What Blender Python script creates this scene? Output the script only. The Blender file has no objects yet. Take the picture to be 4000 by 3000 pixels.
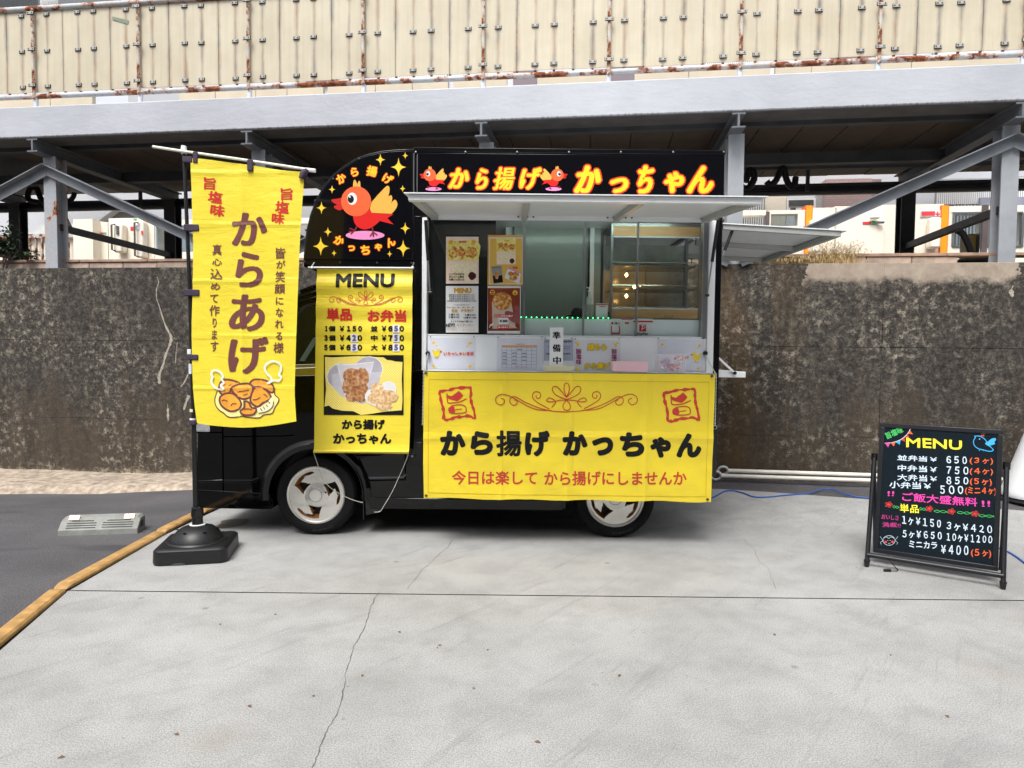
import bpy, bmesh, math, random
from mathutils import Vector, Matrix, noise
from mathutils.geometry import tessellate_polygon
random.seed(7)
SC = bpy.context.scene
COL = SC.collection
R = math.radians
# ------------------------------------------------------------------ camera
FPX = 2667.0                     # focal length in photo pixels (24 mm equivalent)
CAM = Vector((0, 0, 1.26))
PITCH, ROLL = R(2.7), 0.0105
f0 = Vector((0, math.cos(PITCH), -math.sin(PITCH)))
r0 = Vector((1, 0, 0)); u0 = r0.cross(f0)
cr = (r0 * math.cos(ROLL) + u0 * math.sin(ROLL)).normalized()
cu = cr.cross(f0).normalized()
cam = bpy.data.cameras.new('camera'); camo = bpy.data.objects.new('camera', cam); COL.objects.link(camo)
cam.sensor_width = 36; cam.lens = 36 * FPX / 4000; cam.clip_end = 500; cam.clip_start = .05
mw = Matrix((cr, cu, -f0)).transposed().to_4x4(); mw.translation = CAM
camo.matrix_world = mw
SC.camera = camo
# ------------------------------------------------------------------ world, sun, exposure
world = bpy.data.worlds.new('World'); SC.world = world; world.use_nodes = True
wn = world.node_tree
for n in list(wn.nodes): wn.nodes.remove(n)
sky = wn.nodes.new('ShaderNodeTexSky'); sky.sky_type = 'NISHITA'; sky.sun_disc = False
SUN_EL, SUN_AZ = R(58), R(200)   # azimuth clockwise from +Y
sky.sun_elevation = SUN_EL; sky.sun_rotation = SUN_AZ
sky.air_density = 1.0; sky.dust_density = 4.0; sky.ozone_density = 1.0
hs = wn.nodes.new('ShaderNodeHueSaturation'); hs.inputs['Saturation'].default_value = .24
bg = wn.nodes.new('ShaderNodeBackground'); bg.inputs[1].default_value = .12
wo = wn.nodes.new('ShaderNodeOutputWorld')
wn.links.new(sky.outputs[0], hs.inputs['Color']); wn.links.new(hs.outputs[0], bg.inputs[0]); wn.links.new(bg.outputs[0], wo.inputs[0])
sl = bpy.data.lights.new('sun', 'SUN'); sl.energy = 1.5; sl.angle = R(26); sl.color = (1, .97, .92)
so = bpy.data.objects.new('sun', sl); COL.objects.link(so)
sd = Vector((math.sin(SUN_AZ) * math.cos(SUN_EL), math.cos(SUN_AZ) * math.cos(SUN_EL), math.sin(SUN_EL)))
so.rotation_euler = sd.to_track_quat('Z', 'Y').to_euler(); so.location = (0, -3, 20)
vs = SC.view_settings; vs.view_transform = 'Standard'; vs.look = 'None'; vs.gamma = 1; vs.exposure = .95; vs.use_curve_mapping = False
SC.cycles.max_bounces = 8; SC.cycles.transparent_max_bounces = 16
SC.cycles.sample_clamp_indirect = 6
try: SC.cycles.use_denoising = True
except Exception: pass

# ------------------------------------------------------------------ surveying helpers
def ray(px, py):
    return (cr * ((px - 2000) / FPX) - cu * ((py - 1500) / FPX) + f0)
def onY(px, py, Y=4.6):
    d = ray(px, py); return CAM + d * (Y / d.y)
def onZ(px, py, Z=0.0):
    d = ray(px, py); return CAM + d * ((Z - CAM.z) / d.z)
def onplane(px, py, P, N):
    d = ray(px, py); return CAM + d * ((P - CAM).dot(N) / d.dot(N))
WD, WT = 6.8, .13                # wall line  Y = WD - WT * X
WA = -math.atan(WT)
WDIR = Vector((math.cos(WA), math.sin(WA), 0)); WN = Vector((-math.sin(WA), math.cos(WA), 0))
WO = Vector((0, WD, 0))
def wl(px, py, d=0.0):           # photo point -> (along, up) on the plane parallel to the wall, d behind it
    p = onplane(px, py, WO + WN * d, WN) - WO
    return p.dot(WDIR), p.z
def gz(x, y):                    # lie of the ground
    a = -.15 if x < -4 else (-.15 * (-1.5 - x) / 2.5 if x < -1.5 else (0 if x < .5 else min(.08, .08 * (x - .5) / 1.5)))
    t = (y - 4.9) / 1.8; t = max(0, min(1, t)); t = t * t * (3 - 2 * t)
    return a * t

# ------------------------------------------------------------------ materials
def lin(c):
    out = []
    for v in c[:3]:
        v = v / 255.0
        out.append(v / 12.92 if v <= .04045 else ((v + .055) / 1.055) ** 2.4)
    return (*out, 1)
class NT:
    def __init__(s, name):
        s.m = bpy.data.materials.new(name); s.m.use_nodes = True; s.t = s.m.node_tree
        s.p = s.t.nodes['Principled BSDF']; s.tc = None
    def n(s, ty, **kw):
        nd = s.t.nodes.new('ShaderNode' + ty)
        for k, v in kw.items():
            if k.startswith('_'): setattr(nd, k[1:], v)
            else:
                key = k.replace('__', ' ')
                if isinstance(v, bpy.types.NodeSocket): s.t.links.new(v, nd.inputs[key])
                else: nd.inputs[key].default_value = v
        return nd
    def link(s, a, b): s.t.links.new(a, b)
    def co(s, scale=(1, 1, 1), kind='Object', loc=(0, 0, 0), rot=(0, 0, 0)):
        if kind == 'World': src = s.n('NewGeometry').outputs['Position']
        else: src = s.n('TexCoord').outputs[kind]
        mp = s.n('Mapping', Vector=src); mp.inputs['Scale'].default_value = scale; mp.inputs['Location'].default_value = loc
        mp.inputs['Rotation'].default_value = rot
        return mp.outputs[0]
    def co_dir(s, ang, along, across, loc=(0, 0, 0)):
        mp = s.n('Mapping', _vector_type='TEXTURE', Vector=s.n('NewGeometry').outputs['Position']); mp.inputs['Scale'].default_value = (along, across, 1); mp.inputs['Rotation'].default_value = (0, 0, ang); mp.inputs['Location'].default_value = loc
        return mp.outputs[0]
    def noise(s, vec, scale, detail=4, rough=.55, dist=0):
        return s.n('TexNoise', Vector=vec, Scale=scale, Detail=detail, Roughness=rough, Distortion=dist).outputs['Fac']
    def ramp(s, fac, stops):
        r = s.n('ValToRGB', Fac=fac); e = r.color_ramp.elements
        while len(e) < len(stops): e.new(.5)
        for el, (p, c) in zip(e, stops):
            el.position = p; el.color = c if isinstance(c, tuple) else (c, c, c, 1)
        return r.outputs[0]
    def mix(s, fac, a, b, mode='MIX'):
        m = s.n('Mix', _data_type='RGBA', _blend_type=mode)
        for i, v in ((0, fac), (6, a), (7, b)):
            if isinstance(v, bpy.types.NodeSocket): s.link(v, m.inputs[i])
            else: m.inputs[i].default_value = v
        return m.outputs[2]
    def math(s, op, a, b=0.0, c=None, clamp=False):
        m = s.n('Math', _operation=op, _use_clamp=clamp)
        for i, v in enumerate((a, b) if c is None else (a, b, c)):
            if isinstance(v, bpy.types.NodeSocket): s.link(v, m.inputs[i])
            else: m.inputs[i].default_value = v
        return m.outputs[0]
    def xyz(s, vec): return s.n('SeparateXYZ', Vector=vec).outputs
    def bump(s, h, strength=.3, dist=.01):
        b = s.n('Bump', Height=h, Strength=strength, Distance=dist); s.link(b.outputs[0], s.p.inputs['Normal'])
    def base(s, c): 
        if isinstance(c, bpy.types.NodeSocket): s.link(c, s.p.inputs['Base Color'])
        else: s.p.inputs['Base Color'].default_value = c
MATS = {}
def mat(name, rgb, rough=.6, metal=0, var=.08, vscale=6, bump=0, bscale=80, coat=0, spec=None, bdist=.002, emit=0, stretch=(1, 1, 1)):
    if name in MATS: return MATS[name]
    t = NT(name); c = lin(rgb)
    t.p.inputs['Roughness'].default_value = rough; t.p.inputs['Metallic'].default_value = metal
    if coat: t.p.inputs['Coat Weight'].default_value = coat; t.p.inputs['Coat Roughness'].default_value = .03
    if spec is not None: t.p.inputs['Specular IOR Level'].default_value = spec
    if var or bump: co = t.co(stretch)
    if var:
        nz = t.noise(co, vscale, 5, .6)
        lo = tuple(max(0, v * (1 - var * 1.6)) for v in c[:3]) + (1,); hi = tuple(min(1, v * (1 + var * 1.2)) for v in c[:3]) + (1,)
        t.base(t.ramp(nz, [(.3, lo), (.7, hi)]))
        t.link(t.math('MULTIPLY_ADD', nz, rough * .25, rough * .87), t.p.inputs['Roughness'])
    else: t.base(c)
    if bump: t.bump(t.noise(co, bscale, 3), bump, bdist)
    if emit:
        t.p.inputs['Emission Color'].default_value = c; t.p.inputs['Emission Strength'].default_value = emit
    MATS[name] = t.m; return t.m

def m_pad():
    t = NT('pad_concrete'); co = t.co(kind='World')
    big = t.noise(co, .9, 4, .6); mid = t.noise(co, 5, 6, .65); fine = t.noise(co, 170, 2, .6); f2 = t.noise(co, 420, 1, .5)
    c = t.ramp(big, [(.3, lin((146, 146, 144))), (.5, lin((159, 159, 158))), (.72, lin((170, 170, 169)))])
    c = t.mix(.8, c, t.ramp(mid, [(.3, .8), (.55, 1.0), (.8, 1.06)]), 'MULTIPLY')
    c = t.mix(.75, c, t.ramp(fine, [(.34, .6), (.5, 1.0), (.64, 1.22)]), 'MULTIPLY')
    c = t.mix(.5, c, t.ramp(f2, [(.36, .3), (.5, 1.0), (.64, 1.4)]), 'MULTIPLY')
    # sweeping grey scuffs and a few tyre smears
    sw = t.noise(t.co_dir(R(38), 2.6, .5), 2.0, 7, .72, 1.2)
    c = t.mix(t.ramp(sw, [(.54, 0.0), (.76, .34)]), c, lin((112, 112, 115)))
    sm = t.noise(t.co_dir(R(52), 3.2, .22, (3, 1, 0)), 2.4, 6, .75, .6)
    c = t.mix(t.ramp(sm, [(.58, 0.0), (.74, .42)]), c, lin((96, 96, 101)))
    # small rust-brown spots
    v = t.n('TexVoronoi', Vector=co, Scale=2.3).outputs['Distance']
    c = t.mix(t.math('MULTIPLY', t.ramp(v, [(.02, 1.0), (.05, 0.0)]), .6), c, lin((110, 92, 78)))
    v3 = t.n('TexVoronoi', Vector=co, Scale=9).outputs['Distance']
    c = t.mix(t.math('MULTIPLY', t.ramp(v3, [(.03, 1.0), (.06, 0.0)]), .5), c, lin((90, 88, 84)))
    v2 = t.noise(co, 1.7, 3, .5)
    c = t.mix(t.math('MULTIPLY', t.ramp(v2, [(.6, 0.0), (.75, 1.0)]), .25), c, lin((146, 134, 116)))
    t.base(c); t.p.inputs['Roughness'].default_value = .82
    t.bump(t.math('ADD', t.math('MULTIPLY', f2, .5), t.math('MULTIPLY', mid, 1.2)), .15, .002)
    return t.m
def m_asphalt():
    t = NT('asphalt'); co = t.co(kind='World')
    v = t.n('TexVoronoi', Vector=co, Scale=190).outputs['Distance']; b = t.noise(co, 1.4, 5, .6); f = t.noise(co, 130, 3, .8)
    c = t.ramp(b, [(.3, lin((76, 74, 77))), (.7, lin((96, 94, 97)))])
    c = t.mix(.8, c, t.ramp(f, [(.38, .5), (.52, 1.0), (.66, 1.9)]), 'MULTIPLY')
    s2 = t.noise(t.co((.3, 1.5, 1), 'World', loc=(3, 1, 0)), 2.5, 3)
    c = t.mix(t.ramp(s2, [(.6, 0.0), (.72, .6)]), c, lin((46, 46, 50)))
    t.base(c); t.p.inputs['Roughness'].default_value = .85
    t.bump(t.math('ADD', v, f), .8, .004); return t.m
def m_wall():
    t = NT('weathered_wall'); co = t.co(); X = t.xyz(t.co())
    sp = t.noise(co, 16, 9, .86, .4); sp2 = t.noise(co, 90, 4, .8); mid = t.noise(co, 5, 6, .75); big = t.noise(co, 1.1, 4, .6)
    c = t.ramp(sp, [(.33, lin((22, 20, 18))), (.46, lin((48, 44, 40))), (.56, lin((84, 79, 72))), (.68, lin((140, 132, 120)))])
    c = t.mix(.8, c, t.ramp(sp2, [(.35, .5), (.52, 1.0), (.68, 1.7)]), 'MULTIPLY')
    c = t.mix(.9, c, t.ramp(mid, [(.3, .68), (.6, 1.1)]), 'MULTIPLY')
    # brown algae: towards the foot and in streaks
    st = t.noise(t.co((2.2, 1, .45)), 1.6, 5, .65)
    h = t.math('SUBTRACT', 1.0, t.math('MULTIPLY', X[2], .85))
    bf = t.math('ADD', t.math('MULTIPLY', h, .5), st)
    k = t.math('MULTIPLY', t.ramp(bf, [(.60, 0.0), (.80, .8)]), t.ramp(mid, [(.28, .35), (.55, 1.0)]))
    c = t.mix(k, c, t.mix(.6, lin((60, 50, 40)), t.ramp(sp2, [(.35, lin((28, 24, 20))), (.7, lin((112, 98, 80)))])))
    # orange-ochre algae streaks, strongest right of the truck
    oc = t.noise(t.co((1.2, 1, .3), loc=(4, 0, 0)), 1.4, 4, .6)
    near = t.ramp(t.math('ABSOLUTE', t.math('SUBTRACT', X[0], 2.15)), [(.0, 1.0), (.7, 0.0)])
    c = t.mix(t.math('MULTIPLY', t.math('MULTIPLY', t.ramp(oc, [(.45, 0.0), (.62, 1.0)]), .5), near), c, lin((122, 92, 46)))
    # pale lichen flecks
    lc = t.noise(co, 13, 7, .8); lm = t.noise(t.co((1, 1, 1), loc=(7, 2, 1)), 1.3, 3)
    c = t.mix(t.math('MULTIPLY', t.ramp(lc, [(.52, 0.0), (.62, 1.0)]), t.ramp(lm, [(.42, 0.0), (.6, .75)])), c, lin((176, 166, 150)))
    vs_ = t.noise(t.co((1.6, 1, .22), loc=(2, 0, 5)), 2.2, 5, .65); c = t.mix(.65, c, t.ramp(vs_, [(.34, .5), (.52, 1.0), (.7, 1.25)]), 'MULTIPLY')
    # pale crust at the foot (ragged), pale clean cap strip right of the truck
    ft = t.math('ADD', X[2], t.math('MULTIPLY', t.noise(t.co((1, 1, 1)), 5, 5, .7), -.30))
    ft = t.math('ADD', ft, t.math('MULTIPLY', X[0], -.018))
    crust = t.math('MULTIPLY', t.ramp(t.math('ADD', ft, .22), [(.0, 1.0), (.1, 0.0)]), t.ramp(t.noise(co, 19, 6, .8), [(.44, 0.0), (.53, 1.0)]))
    c = t.mix(t.math('MULTIPLY', crust, .9), c, lin((196, 184, 160)))
    cz = t.math('ADD', X[2], t.math('MULTIPLY', t.noise(co, 3, 5, .65), .34))
    capz = t.ramp(cz, [(2.075 / 2.4, 0.0), (2.15 / 2.4, 1.0)])
    cz2 = t.math('DIVIDE', cz, 2.4); capz = t.ramp(cz2, [(.872, 0.0), (.9, 1.0)])
    xm = t.math('MULTIPLY', t.ramp(t.math('ADD', X[0], t.math('MULTIPLY', mid, .6)), [(0.0, 0.0), (1.0, 1.0)]), 1)
    xr = t.math('MULTIPLY', t.math('GREATER_THAN', t.math('ADD', X[0], t.math('MULTIPLY', mid, .5)), 3.0), t.math('LESS_THAN', t.math('ADD', X[0], t.math('MULTIPLY', mid, .3)), 4.75))
    c = t.mix(t.math('MULTIPLY', t.math('MULTIPLY', capz, xr), .9), c, t.ramp(mid, [(.3, lin((150, 134, 118))), (.7, lin((186, 172, 156)))]))
    t.base(c); t.p.inputs['Roughness'].default_value = .9
    t.bump(t.math('ADD', sp, t.math('MULTIPLY', sp2, .6)), .8, .006); return t.m
def m_rust(name, rgb, amount=.5, sc=9):
    t = NT(name); co = t.co(); n1 = t.noise(co, sc, 6, .7); n2 = t.noise(co, sc * 5, 4, .7); n3 = t.noise(co, sc * .35, 2)
    s = t.math('ADD', n1, t.math('MULTIPLY', t.math('SUBTRACT', n3, .5), .6))
    k = t.ramp(s, [(amount, 0.0), (amount + .07, 1.0)])
    halo = t.ramp(s, [(amount - .08, 0.0), (amount + .02, .5)])
    white = t.ramp(n2, [(.3, lin(tuple(v * .9 for v in rgb))), (.7, lin(rgb))])
    rust = t.ramp(n2, [(.3, lin((58, 30, 20))), (.5, lin((118, 62, 34))), (.7, lin((172, 104, 62)))])
    c = t.mix(halo, white, lin((198, 150, 112))); c = t.mix(k, c, rust)
    t.base(c); t.link(t.ramp(k, [(0, .4), (1, .9)]), t.p.inputs['Roughness']); t.bump(t.math('ADD', k, n2), .5, .003); return t.m
def m_sheet(x0, pitch):
    t = NT('cream_sheet'); co = t.co(); X = t.xyz(co)
    fr = t.math('FRACT', t.math('DIVIDE', t.math('SUBTRACT', X[0], x0), pitch))
    u = t.math('DIVIDE', t.math('SUBTRACT', fr, .117), .1512)
    wob = t.math('MULTIPLY', t.math('SUBTRACT', t.noise(t.co((1, 1, 3)), 3, 3), .5), .06)
    d = t.math('ABSOLUTE', t.math('SUBTRACT', t.math('FRACT', t.math('ADD', t.math('ADD', u, wob), .5)), .5))
    vn = t.noise(t.co((3, 1, .8)), 2.6, 4, .6)
    wdt = t.ramp(vn, [(.3, .09), (.7, .26)])
    k = t.math('SUBTRACT', 1.0, t.math('DIVIDE', d, wdt), clamp=True)
    k = t.math('MULTIPLY', t.math('POWER', k, 1.4), t.ramp(vn, [(.3, .35), (.68, .9)]))
    base = t.ramp(t.noise(co, 2.2, 5, .6), [(.3, lin((193, 183, 160))), (.7, lin((208, 199, 177)))])
    base = t.mix(.5, base, t.ramp(t.noise(t.co((14, 1, .6)), 2, 4, .6), [(.3, .86), (.65, 1.03)]), 'MULTIPLY')
    stc = t.ramp(t.noise(t.co((2, 1, 2.2)), 1.7, 3), [(.42, lin((92, 90, 92))), (.6, lin((150, 116, 92)))])
    c = t.mix(k, base, stc)
    drp = t.noise(t.co((30, 1, 1.3)), 1.6, 5, .8)
    c = t.mix(t.math('MULTIPLY', t.ramp(drp, [(.62, 0.0), (.74, 1.0)]), .35), c, lin((140, 126, 100)))
    t.base(c); t.p.inputs['Roughness'].default_value = .5; t.bump(t.noise(co, 160, 2), .12, .002); return t.m
def m_fascia():
    t = NT('painted_fascia'); co = t.co()
    a = t.noise(co, 1.5, 5, .6); b = t.noise(t.co((1, 1, 4)), 3, 6, .7)
    c = t.ramp(a, [(.3, lin((172, 175, 183))), (.7, lin((186, 189, 197)))])
    c = t.mix(t.math('MULTIPLY', t.ramp(b, [(.62, 0.0), (.8, 1.0)]), .4), c, lin((150, 148, 146)))
    dr = t.noise(t.co((40, 1, 2)), 1.2, 4, .7); z = t.xyz(co)[2]
    low = t.ramp(t.math('SUBTRACT', z, 3.0), [(.505, .8), (.535, 0.0)])
    c = t.mix(t.math('MULTIPLY', t.ramp(dr, [(.5, 0.0), (.6, .9)]), low), c, lin((70, 64, 56)))
    t.base(c); t.p.inputs['Roughness'].default_value = .55
    t.bump(t.math('ADD', t.noise(t.co((1, 1, 2)), 4, 6, .65), t.math('MULTIPLY', t.noise(co, 60, 2), .1)), .5, .012); return t.m
def m_food(name, cols, scale=120, dots=False):
    t = NT(name); co = t.co(); v = t.n('TexVoronoi', Vector=co, Scale=scale, _feature='SMOOTH_F1').outputs['Distance']; n = t.noise(co, scale * .7, 5, .7)
    f = t.math('ADD', t.math('MULTIPLY', v, .5), t.math('MULTIPLY', n, .62))
    t.base(t.ramp(f, [(.25 + .5 * i / max(1, len(cols) - 1), lin(c)) for i, c in enumerate(cols)])); t.p.inputs['Roughness'].default_value = .4; return t.m
def m_dots(name, a, b, scale):
    t = NT(name); X = t.xyz(t.co((scale, scale, scale), rot=(0, R(45), 0)))
    sx = t.math('SUBTRACT', t.math('FRACT', X[0]), .5); sz = t.math('SUBTRACT', t.math('FRACT', X[2]), .5)
    d = t.math('ADD', t.math('MULTIPLY', sx, sx), t.math('MULTIPLY', sz, sz))
    t.base(t.mix(t.math('LESS_THAN', d, .07), lin(a), lin(b))); t.p.inputs['Roughness'].default_value = .45; return t.m
def m_glass(name, tint=(250, 253, 252), trans=.92):
    t = NT(name); tr = t.n('BsdfTransparent', Color=lin(tint)); gl = t.n('BsdfGlossy', Roughness=.02)
    fc = t.n('LayerWeight', Blend=.5).outputs['Facing']; f2 = t.math('MULTIPLY_ADD', t.math('POWER', fc, 4.0), .6, (1 - trans) * .35, clamp=True)
    mx = t.n('MixShader', Fac=f2); t.link(tr.outputs[0], mx.inputs[1]); t.link(gl.outputs[0], mx.inputs[2])
    out = [n for n in t.t.nodes if n.type == 'OUTPUT_MATERIAL'][0]; t.link(mx.outputs[0], out.inputs[0]); return t.m
def m_vinyl(name, rgb, crease=True, rough=.42, trans=.25):
    t = NT(name); co = t.co(); X = t.xyz(co)
    t.base(t.ramp(t.noise(co, 3, 3), [(.3, lin(tuple(v * .97 for v in rgb))), (.7, lin(rgb))]))
    t.p.inputs['Roughness'].default_value = rough
    t.p.inputs['Sheen Weight'].default_value = .1
    n1 = t.noise(t.co((1, 1, 2.6)), 7, 4, .55, .6)
    t.bump(t.math('ADD', n1, t.math('MULTIPLY', t.noise(co, 700, 1), .06)), .35, .012)
    return t.m

BLACK = mat('black_paint', (5, 5, 6), .05, 0, 0, spec=.36)
BLACKP = mat('black_panel', (12, 12, 15), .18, 0, .05, 3, spec=.5)
BLACKR = mat('black_plastic', (20, 21, 23), .45, 0, .1, 30, bump=.15, bscale=300)
RUBBER = mat('tyre_rubber', (14, 14, 15), .7, 0, .15, 40, spec=.2, bump=.1, bscale=200)
ALU = mat('alloy_face', (222, 220, 214), .3, .65, .05, 12)
GOLD = mat('bronze_paint', (150, 104, 58), .45, 0, .1, 20)
WPAINT = mat('white_panel', (236, 241, 245), .32, 0, .02, 4)
WALU = mat('white_aluminium', (226, 229, 231), .35, 0, .03, 10)
SALU = mat('silver_aluminium', (168, 170, 172), .32, .85, .05, 12)
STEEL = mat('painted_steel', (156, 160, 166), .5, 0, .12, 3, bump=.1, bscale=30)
STEELD = mat('shaded_dark_steel', (66, 68, 72), .6, 0, .2, 4, bump=.1, bscale=30)  # darker steel; the rear columns' shade is put into this colour
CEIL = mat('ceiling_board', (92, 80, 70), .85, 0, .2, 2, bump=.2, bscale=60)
GREENW = mat('interior_panel', (136, 146, 140), .18, 0, .04, 2)
WHITE = mat('print_white', (232, 234, 236), .4, 0, .02)
PAPER = mat('paper', (216, 220, 232), .5, 0, .03, 10)
INK = mat('print_black', (17, 17, 19), .5, 0, 0, spec=.25)
REDP = mat('print_red', (206, 44, 40), .4, 0, 0)
REDD = mat('print_seal_red', (186, 52, 44), .45, 0, .05, 30)
YELP = mat('print_yellow', (246, 206, 38), .4, 0, 0)
ORAP = mat('print_orange', (226, 84, 36), .4, 0, 0)
MAROON = mat('print_maroon', (112, 62, 58), .5, 0, 0)
PINKP = mat('print_pink', (232, 142, 196), .4, 0, 0)
WINGP = mat('print_wing', (238, 176, 74), .4, 0, 0)
BODYR = mat('print_body_red', (214, 20, 16), .4, 0, 0)
LEGR = mat('print_leg', (120, 28, 30), .4, 0, 0)
GOLDP = mat('print_gold', (206, 158, 44), .4, 0, 0)
PURP = mat('print_purple', (92, 84, 128), .5, 0, 0)
MAGP = mat('print_magenta', (150, 44, 96), .5, 0, 0)
YEL = m_vinyl('yellow_cloth', (236, 216, 60))
YELB = m_vinyl('yellow_vinyl', (228, 204, 48), rough=.38)
GLASS = m_glass('window_glass')
CASEG = m_glass('case_glass', (250, 252, 250), .93)

# ------------------------------------------------------------------ geometry helpers
WM = {}
class B:
    def __init__(s): s.v = []; s.f = []; s.mi = []; s.mats = []; s.cur = 0
    def mat(s, m):
        if m not in s.mats: s.mats.append(m)
        s.cur = s.mats.index(m); return s
    def add(s, vs, fs):
        o = len(s.v); s.v += [tuple(v) for v in vs]; s.f += [tuple(i + o for i in f) for f in fs]; s.mi += [s.cur] * len(fs); return s
    def box(s, x0, x1, y0, y1, z0, z1):
        return s.add([(x, y, z) for x in (x0, x1) for y in (y0, y1) for z in (z0, z1)],
                     [(0, 1, 3, 2), (4, 6, 7, 5), (0, 4, 5, 1), (2, 3, 7, 6), (0, 2, 6, 4), (1, 5, 7, 3)])
    def prism(s, pts, vec):      # closed outline (3-D points) swept along vec
        n = len(pts); a = [Vector(p) for p in pts]; b = [p + Vector(vec) for p in a]
        return s.add(a + b, [tuple(range(n))[::-1], tuple(range(n, 2 * n))] + [(i, (i + 1) % n, n + (i + 1) % n, n + i) for i in range(n)])
    def bar(s, p, q, w, h=None, up=(0, 0, 1)):
        p, q = Vector(p), Vector(q); h = h or w; d = (q - p).normalized(); u = Vector(up)
        if abs(d.dot(u)) > .98: u = Vector((0, 1, 0))
        sx = d.cross(u).normalized() * w / 2; sy = sx.cross(d).normalized() * h / 2
        return s.prism([p - sx - sy, p + sx - sy, p + sx + sy, p - sx + sy], q - p)
    def tube(s, pts, r, n=8, closed=False, cap=True):
        pts = [Vector(p) for p in pts]; rs = r if isinstance(r, (list, tuple)) else [r] * len(pts)
        o = len(s.v); m = len(pts); prev = None
        for i, p in enumerate(pts):
            a = pts[i - 1] if (i or closed) else p; b = pts[(i + 1) % m] if (i < m - 1 or closed) else p
            d = (b - a).normalized() if (b - a).length else Vector((0, 0, 1))
            if prev is None:
                x = d.orthogonal().normalized()
            else:
                x = (prev - d * prev.dot(d)); x = x.normalized() if x.length > 1e-6 else d.orthogonal().normalized()
            prev = x; y = d.cross(x)
            for k in range(n):
                t = 2 * math.pi * k / n; s.v.append(tuple(p + (x * math.cos(t) + y * math.sin(t)) * rs[i]))
        rng = m if closed else m - 1; fs = []
        for i in range(rng):
            j = (i + 1) % m
            for k in range(n): fs.append((o + i * n + k, o + i * n + (k + 1) % n, o + j * n + (k + 1) % n, o + j * n + k))
        if cap and not closed: fs += [tuple(o + k for k in range(n))[::-1], tuple(o + (m - 1) * n + k for k in range(n))]
        s.f += fs; s.mi += [s.cur] * len(fs); return s
    def lathe(s, prof, axis='z', c=(0, 0, 0), n=24, closed=False):
        o = len(s.v); c = Vector(c)
        for r, h in prof:
            for k in range(n):
                t = 2 * math.pi * k / n; a, b = r * math.cos(t), r * math.sin(t)
                s.v.append(tuple(c + (Vector((a, b, h)) if axis == 'z' else (Vector((a, h, b)) if axis == 'y' else Vector((h, a, b))))))
        fs = []; m = len(prof)
        for i in range(m if closed else m - 1):
            j = (i + 1) % m
            for k in range(n): fs.append((o + i * n + k, o + i * n + (k + 1) % n, o + j * n + (k + 1) % n, o + j * n + k))
        if not closed: fs += [tuple(o + k for k in range(n)), tuple(o + (m - 1) * n + k for k in range(n))]
        s.f += fs; s.mi += [s.cur] * len(fs); return s
    def build(s, name, parent=None, m=None, local=False, smooth=None, bevel=0, seg=2, label=None, stuff=False):
        me = bpy.data.meshes.new(name)
        vs = s.v
        if parent is not None and not local:
            inv = WM[parent.name].inverted(); vs = [inv @ Vector(v) for v in vs]
        me.from_pydata([tuple(v) for v in vs], [], s.f)
        if m is not None: me.materials.append(m)
        else:
            for x in s.mats: me.materials.append(x)
            me.polygons.foreach_set('material_index', s.mi)
        bm = bmesh.new(); bm.from_mesh(me); bmesh.ops.recalc_face_normals(bm, faces=bm.faces); bm.to_mesh(me); bm.free()
        if smooth:
            me.polygons.foreach_set('use_smooth', [True] * len(me.polygons)); me.set_sharp_from_angle(angle=R(smooth))
        o = bpy.data.objects.new(name, me); COL.objects.link(o)
        if parent is not None: o.parent = parent; WM[o.name] = WM[parent.name].copy()
        else: WM[o.name] = Matrix.Identity(4)
        if bevel:
            md = o.modifiers.new('bevel', 'BEVEL'); md.width = bevel; md.segments = seg; md.limit_method = 'ANGLE'; md.angle_limit = R(40)
            if not smooth:
                me.polygons.foreach_set('use_smooth', [True] * len(me.polygons)); me.set_sharp_from_angle(angle=R(35))
        if label: o['label'] = label
        if stuff: o['kind'] = 'stuff'
        return o
def thing(name, label, cat, loc=(0, 0, 0), rz=0, group=None):
    o = bpy.data.objects.new(name, None); COL.objects.link(o); o.location = loc; o.rotation_euler = (0, 0, rz); o.empty_display_size = .1
    o['label'] = label; o['category'] = cat
    if group: o['group'] = group
    WM[o.name] = Matrix.Translation(loc) @ Matrix.Rotation(rz, 4, 'Z'); return o
def tag(o, label, cat, group=None):
    o['label'] = label; o['category'] = cat
    if group: o['group'] = group
    return o
def struct(o): o['kind'] = 'structure'; return o
def copy_part(src, parent, loc):
    c = src.copy(); COL.objects.link(c); c.parent = parent; c.location = loc; WM[c.name] = WM[parent.name].copy(); return c
def spline(pts, k=6):
    pts = [Vector(p) for p in pts]; out = []
    for i in range(len(pts) - 1):
        p0 = pts[max(0, i - 1)]; p1 = pts[i]; p2 = pts[i + 1]; p3 = pts[min(len(pts) - 1, i + 2)]
        for j in range(k):
            t = j / k
            out.append(.5 * ((2 * p1) + (p2 - p0) * t + (2 * p0 - 5 * p1 + 4 * p2 - p3) * t * t + (3 * p1 - p0 - 3 * p2 + p3) * t ** 3))
    out.append(pts[-1]); return out
def sp2(pts, k=6): return [(p.x, p.y) for p in spline([(x, y, 0) for x, y in pts], k)]
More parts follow.
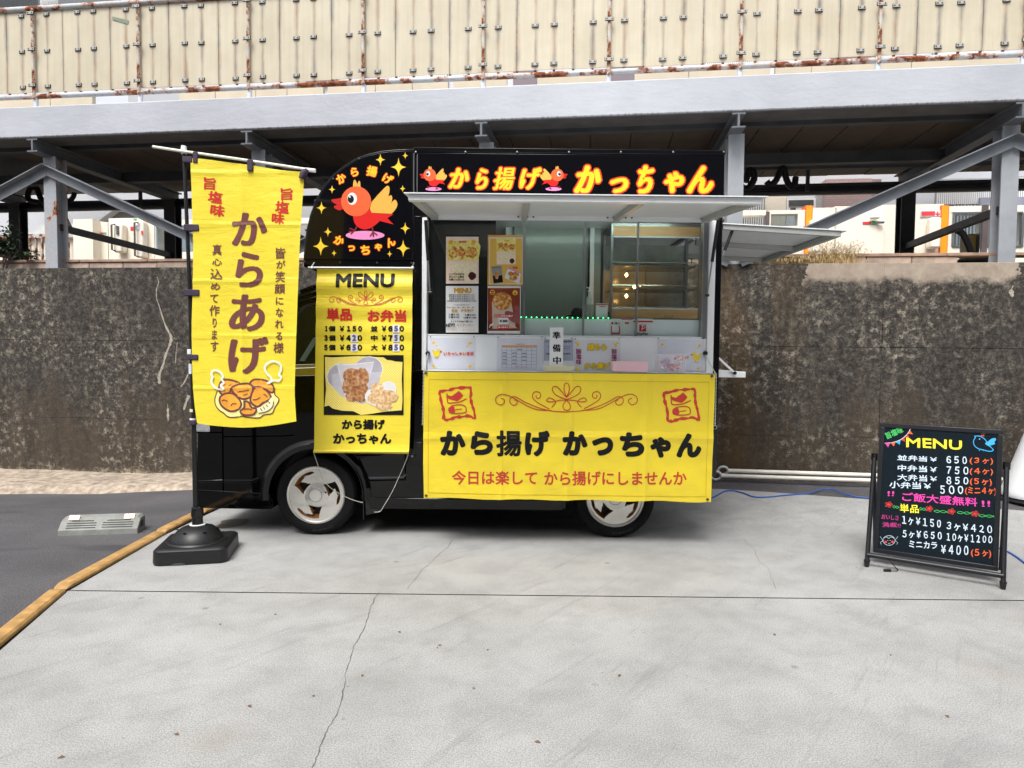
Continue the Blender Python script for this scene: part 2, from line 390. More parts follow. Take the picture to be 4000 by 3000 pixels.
# ---- flat print: shapes and lettering measured on the photo, laid on a real surface a fraction of a millimetre apart
_tc = bpy.data.curves.new('letters', 'FONT'); _tc.resolution_u = 3; _to = bpy.data.objects.new('letters', _tc); _cache = {}
def glyphs(s, res=3):
    if (s, res) not in _cache:
        _tc.resolution_u = res; _tc.body = s; me = _to.to_mesh()
        vs = [(v.co.x, v.co.y) for v in me.vertices]; fs = [tuple(p.vertices) for p in me.polygons]
        _to.to_mesh_clear(); idx = {}; rem = []; nv = []
        for v in vs:
            k = (round(v[0], 5), round(v[1], 5))
            if k not in idx: idx[k] = len(nv); nv.append(v)
            rem.append(idx[k])
        fs = [tuple(rem[i] for i in f) for f in fs]; fs = [f for f in fs if len(set(f)) == len(f)]
        cnt = {}
        for f in fs:
            for i in range(len(f)):
                e = (f[i], f[(i + 1) % len(f)]); k = (min(e), max(e)); cnt[k] = cnt.get(k, 0) + 1
        _cache[(s, res)] = (nv, fs, [k for k, c in cnt.items() if c == 1])
    return _cache[(s, res)]
class Art:
    def __init__(s, P, N, disp=None, step=.03, lift=.0008, dl=.00025):
        s.P = Vector(P); s.N = Vector(N).normalized(); s.disp = disp; s.step = step; s.lay = 0; s.lift = lift; s.dl = dl; s.b = B()
    def pt(s, x, y, extra=0.0):
        return onplane(x, y, s.P, s.N) + s.N * (s.lift + s.lay * s.dl + extra)
    def nxt(s): s.lay += 1
    def poly(s, pts, m, next=True):
        s.b.mat(m); tri = tessellate_polygon([[Vector((x, y, 0)) for x, y in pts]])
        s.b.add([s.pt(x, y) for x, y in pts], tri)
        if next: s.nxt()
    def rect(s, x0, y0, x1, y1, m, rot=0):
        cx, cy = (x0 + x1) / 2, (y0 + y1) / 2; c, q = math.cos(R(rot)), math.sin(R(rot))
        s.poly([(cx + (x - cx) * c - (y - cy) * q, cy + (x - cx) * q + (y - cy) * c) for x, y in ((x0, y0), (x1, y0), (x1, y1), (x0, y1))], m)
    def frame(s, x0, y0, x1, y1, w, m):
        for a in ((x0, y0, x1, y0 + w), (x0, y1 - w, x1, y1), (x0, y0 + w, x0 + w, y1 - w), (x1 - w, y0 + w, x1, y1 - w)):
            s.poly([(a[0], a[1]), (a[2], a[1]), (a[2], a[3]), (a[0], a[3])], m, next=False)
        s.nxt()
    def ell(s, cx, cy, rx, ry, m, rot=0, n=24, wob=0):
        c, q = math.cos(R(rot)), math.sin(R(rot)); pts = []
        for i in range(n):
            t = 2 * math.pi * i / n; k = 1 + wob * random.uniform(-1, 1); a, b = rx * math.cos(t) * k, ry * math.sin(t) * k
            pts.append((cx + a * c - b * q, cy + a * q + b * c))
        s.poly(pts, m)
    def stroke(s, pts, w, m, closed=False):
        n = len(pts); L = []; s.b.mat(m); ws = w if isinstance(w, (list, tuple)) else [w] * n
        for i in range(n):
            a = pts[i - 1] if (i or closed) else pts[i]; b = pts[(i + 1) % n] if (i < n - 1 or closed) else pts[i]
            dx, dy = b[0] - a[0], b[1] - a[1]; l = math.hypot(dx, dy) or 1; nx, ny = -dy / l * ws[i] / 2, dx / l * ws[i] / 2
            L += [(pts[i][0] + nx, pts[i][1] + ny), (pts[i][0] - nx, pts[i][1] - ny)]
        k = 0.0
        V = []
        for i, (x, y) in enumerate(L): V.append(s.pt(x, y, .0001 * math.sin(i * .37)))
        rng = n if closed else n - 1
        s.b.add(V, [(2 * i, 2 * i + 1, (2 * i + 3) % (2 * n), (2 * i + 2) % (2 * n)) for i in range(rng)]); s.nxt()
    def star(s, x, y, r, m):
        pts = []
        for i in range(32):
            t = 2 * math.pi * i / 32; c, q = abs(math.cos(t)) , abs(math.sin(t))
            k = 1 / ((c ** .55 + q ** .55) ** (1 / .55)); pts.append((x + r * .8 * k * math.cos(t), y + r * k * math.sin(t)))
        s.poly(pts, m)
    def text(s, st, x0, y0, x1, y1, m, bold=0, rot=0, shear=0, dy=0, out=None, outw=0, res=3, hand=0, calli=0):
        nv, fs, be = glyphs(st, res)
        xs = [v[0] for v in nv]; ys = [v[1] for v in nv]; ax, bx, ay, by = min(xs), max(xs), min(ys), max(ys)
        pad = bold
        X0, X1, Y0, Y1 = x0 + pad, x1 - pad, y0 + pad, y1 - pad
        sx = (X1 - X0 - abs(shear) * (Y1 - Y0)) / max(1e-6, bx - ax); sy = (Y1 - Y0) / max(1e-6, by - ay)
        cx, cy = (x0 + x1) / 2, (y0 + y1) / 2; c, q = math.cos(R(rot)), math.sin(R(rot)); P = []
        for vx, vy in nv:
            px = X0 + (vx - ax) * sx + (shear * (vy - ay) * sy if shear > 0 else 0); py = Y1 - (vy - ay) * sy
            if hand:
                px += hand * noise.noise(Vector((px * .06, py * .06, 1))); py += hand * noise.noise(Vector((px * .06, py * .06, 9)))
            if dy: py += dy * (px - x0) / (x1 - x0)
            if rot: px, py = cx + (px - cx) * c - (py - cy) * q, cy + (px - cx) * q + (py - cy) * c
            P.append((px, py))
        def ribbons(w0, mm):
            s.b.mat(mm); V = []; F = []; seen = {}
            for i, (a, b) in enumerate(be):
                (xa, ya), (xb, yb) = P[a], P[b]; l = math.hypot(xb - xa, yb - ya) or 1; w = w0 - bold * calli * (1 - abs(yb - ya) / l); nx, ny = -(yb - ya) / l * w, (xb - xa) / l * w
                e = .00003 * (i % 5); o = len(V)
                V += [s.pt(xa + nx, ya + ny, e), s.pt(xa - nx, ya - ny, e), s.pt(xb - nx, yb - ny, e), s.pt(xb + nx, yb + ny, e)]; F.append((o, o + 1, o + 2, o + 3))
            w = w0 - bold * calli * .75
            for j, a in enumerate({i for e in be for i in e}):
                o = len(V); V += [s.pt(P[a][0] + w * math.cos(t * math.pi / 3), P[a][1] + w * math.sin(t * math.pi / 3), -.00003 * (1 + j % 3)) for t in range(6)]; F.append(tuple(range(o, o + 6)))
            s.b.add(V, F); s.nxt()
        if out: ribbons(bold + outw, out); s.b.mat(out)
        if bold > .2: ribbons(bold, m)
        s.b.mat(m); s.b.add([s.pt(x, y) for x, y in P], fs); s.nxt()
    def done(s, name, parent, label=None, solid=0):
        if not s.b.v: return None
        if s.disp:
            bm = bmesh.new(); vv = [bm.verts.new(v) for v in s.b.v]
            for f, mi in zip(s.b.f, s.b.mi):
                try: bm.faces.new([vv[i] for i in f]).material_index = mi
                except ValueError: pass
            for ax in (0, 2):
                lo = min(v.co[ax] for v in bm.verts); hi = max(v.co[ax] for v in bm.verts); k = math.floor(lo / s.step) + 1
                no = (1, 0, 0) if ax == 0 else (0, 0, 1)
                while k * s.step < hi:
                    co = [0, 0, 0]; co[ax] = k * s.step
                    bmesh.ops.bisect_plane(bm, geom=bm.verts[:] + bm.edges[:] + bm.faces[:], plane_co=co, plane_no=no, dist=1e-6); k += 1
            for v in bm.verts: v.co += s.N * s.disp(v.co.x, v.co.z)
            me = bpy.data.meshes.new(name)
            inv = WM[parent.name].inverted()
            for v in bm.verts: v.co = inv @ v.co
            bm.to_mesh(me); bm.free()
            for x in s.b.mats: me.materials.append(x)
            o = bpy.data.objects.new(name, me); COL.objects.link(o); o.parent = parent; WM[o.name] = WM[parent.name].copy()
        else:
            o = s.b.build(name, parent)
        if label: o['label'] = label
        s.b = B(); return o

# ================================================================== GROUND
PAD = m_pad(); ASPH = m_asphalt()
def sheet(rows, z):              # rows of (x, y) of equal length -> mesh following the lie of the ground
    b = B(); n = len(rows[0]); vs = [(x, y, gz(x, y) + z) for r in rows for x, y in r]
    return b.add(vs, [(i * n + j, i * n + j + 1, (i + 1) * n + j + 1, (i + 1) * n + j) for i in range(len(rows) - 1) for j in range(n - 1)])
def frange(a, b, n): return [a + (b - a) * i / n for i in range(n + 1)]
xs_ = [-80, -30, -12] + frange(-8, 8, 32) + [12, 30, 80]; ys_ = [-60, -20, -6] + frange(-2, 8, 25) + [12, 60, 120]
struct(sheet([[(x, y) for x in xs_] for y in ys_], -.016).build('asphalt_ground', m=ASPH, smooth=60))
g1, g2, g3, g4 = onZ(22, 2522), onZ(262, 2312), onZ(648, 2088), onZ(862, 1982)
def pad_rows(left, y0, y1, n, xr=12):
    rows = []
    for y in frange(y0, y1, n):
        x0 = left(y); rows.append([(x0 + (xr - x0) * u, y) for u in [0, .05, .1, .15, .2, .25, .3, .35, .4, .45, .5, .55, .6, .65, .7, .8, .9, 1]])
    return rows
def lerp_line(a, b): return lambda y: a.x + (b.x - a.x) * (y - a.y) / (b.y - a.y)
YJ = onZ(2000, 2325).y
b = B()
near = sheet(pad_rows(lerp_line(g1, g2), -5, YJ - .006, 12), 0); o = near.build('concrete_slab', m=PAD); struct(o)
def farleft(y):
    if y < g3.y: return g2.x + (g3.x - g2.x) * (y - g2.y) / (g3.y - g2.y)
    return g3.x + (g4.x - g3.x) * (y - g3.y) / (g4.y - g3.y)
e1, e2 = onZ(2784, 1910, .05), onZ(4000, 1971, .07)
rows = []
for v in frange(0, 1, 26):
    row = []
    for u in frange(0, 1, 40):
        x = -3 + 15 * u; yf = e1.y + (e2.y - e1.y) * (x - e1.x) / (e2.x - e1.x); yf = max(5.3, min(yf, 6.2)); y = YJ + .006 + (yf - YJ) * v
        row.append((max(x, farleft(y)), y) if x < farleft(y) else (x, y))
    rows.append(row)
struct(sheet(rows, 0).build('concrete_slab', m=PAD))
jb = B().box(g2.x - .02, 12, YJ - .02, YJ + .02, -.010, -.005); struct(jb.build('joint_filler', m=mat('joint_brown', (74, 58, 52), .9, 0, .2, 30)))
# ledge of pale concrete at the foot of the wall, left of the truck
LEDGE = mat('ledge_concrete', (166, 152, 136), .9, 0, .35, 14, bump=.3, bscale=40, bdist=.008)
rows = [[(x, (6.5 + .06 * math.sin(x * 1.3)) + v * ((WD - WT * x + .05) - 6.5)) for x in frange(-12, .4, 62)] for v in (0, .12, .35, .7, 1)]
lb = B(); n = len(rows[0]); hz = (-.02, .045, .05, .052, .055)
lb.add([(x, y + random.uniform(-.012, .012) * (i < 2), gz(x, y) + hz[i] + random.uniform(-.006, .006)) for i, r in enumerate(rows) for x, y in r],
       [(i * n + j, i * n + j + 1, (i + 1) * n + j + 1, (i + 1) * n + j) for i in range(4) for j in range(n - 1)])
struct(lb.build('foot_ledge', m=LEDGE, smooth=40))
# cracks in the slabs and a dried puddle under the bumper
def crack(pts, w):
    P = []
    for i in range(len(pts) - 1):
        a, c = Vector(pts[i] + (0,)), Vector(pts[i + 1] + (0,)); k = max(2, int((c - a).length / 14))
        for j in range(k): p = a + (c - a) * j / k; P.append((p.x + random.uniform(-4, 4), p.y + random.uniform(-2, 2)))
    P.append(pts[-1]); b = B(); V = []
    for i, (x, y) in enumerate(P):
        g = onZ(x, y); ww = w * random.uniform(.4, 1.5); q = onZ(P[min(i + 1, len(P) - 1)][0], P[min(i + 1, len(P) - 1)][1]) - onZ(P[max(i - 1, 0)][0], P[max(i - 1, 0)][1])
        nn = Vector((-q.y, q.x, 0)).normalized() * ww / 2
        V += [g + nn + Vector((0, 0, .0012)), g - nn + Vector((0, 0, .0012))]
    b.add(V, [(2 * i, 2 * i + 1, 2 * i + 3, 2 * i + 2) for i in range(len(P) - 1)]); return b
CRK = mat('crack_dark', (92, 90, 88), .95, 0, .1)
for pts, w in (([(1772, 2105), (1755, 2130), (1700, 2180), (1640, 2235), (1592, 2302)], .0028), ([(1478, 2312), (1448, 2370), (1430, 2440), (1385, 2520), (1350, 2640), (1330, 2760), (1265, 2880), (1225, 2990), (1200, 3060)], .0032),
               ([(2905, 2105), (2945, 2150), (2960, 2185), (3000, 2225), (3030, 2300)], .002)):
    struct(crack(pts, w).build('ground_crack', m=CRK))
pd = B(); pts = sp2([(828, 2062), (862, 2045), (866, 2034), (905, 2028), (960, 2026), (972, 2036), (950, 2050), (912, 2058), (870, 2063), (828, 2062)], 4)[:-1]
pd.add([onZ(x, y, .0016) for x, y in pts], [tuple(range(len(pts)))]); struct(pd.build('ground_stain', m=mat('oil_stain', (96, 90, 84), .45, 0, .2, 20)))
# small dry bits of grit and leaf on the slab
gr = B()
for (x, y) in [(1708, 2530), (1718, 2522), (1905, 2540), (1415, 2640), (1225, 2720), (975, 2760), (1560, 2470), (2790, 2010), (2420, 2640), (1850, 2690), (3480, 2560), (3025, 2480), (690, 2870), (2100, 2900), (860, 2440), (1075, 2400), (240, 2960), (3700, 2800)]:
    g = onZ(x, y); a = random.uniform(0, 3); s = random.uniform(.006, .013)
    gr.add([g + Vector((s * math.cos(a + t * 1.57) * (1 if t % 2 else .5), s * math.sin(a + t * 1.57) * (1 if t % 2 else .5), .001 + .004 * (t == 0))) for t in range(4)], [(0, 1, 2, 3)])
o = gr.build('grit', m=mat('dry_leaf', (104, 84, 66), .9)); tag(o, 'small brown bits of grit scattered over the concrete slab', 'grit'); o['kind'] = 'stuff'

# amber rubber edging strips along the slab
EDGE = mat('amber_rubber', (176, 138, 84), .6, 0, .25, 14, bump=.3, bscale=90)
segs = [(onZ(-210, 2668), onZ(232, 2308)), (onZ(232, 2304), onZ(632, 2083)), (onZ(622, 2084), onZ(775, 2008)), (onZ(775, 2006), onZ(905, 1950))]
labs = ['amber rubber edging strip nearest the camera, running out of the picture', 'long amber rubber edging strip beside the wheel stop, in front of the slab joint end',
        'amber rubber edging strip ending just behind the black banner base', 'farthest amber edging strip, going under the black truck bumper']
for (a, c), lb_ in zip(segs, labs):
    a = Vector((a.x, a.y, 0)); c = Vector((c.x, c.y, 0)); d = (c - a).normalized(); nrm = Vector((-d.y, d.x, 0)); b = B()
    w, h = .040, .024; prof = [(-w, 0), (-w * .97, h * .6), (-w * .72, h), (w * .72, h), (w * .97, h * .6), (w, 0)]; V = []
    L = (c - a).length - .008; st = [0, .02, .05] + frange(.2, .8, 8) + [1 - .05 / L, 1 - .02 / L, 1]
    st = [0, .015 / L, .04 / L] + frange(.1, .9, 10) + [1 - .04 / L, 1 - .015 / L, 1]
    for i, t in enumerate(st):
        k = 1 if 1 < i < len(st) - 2 else (.55 if i in (1, len(st) - 2) else .15)
        for u, v in prof: V.append(a + d * (L * t + .004) + nrm * (u * (.8 + .2 * k)) + Vector((0, 0, gz(a.x, a.y) - .012 + .012 * 1 + v * k)))
    m = len(prof); b.add(V, [(i * m + j, i * m + j + 1, (i + 1) * m + j + 1, (i + 1) * m + j) for i in range(len(st) - 1) for j in range(m - 1)] + [tuple(range(m)), tuple(range((len(st) - 1) * m, len(st) * m))])
    o = b.build('edging_strip', m=EDGE, smooth=32); tag(o, lb_, 'edging strip', 'amber edging strips along the concrete slab')

# ================================================================== RETAINING WALL
WALL = m_wall()
wall = thing('retaining_wall', 'tall weathered dark concrete retaining wall behind the food truck', 'wall', WO, WA)
sv = wl(3447, 1300)[0]
for z0, z1 in ((-.5, .4885), (.490, 1.3335), (1.336, 2.115)):
    cuts = [-16, sv - 6.4, sv, 12] if z0 > .48 else [-16, 12]
    for a, c in zip(cuts, cuts[1:]):
        B().box(a + .0012, c - .0012, 0, .3, z0, z1).build('wall_block', wall, WALL, local=True, bevel=.003, seg=1)
B().box(-16, 12, .02, .32, -.5, 2.10).build('wall_core', wall, mat('wall_core', (40, 36, 32), .95), local=True)
KERB = mat('kerb_tile', (176, 156, 142), .85, 0, .2, 9, bump=.4, bscale=60, bdist=.004)
kerb = thing('tile_kerb', 'low pinkish beige block kerb along the top of the wall', 'kerb', WO, WA)
k0 = wl(153, 1030, .17)[0]; kb = None
for i in range(-6, 24):
    s = k0 + i * .405; dz = random.uniform(-.003, .003)
    if kb is None: kb = B().box(-.1995, .1995, -.07, .07, 0, .078).build('kerb_block', kerb, KERB, local=True, bevel=.005, seg=1); kb.location = (s, .24, 2.116)
    else: copy_part(kb, kerb, (s, .24 + dz, 2.116))
cap0 = None
for i in range(-4, 13):
    s = k0 + .1 + i * .81
    if cap0 is None: cap0 = B().box(-.403, .403, -.085, .09, 0, .03).build('coping_stone', kerb, mat('coping', (170, 142, 124), .85, 0, .2, 9), local=True, bevel=.004, seg=1); cap0.location = (s, .24, 2.197)
    else: copy_part(cap0, kerb, (s, .24 + random.uniform(-.003, .003), 2.197))
GBK = mat('gravel_bank', (120, 112, 102), .95, 0, .3, 8, bump=.6, bscale=60, bdist=.02)
bk = thing('bank_tmp', 'x', 'x', WO, WA)
o = B().box(-60, 60, .33, 60, 1.5, 2.10).build('upper_ground', bk, GBK, local=True); o.parent = None; o.matrix_world = WM[bk.name]; struct(o); bpy.data.objects.remove(bk)

# ================================================================== ELEVATED WALKWAY
wk = thing('elevated_walkway', 'long steel framed elevated walkway with pale grey fascia above the truck', 'walkway', WO, WA)
s0, s4 = wl(222, 800, .09)[0], wl(3925, 800, .09)[0]; SP = (s4 - s0) / 4
STEELX = mat('shaded_beam_steel', (104, 108, 114), .6, 0, .15, 4); STEELB = mat('shaded_brace_steel', (128, 133, 140), .5, 0, .15, 4, bump=.1, bscale=30); FASC = m_fascia(); RSTEEL = m_rust('rusty_steel', (170, 175, 182), .60, 9)  # STEELX and STEELB: column steel darkened, shade of beams and braces in the colour
B().box(-16, 14, -.192, .098, 3.5035, 3.5095).build('soffit', wk, mat('soffit_shade', (84, 82, 82), .8, 0, .2, 6), local=True)  # thin dark sheet, paints the shade on the fascia's underside
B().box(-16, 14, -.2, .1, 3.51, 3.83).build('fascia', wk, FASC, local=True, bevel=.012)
B().box(-16, 14, .101, 2.6, 3.60, 3.78).build('deck_slab', wk, STEELD, local=True)  # unseen slab above the ceiling, put in to block light
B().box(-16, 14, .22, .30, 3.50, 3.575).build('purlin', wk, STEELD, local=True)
def isect(w, h, t=.012, f=.014):
    return [(-w / 2, 0), (w / 2, 0), (w / 2, f), (t / 2, f), (t / 2, h - f), (w / 2, h - f), (w / 2, h), (-w / 2, h), (-w / 2, h - f), (-t / 2, h - f), (-t / 2, f), (-w / 2, f)]
colm = beam = br1 = br2 = rc = tie = None
for k in range(-1, 6):
    s = s0 + k * SP
    ms = RSTEEL if k == 0 else STEEL
    pts = [(x, y - .08, 0) for x, y in isect(.145, .16)]
    pr = B(); pr.prism([(x, y, 2.116) for x, y, _ in pts], (0, 0, 1.253)); cobj = pr.build('column', wk, ms, local=True); cobj.location = (s, .09, 0)
    bm_ = B().prism([(x, -.19, 3.365 + z) for x, z in isect(.12, .135, .02)], (0, 2.5, 0)).build('cross_beam', wk, STEELX, local=True); bm_.location = (s - .02, 0, 0)
    for sg in ((1, -1) if k % 2 == 0 else ()):
        bb = B(); p0 = Vector((sg * .0, -.03, 3.215)); p1 = Vector((sg * (SP - .05), -.03, 2.17)); d = (p1 - p0).normalized(); up = Vector((0, -1, 0)).cross(d) * (1 if sg > 0 else -1)
        if up.z < 0: up = -up
        w = .105; yy = Vector((0, 1, 0))
        tip = p0 + up * w / 2
        vtx = lambda q, off: q + up * off
        def slice_(off, xcut):      # where the bar's edge line meets the plane x = xcut
            t = (xcut - vtx(p0, off).x) / d.x; return vtx(p0, off) + d * t
        a, b_ = slice_(w / 2, 0), slice_(-w / 2, 0); c_, e_ = vtx(p1, -w / 2), vtx(p1, w / 2)
        bb.prism([a, b_, c_, e_], yy * .008)
        a2, b2 = slice_(w / 2, 0), slice_(w / 2 - .010, 0)
        bb.prism([a2 - yy * .065, b2 - yy * .065, vtx(p1, w / 2 - .010) - yy * .065, e_ - yy * .065], yy * .0645)
        o = bb.build('brace', wk, STEELB, local=True); o.location = (s + sg * .0015, 0, 0)
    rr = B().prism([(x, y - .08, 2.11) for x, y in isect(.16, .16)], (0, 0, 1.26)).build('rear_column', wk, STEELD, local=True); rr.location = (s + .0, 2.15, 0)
    tt = B(); tt.prism([(-.03, .13, 2.60), (.03, .13, 2.60), (.03, .13, 2.67), (-.03, .13, 2.67)], (0, 1.95, -.03))
    o = tt.build('tie_bar', wk, STEELD, local=True); o.location = (s, 0, 0)
    gp = B().prism([(0, .17, 2.58), (0, .17, 2.86), (0, .36, 2.60)], (.01, 0, 0)).build('gusset_plate', wk, STEEL, local=True); gp.location = (s, 0, 0)
cp = None
for i in range(-14, 20):
    s = i * .425 + .1
    if cp is None: cp = B().box(-.207, .207, 0, 2.2, 0, .02).build('ceiling_panel', wk, CEIL, local=True); cp.location = (s, .31, 3.575)
    else: copy_part(cp, wk, (s, .31, 3.575 + random.uniform(-.004, .003)))
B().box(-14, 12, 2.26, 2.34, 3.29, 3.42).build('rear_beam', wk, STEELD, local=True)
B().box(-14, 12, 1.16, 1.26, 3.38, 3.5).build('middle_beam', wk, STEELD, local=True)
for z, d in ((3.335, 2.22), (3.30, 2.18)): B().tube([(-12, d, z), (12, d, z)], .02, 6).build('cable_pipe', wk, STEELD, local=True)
dp = thing('drain_pipe', 'thick grey drain pipe slung under the walkway ceiling', 'pipe', WO, WA)
B().tube([(-1.0, 1.42, 3.42), (2.5, 1.42, 3.41), (5.5, 1.42, 3.40)], .06, 12).build('pipe', dp, STEELD, local=True, smooth=40)
for s in (1.2, 2.9, 4.5): B().box(s - .02, s + .02, 1.34, 1.5, 3.33, 3.52).build('pipe_hanger', dp, STEELD, local=True)
# hanger straps under the ceiling
for px in (548, 3160): s = wl(px, 720, 1.9)[0]; B().box(s - .02, s + .02, 1.9, 1.93, 3.25, 3.57).build('hanger', wk, STEELD, local=True)
HOSE = mat('black_hose', (16, 16, 17), .6, 0, .1)
def hose(pts, d, r, label):
    P = [Vector((wl(x, y, d)[0], d, wl(x, y, d)[1])) for x, y in pts]; P = spline(P, 7); rs = [r * (1 + .12 * (i % 2)) for i in range(len(P))]
    t = thing('drain_hose', label, 'hose', WO, WA, 'black hoses under the walkway'); B().tube(P, rs, 8).build('hose', t, HOSE, local=True, smooth=40)
hose([(240, 770), (215, 795), (178, 792), (158, 772), (145, 738), (125, 732), (112, 752), (112, 780), (150, 790)], 2.0, .035, 'looped black corrugated hose hanging left of the rusty column')
hose([(255, 782), (275, 782), (288, 765), (290, 752)], 2.0, .03, 'short black hose end hanging right of the rusty column')
hose([(2885, 708), (2898, 730), (2920, 738), (2945, 700), (2940, 668), (2925, 672), (2912, 712)], 1.2, .035, 'black hose loop hanging just right of the sign board')
hose([(2995, 708), (3008, 722), (3030, 706), (3052, 662), (3062, 662), (3072, 700), (3088, 728), (3103, 722), (3108, 692)], 1.2, .032, 'zigzag black hose hanging above the raised rear flap')

# ================================================================== FENCE ON THE WALKWAY
p0s, p7s = wl(130, 250, -.13)[0], wl(3440, 150, -.13)[0]; PP = (p7s - p0s) / 7
fence = thing('screen_fence', 'rusty white pipe fence with cream screen sheets on the elevated walkway', 'fence', WO, WA)
SHEET = m_sheet(p0s, PP); RPIPE = m_rust('rusty_pipe', (196, 200, 205), .50, 6); RPOST = m_rust('rusty_post', (204, 200, 192), .45, 12)
CLIP = mat('clip_steel', (178, 178, 174), .4, 0, .15, 60); BOLT = mat('bolt_dark', (44, 42, 40), .5, .4, 0)
B().tube([(p0s - 3 * PP + i * .3, -.10, 3.955) for i in range(46)], .026, 10).build('bottom_rail', fence, RPIPE, local=True, smooth=40)
B().tube([(p0s - 3 * PP + i * .3, -.10, 4.862) for i in range(46)], .028, 10).build('top_rail', fence, RPIPE, local=True, smooth=40)
def clipmesh(w):
    c = B().mat(CLIP); c.box(-w, w, -.012, 0, -.013, .013); c.mat(BOLT)
    for x in (-w * .62, w * .62): c.box(x - .005, x + .005, -.015, -.010, -.005, .005)
    c.box(-w - .004, w + .004, -.004, .002, -.017, .017); return c
clipA = clipmesh(.029).build('clip', fence, local=True); clipB = clipmesh(.038).build('clip', fence, local=True); first = {0: 1, 1: 1}
pst = bal = None
for k in range(-2, 10):
    s = p0s + k * PP
    if pst is None:
        q = B(); q.tube([(0, -.125, 3.93), (0, -.125, 4.86)], .017, 8); pst = q.build('post', fence, RPOST, local=True, smooth=40); pst.location = (s, 0, 0)
        pf = B().tube([(0, -.10, 3.832), (0, -.10, 3.935)], .024, 10).build('post_foot', fence, mat('post_white', (214, 220, 228), .5, 0, .1, 20), local=True, smooth=40); pf.location = (s, 0, 0)
    else: copy_part(pst, fence, (s, 0, random.uniform(-.01, .0))); copy_part(pf, fence, (s, 0, 0))
    for fr, kind in ((0, 'p'), (.117, 'c'), (.268, 's'), (.415, 'c'), (.566, 'c'), (.72, 's'), (.873, 'c')):
        x = s + fr * PP
        if kind != 'p':
            if bal is None: bal = B().box(-.011, .011, -.076, -.062, 3.97, 4.85).build('baluster', fence, RPOST, local=True); bal.location = (x, 0, 0)
            else: copy_part(bal, fence, (x, 0, 0))
        if kind in 'pc':
            for z in (4.055, 4.424, 4.797):
                src = clipB if kind == 'p' else clipA; loc = (x, -.146 if kind == 'p' else -.098, z + random.uniform(-.004, .004))
                if first[0 if kind == 'c' else 1]: src.location = loc; first[0 if kind == 'c' else 1] = 0
                else: copy_part(src, fence, loc)
    a = s + .268 * PP; c = s + .72 * PP; e = s + 1.268 * PP; j = random.uniform(-.006, .006)
    B().box(a + .002, c - .002, -.095, -.088, 4.0 + j, 4.836 + j).build('screen_sheet', fence, SHEET, local=True)
    B().box(c + .002, e - .002, -.095, -.088, 4.0, 4.836).build('screen_sheet', fence, SHEET, local=True)
(sa, za), (sb, zb) = wl(440, 45, -.1), wl(500, 62, -.1)
B().prism([(sa, -.1, za), (sb + .01, -.1, zb + .005), (sb, -.1, zb - .035), (sa, -.1, za - .035)], (0, .003, 0)).build('green_tape', fence, mat('green_tape', (128, 142, 122), .6), local=True)

wk.rotation_euler = (0, -.0035, WA); wk.location.z -= .043; fence.rotation_euler = (0, -.001, WA); fence.location.z -= .045
STK = mat('lime_streak', (170, 162, 148), .9, 0, .3, 60)
for pts, w in (([(614, 1082), (620, 1102), (612, 1130), (612, 1165), (622, 1195), (634, 1235), (648, 1275), (668, 1315), (664, 1345), (648, 1385), (636, 1430), (622, 1465), (624, 1500)], [2, 4, 4, 3, 4, 5, 8, 12, 10, 8, 9, 11, 3]),
               ([(693, 1336), (688, 1380), (686, 1420)], [2, 3, 1]), ([(655, 1578), (656, 1600), (657, 1645)], [2, 9, 3]), ([(735, 1462), (722, 1490), (706, 1512)], [5, 5, 1]), ([(738, 1545), (728, 1570), (718, 1602)], [12, 8, 2]), ([(3958, 1115), (3950, 1135), (3955, 1160)], [4, 18, 6])):
    a = Art(WO, -WN, lift=.0015); P = sp2(pts, 4); W_ = [w[min(len(w) - 1, i // 4)] * random.uniform(.6, 1.3) for i in range(len(P))]; a.stroke(P, W_, STK); a.done('lime_streak', wall)

# ================================================================== BEYOND THE WALKWAY
DB = 5.0
def bg(px, py, d=DB): s, z = wl(px, py, d); return s, z
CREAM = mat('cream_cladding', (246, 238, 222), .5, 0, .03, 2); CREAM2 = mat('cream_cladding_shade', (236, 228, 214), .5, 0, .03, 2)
CREAM3 = mat('parapet_cream', (206, 194, 172), .6, 0, .05, 2); WBG = mat('white_facade', (196, 199, 206), .6, 0, .03, 1); ORS = mat('orange_stripe', (255, 160, 20), .5, 0, 0); ORD = mat('stripe_edge', (236, 90, 40), .5, 0, 0)
LOUV = mat('white_louvre', (236, 238, 240), .5, 0, .02); DGREY = mat('window_dark', (84, 88, 92), .2, 0, .1); BR = mat('brown_metal', (96, 84, 84), .5, 0, .1)
SIGNR = mat('sign_red', (220, 60, 70), .5, 0, 0); SIGNG = mat('sign_green', (90, 190, 140), .5, 0, 0); MESHG = mat('mesh_grey', (168, 170, 174), .7, 0, .06, 90); SHINYW = m_glass('far_glass', (225, 232, 236), .8)
def rectb(b, x0, y0, x1, y1, d0=DB, th=.05):
    a, c = bg(x0, y0, d0); e, f = bg(x1, y1, d0); b.box(min(a, e), max(a, e), d0, d0 + th, min(c, f), max(c, f)); return b
def rpart(name, parent, m, x0, y0, x1, y1, d0=DB, th=.05, **kw): return rectb(B(), x0, y0, x1, y1, d0, th).build(name, parent, m, local=True, **kw)
sh = thing('platform_shelter', 'cream panelled shelter wall with an orange stripe seen left of the banner', 'building', WO, WA)
rpart('wall_panel', sh, CREAM2, 285, 856, 366, 1100, DB - .1, .8); rpart('wall_panel', sh, CREAM, 366, 868, 424, 1100, DB + .1, .6)
rpart('wall_panel', sh, CREAM, 424, 853, 560, 1100, DB, .8); rpart('wall_panel', sh, CREAM, 574, 858, 604, 1100, DB, .6); rpart('wall_panel', sh, CREAM, 604, 985, 1240, 1100, DB + .02, .2)
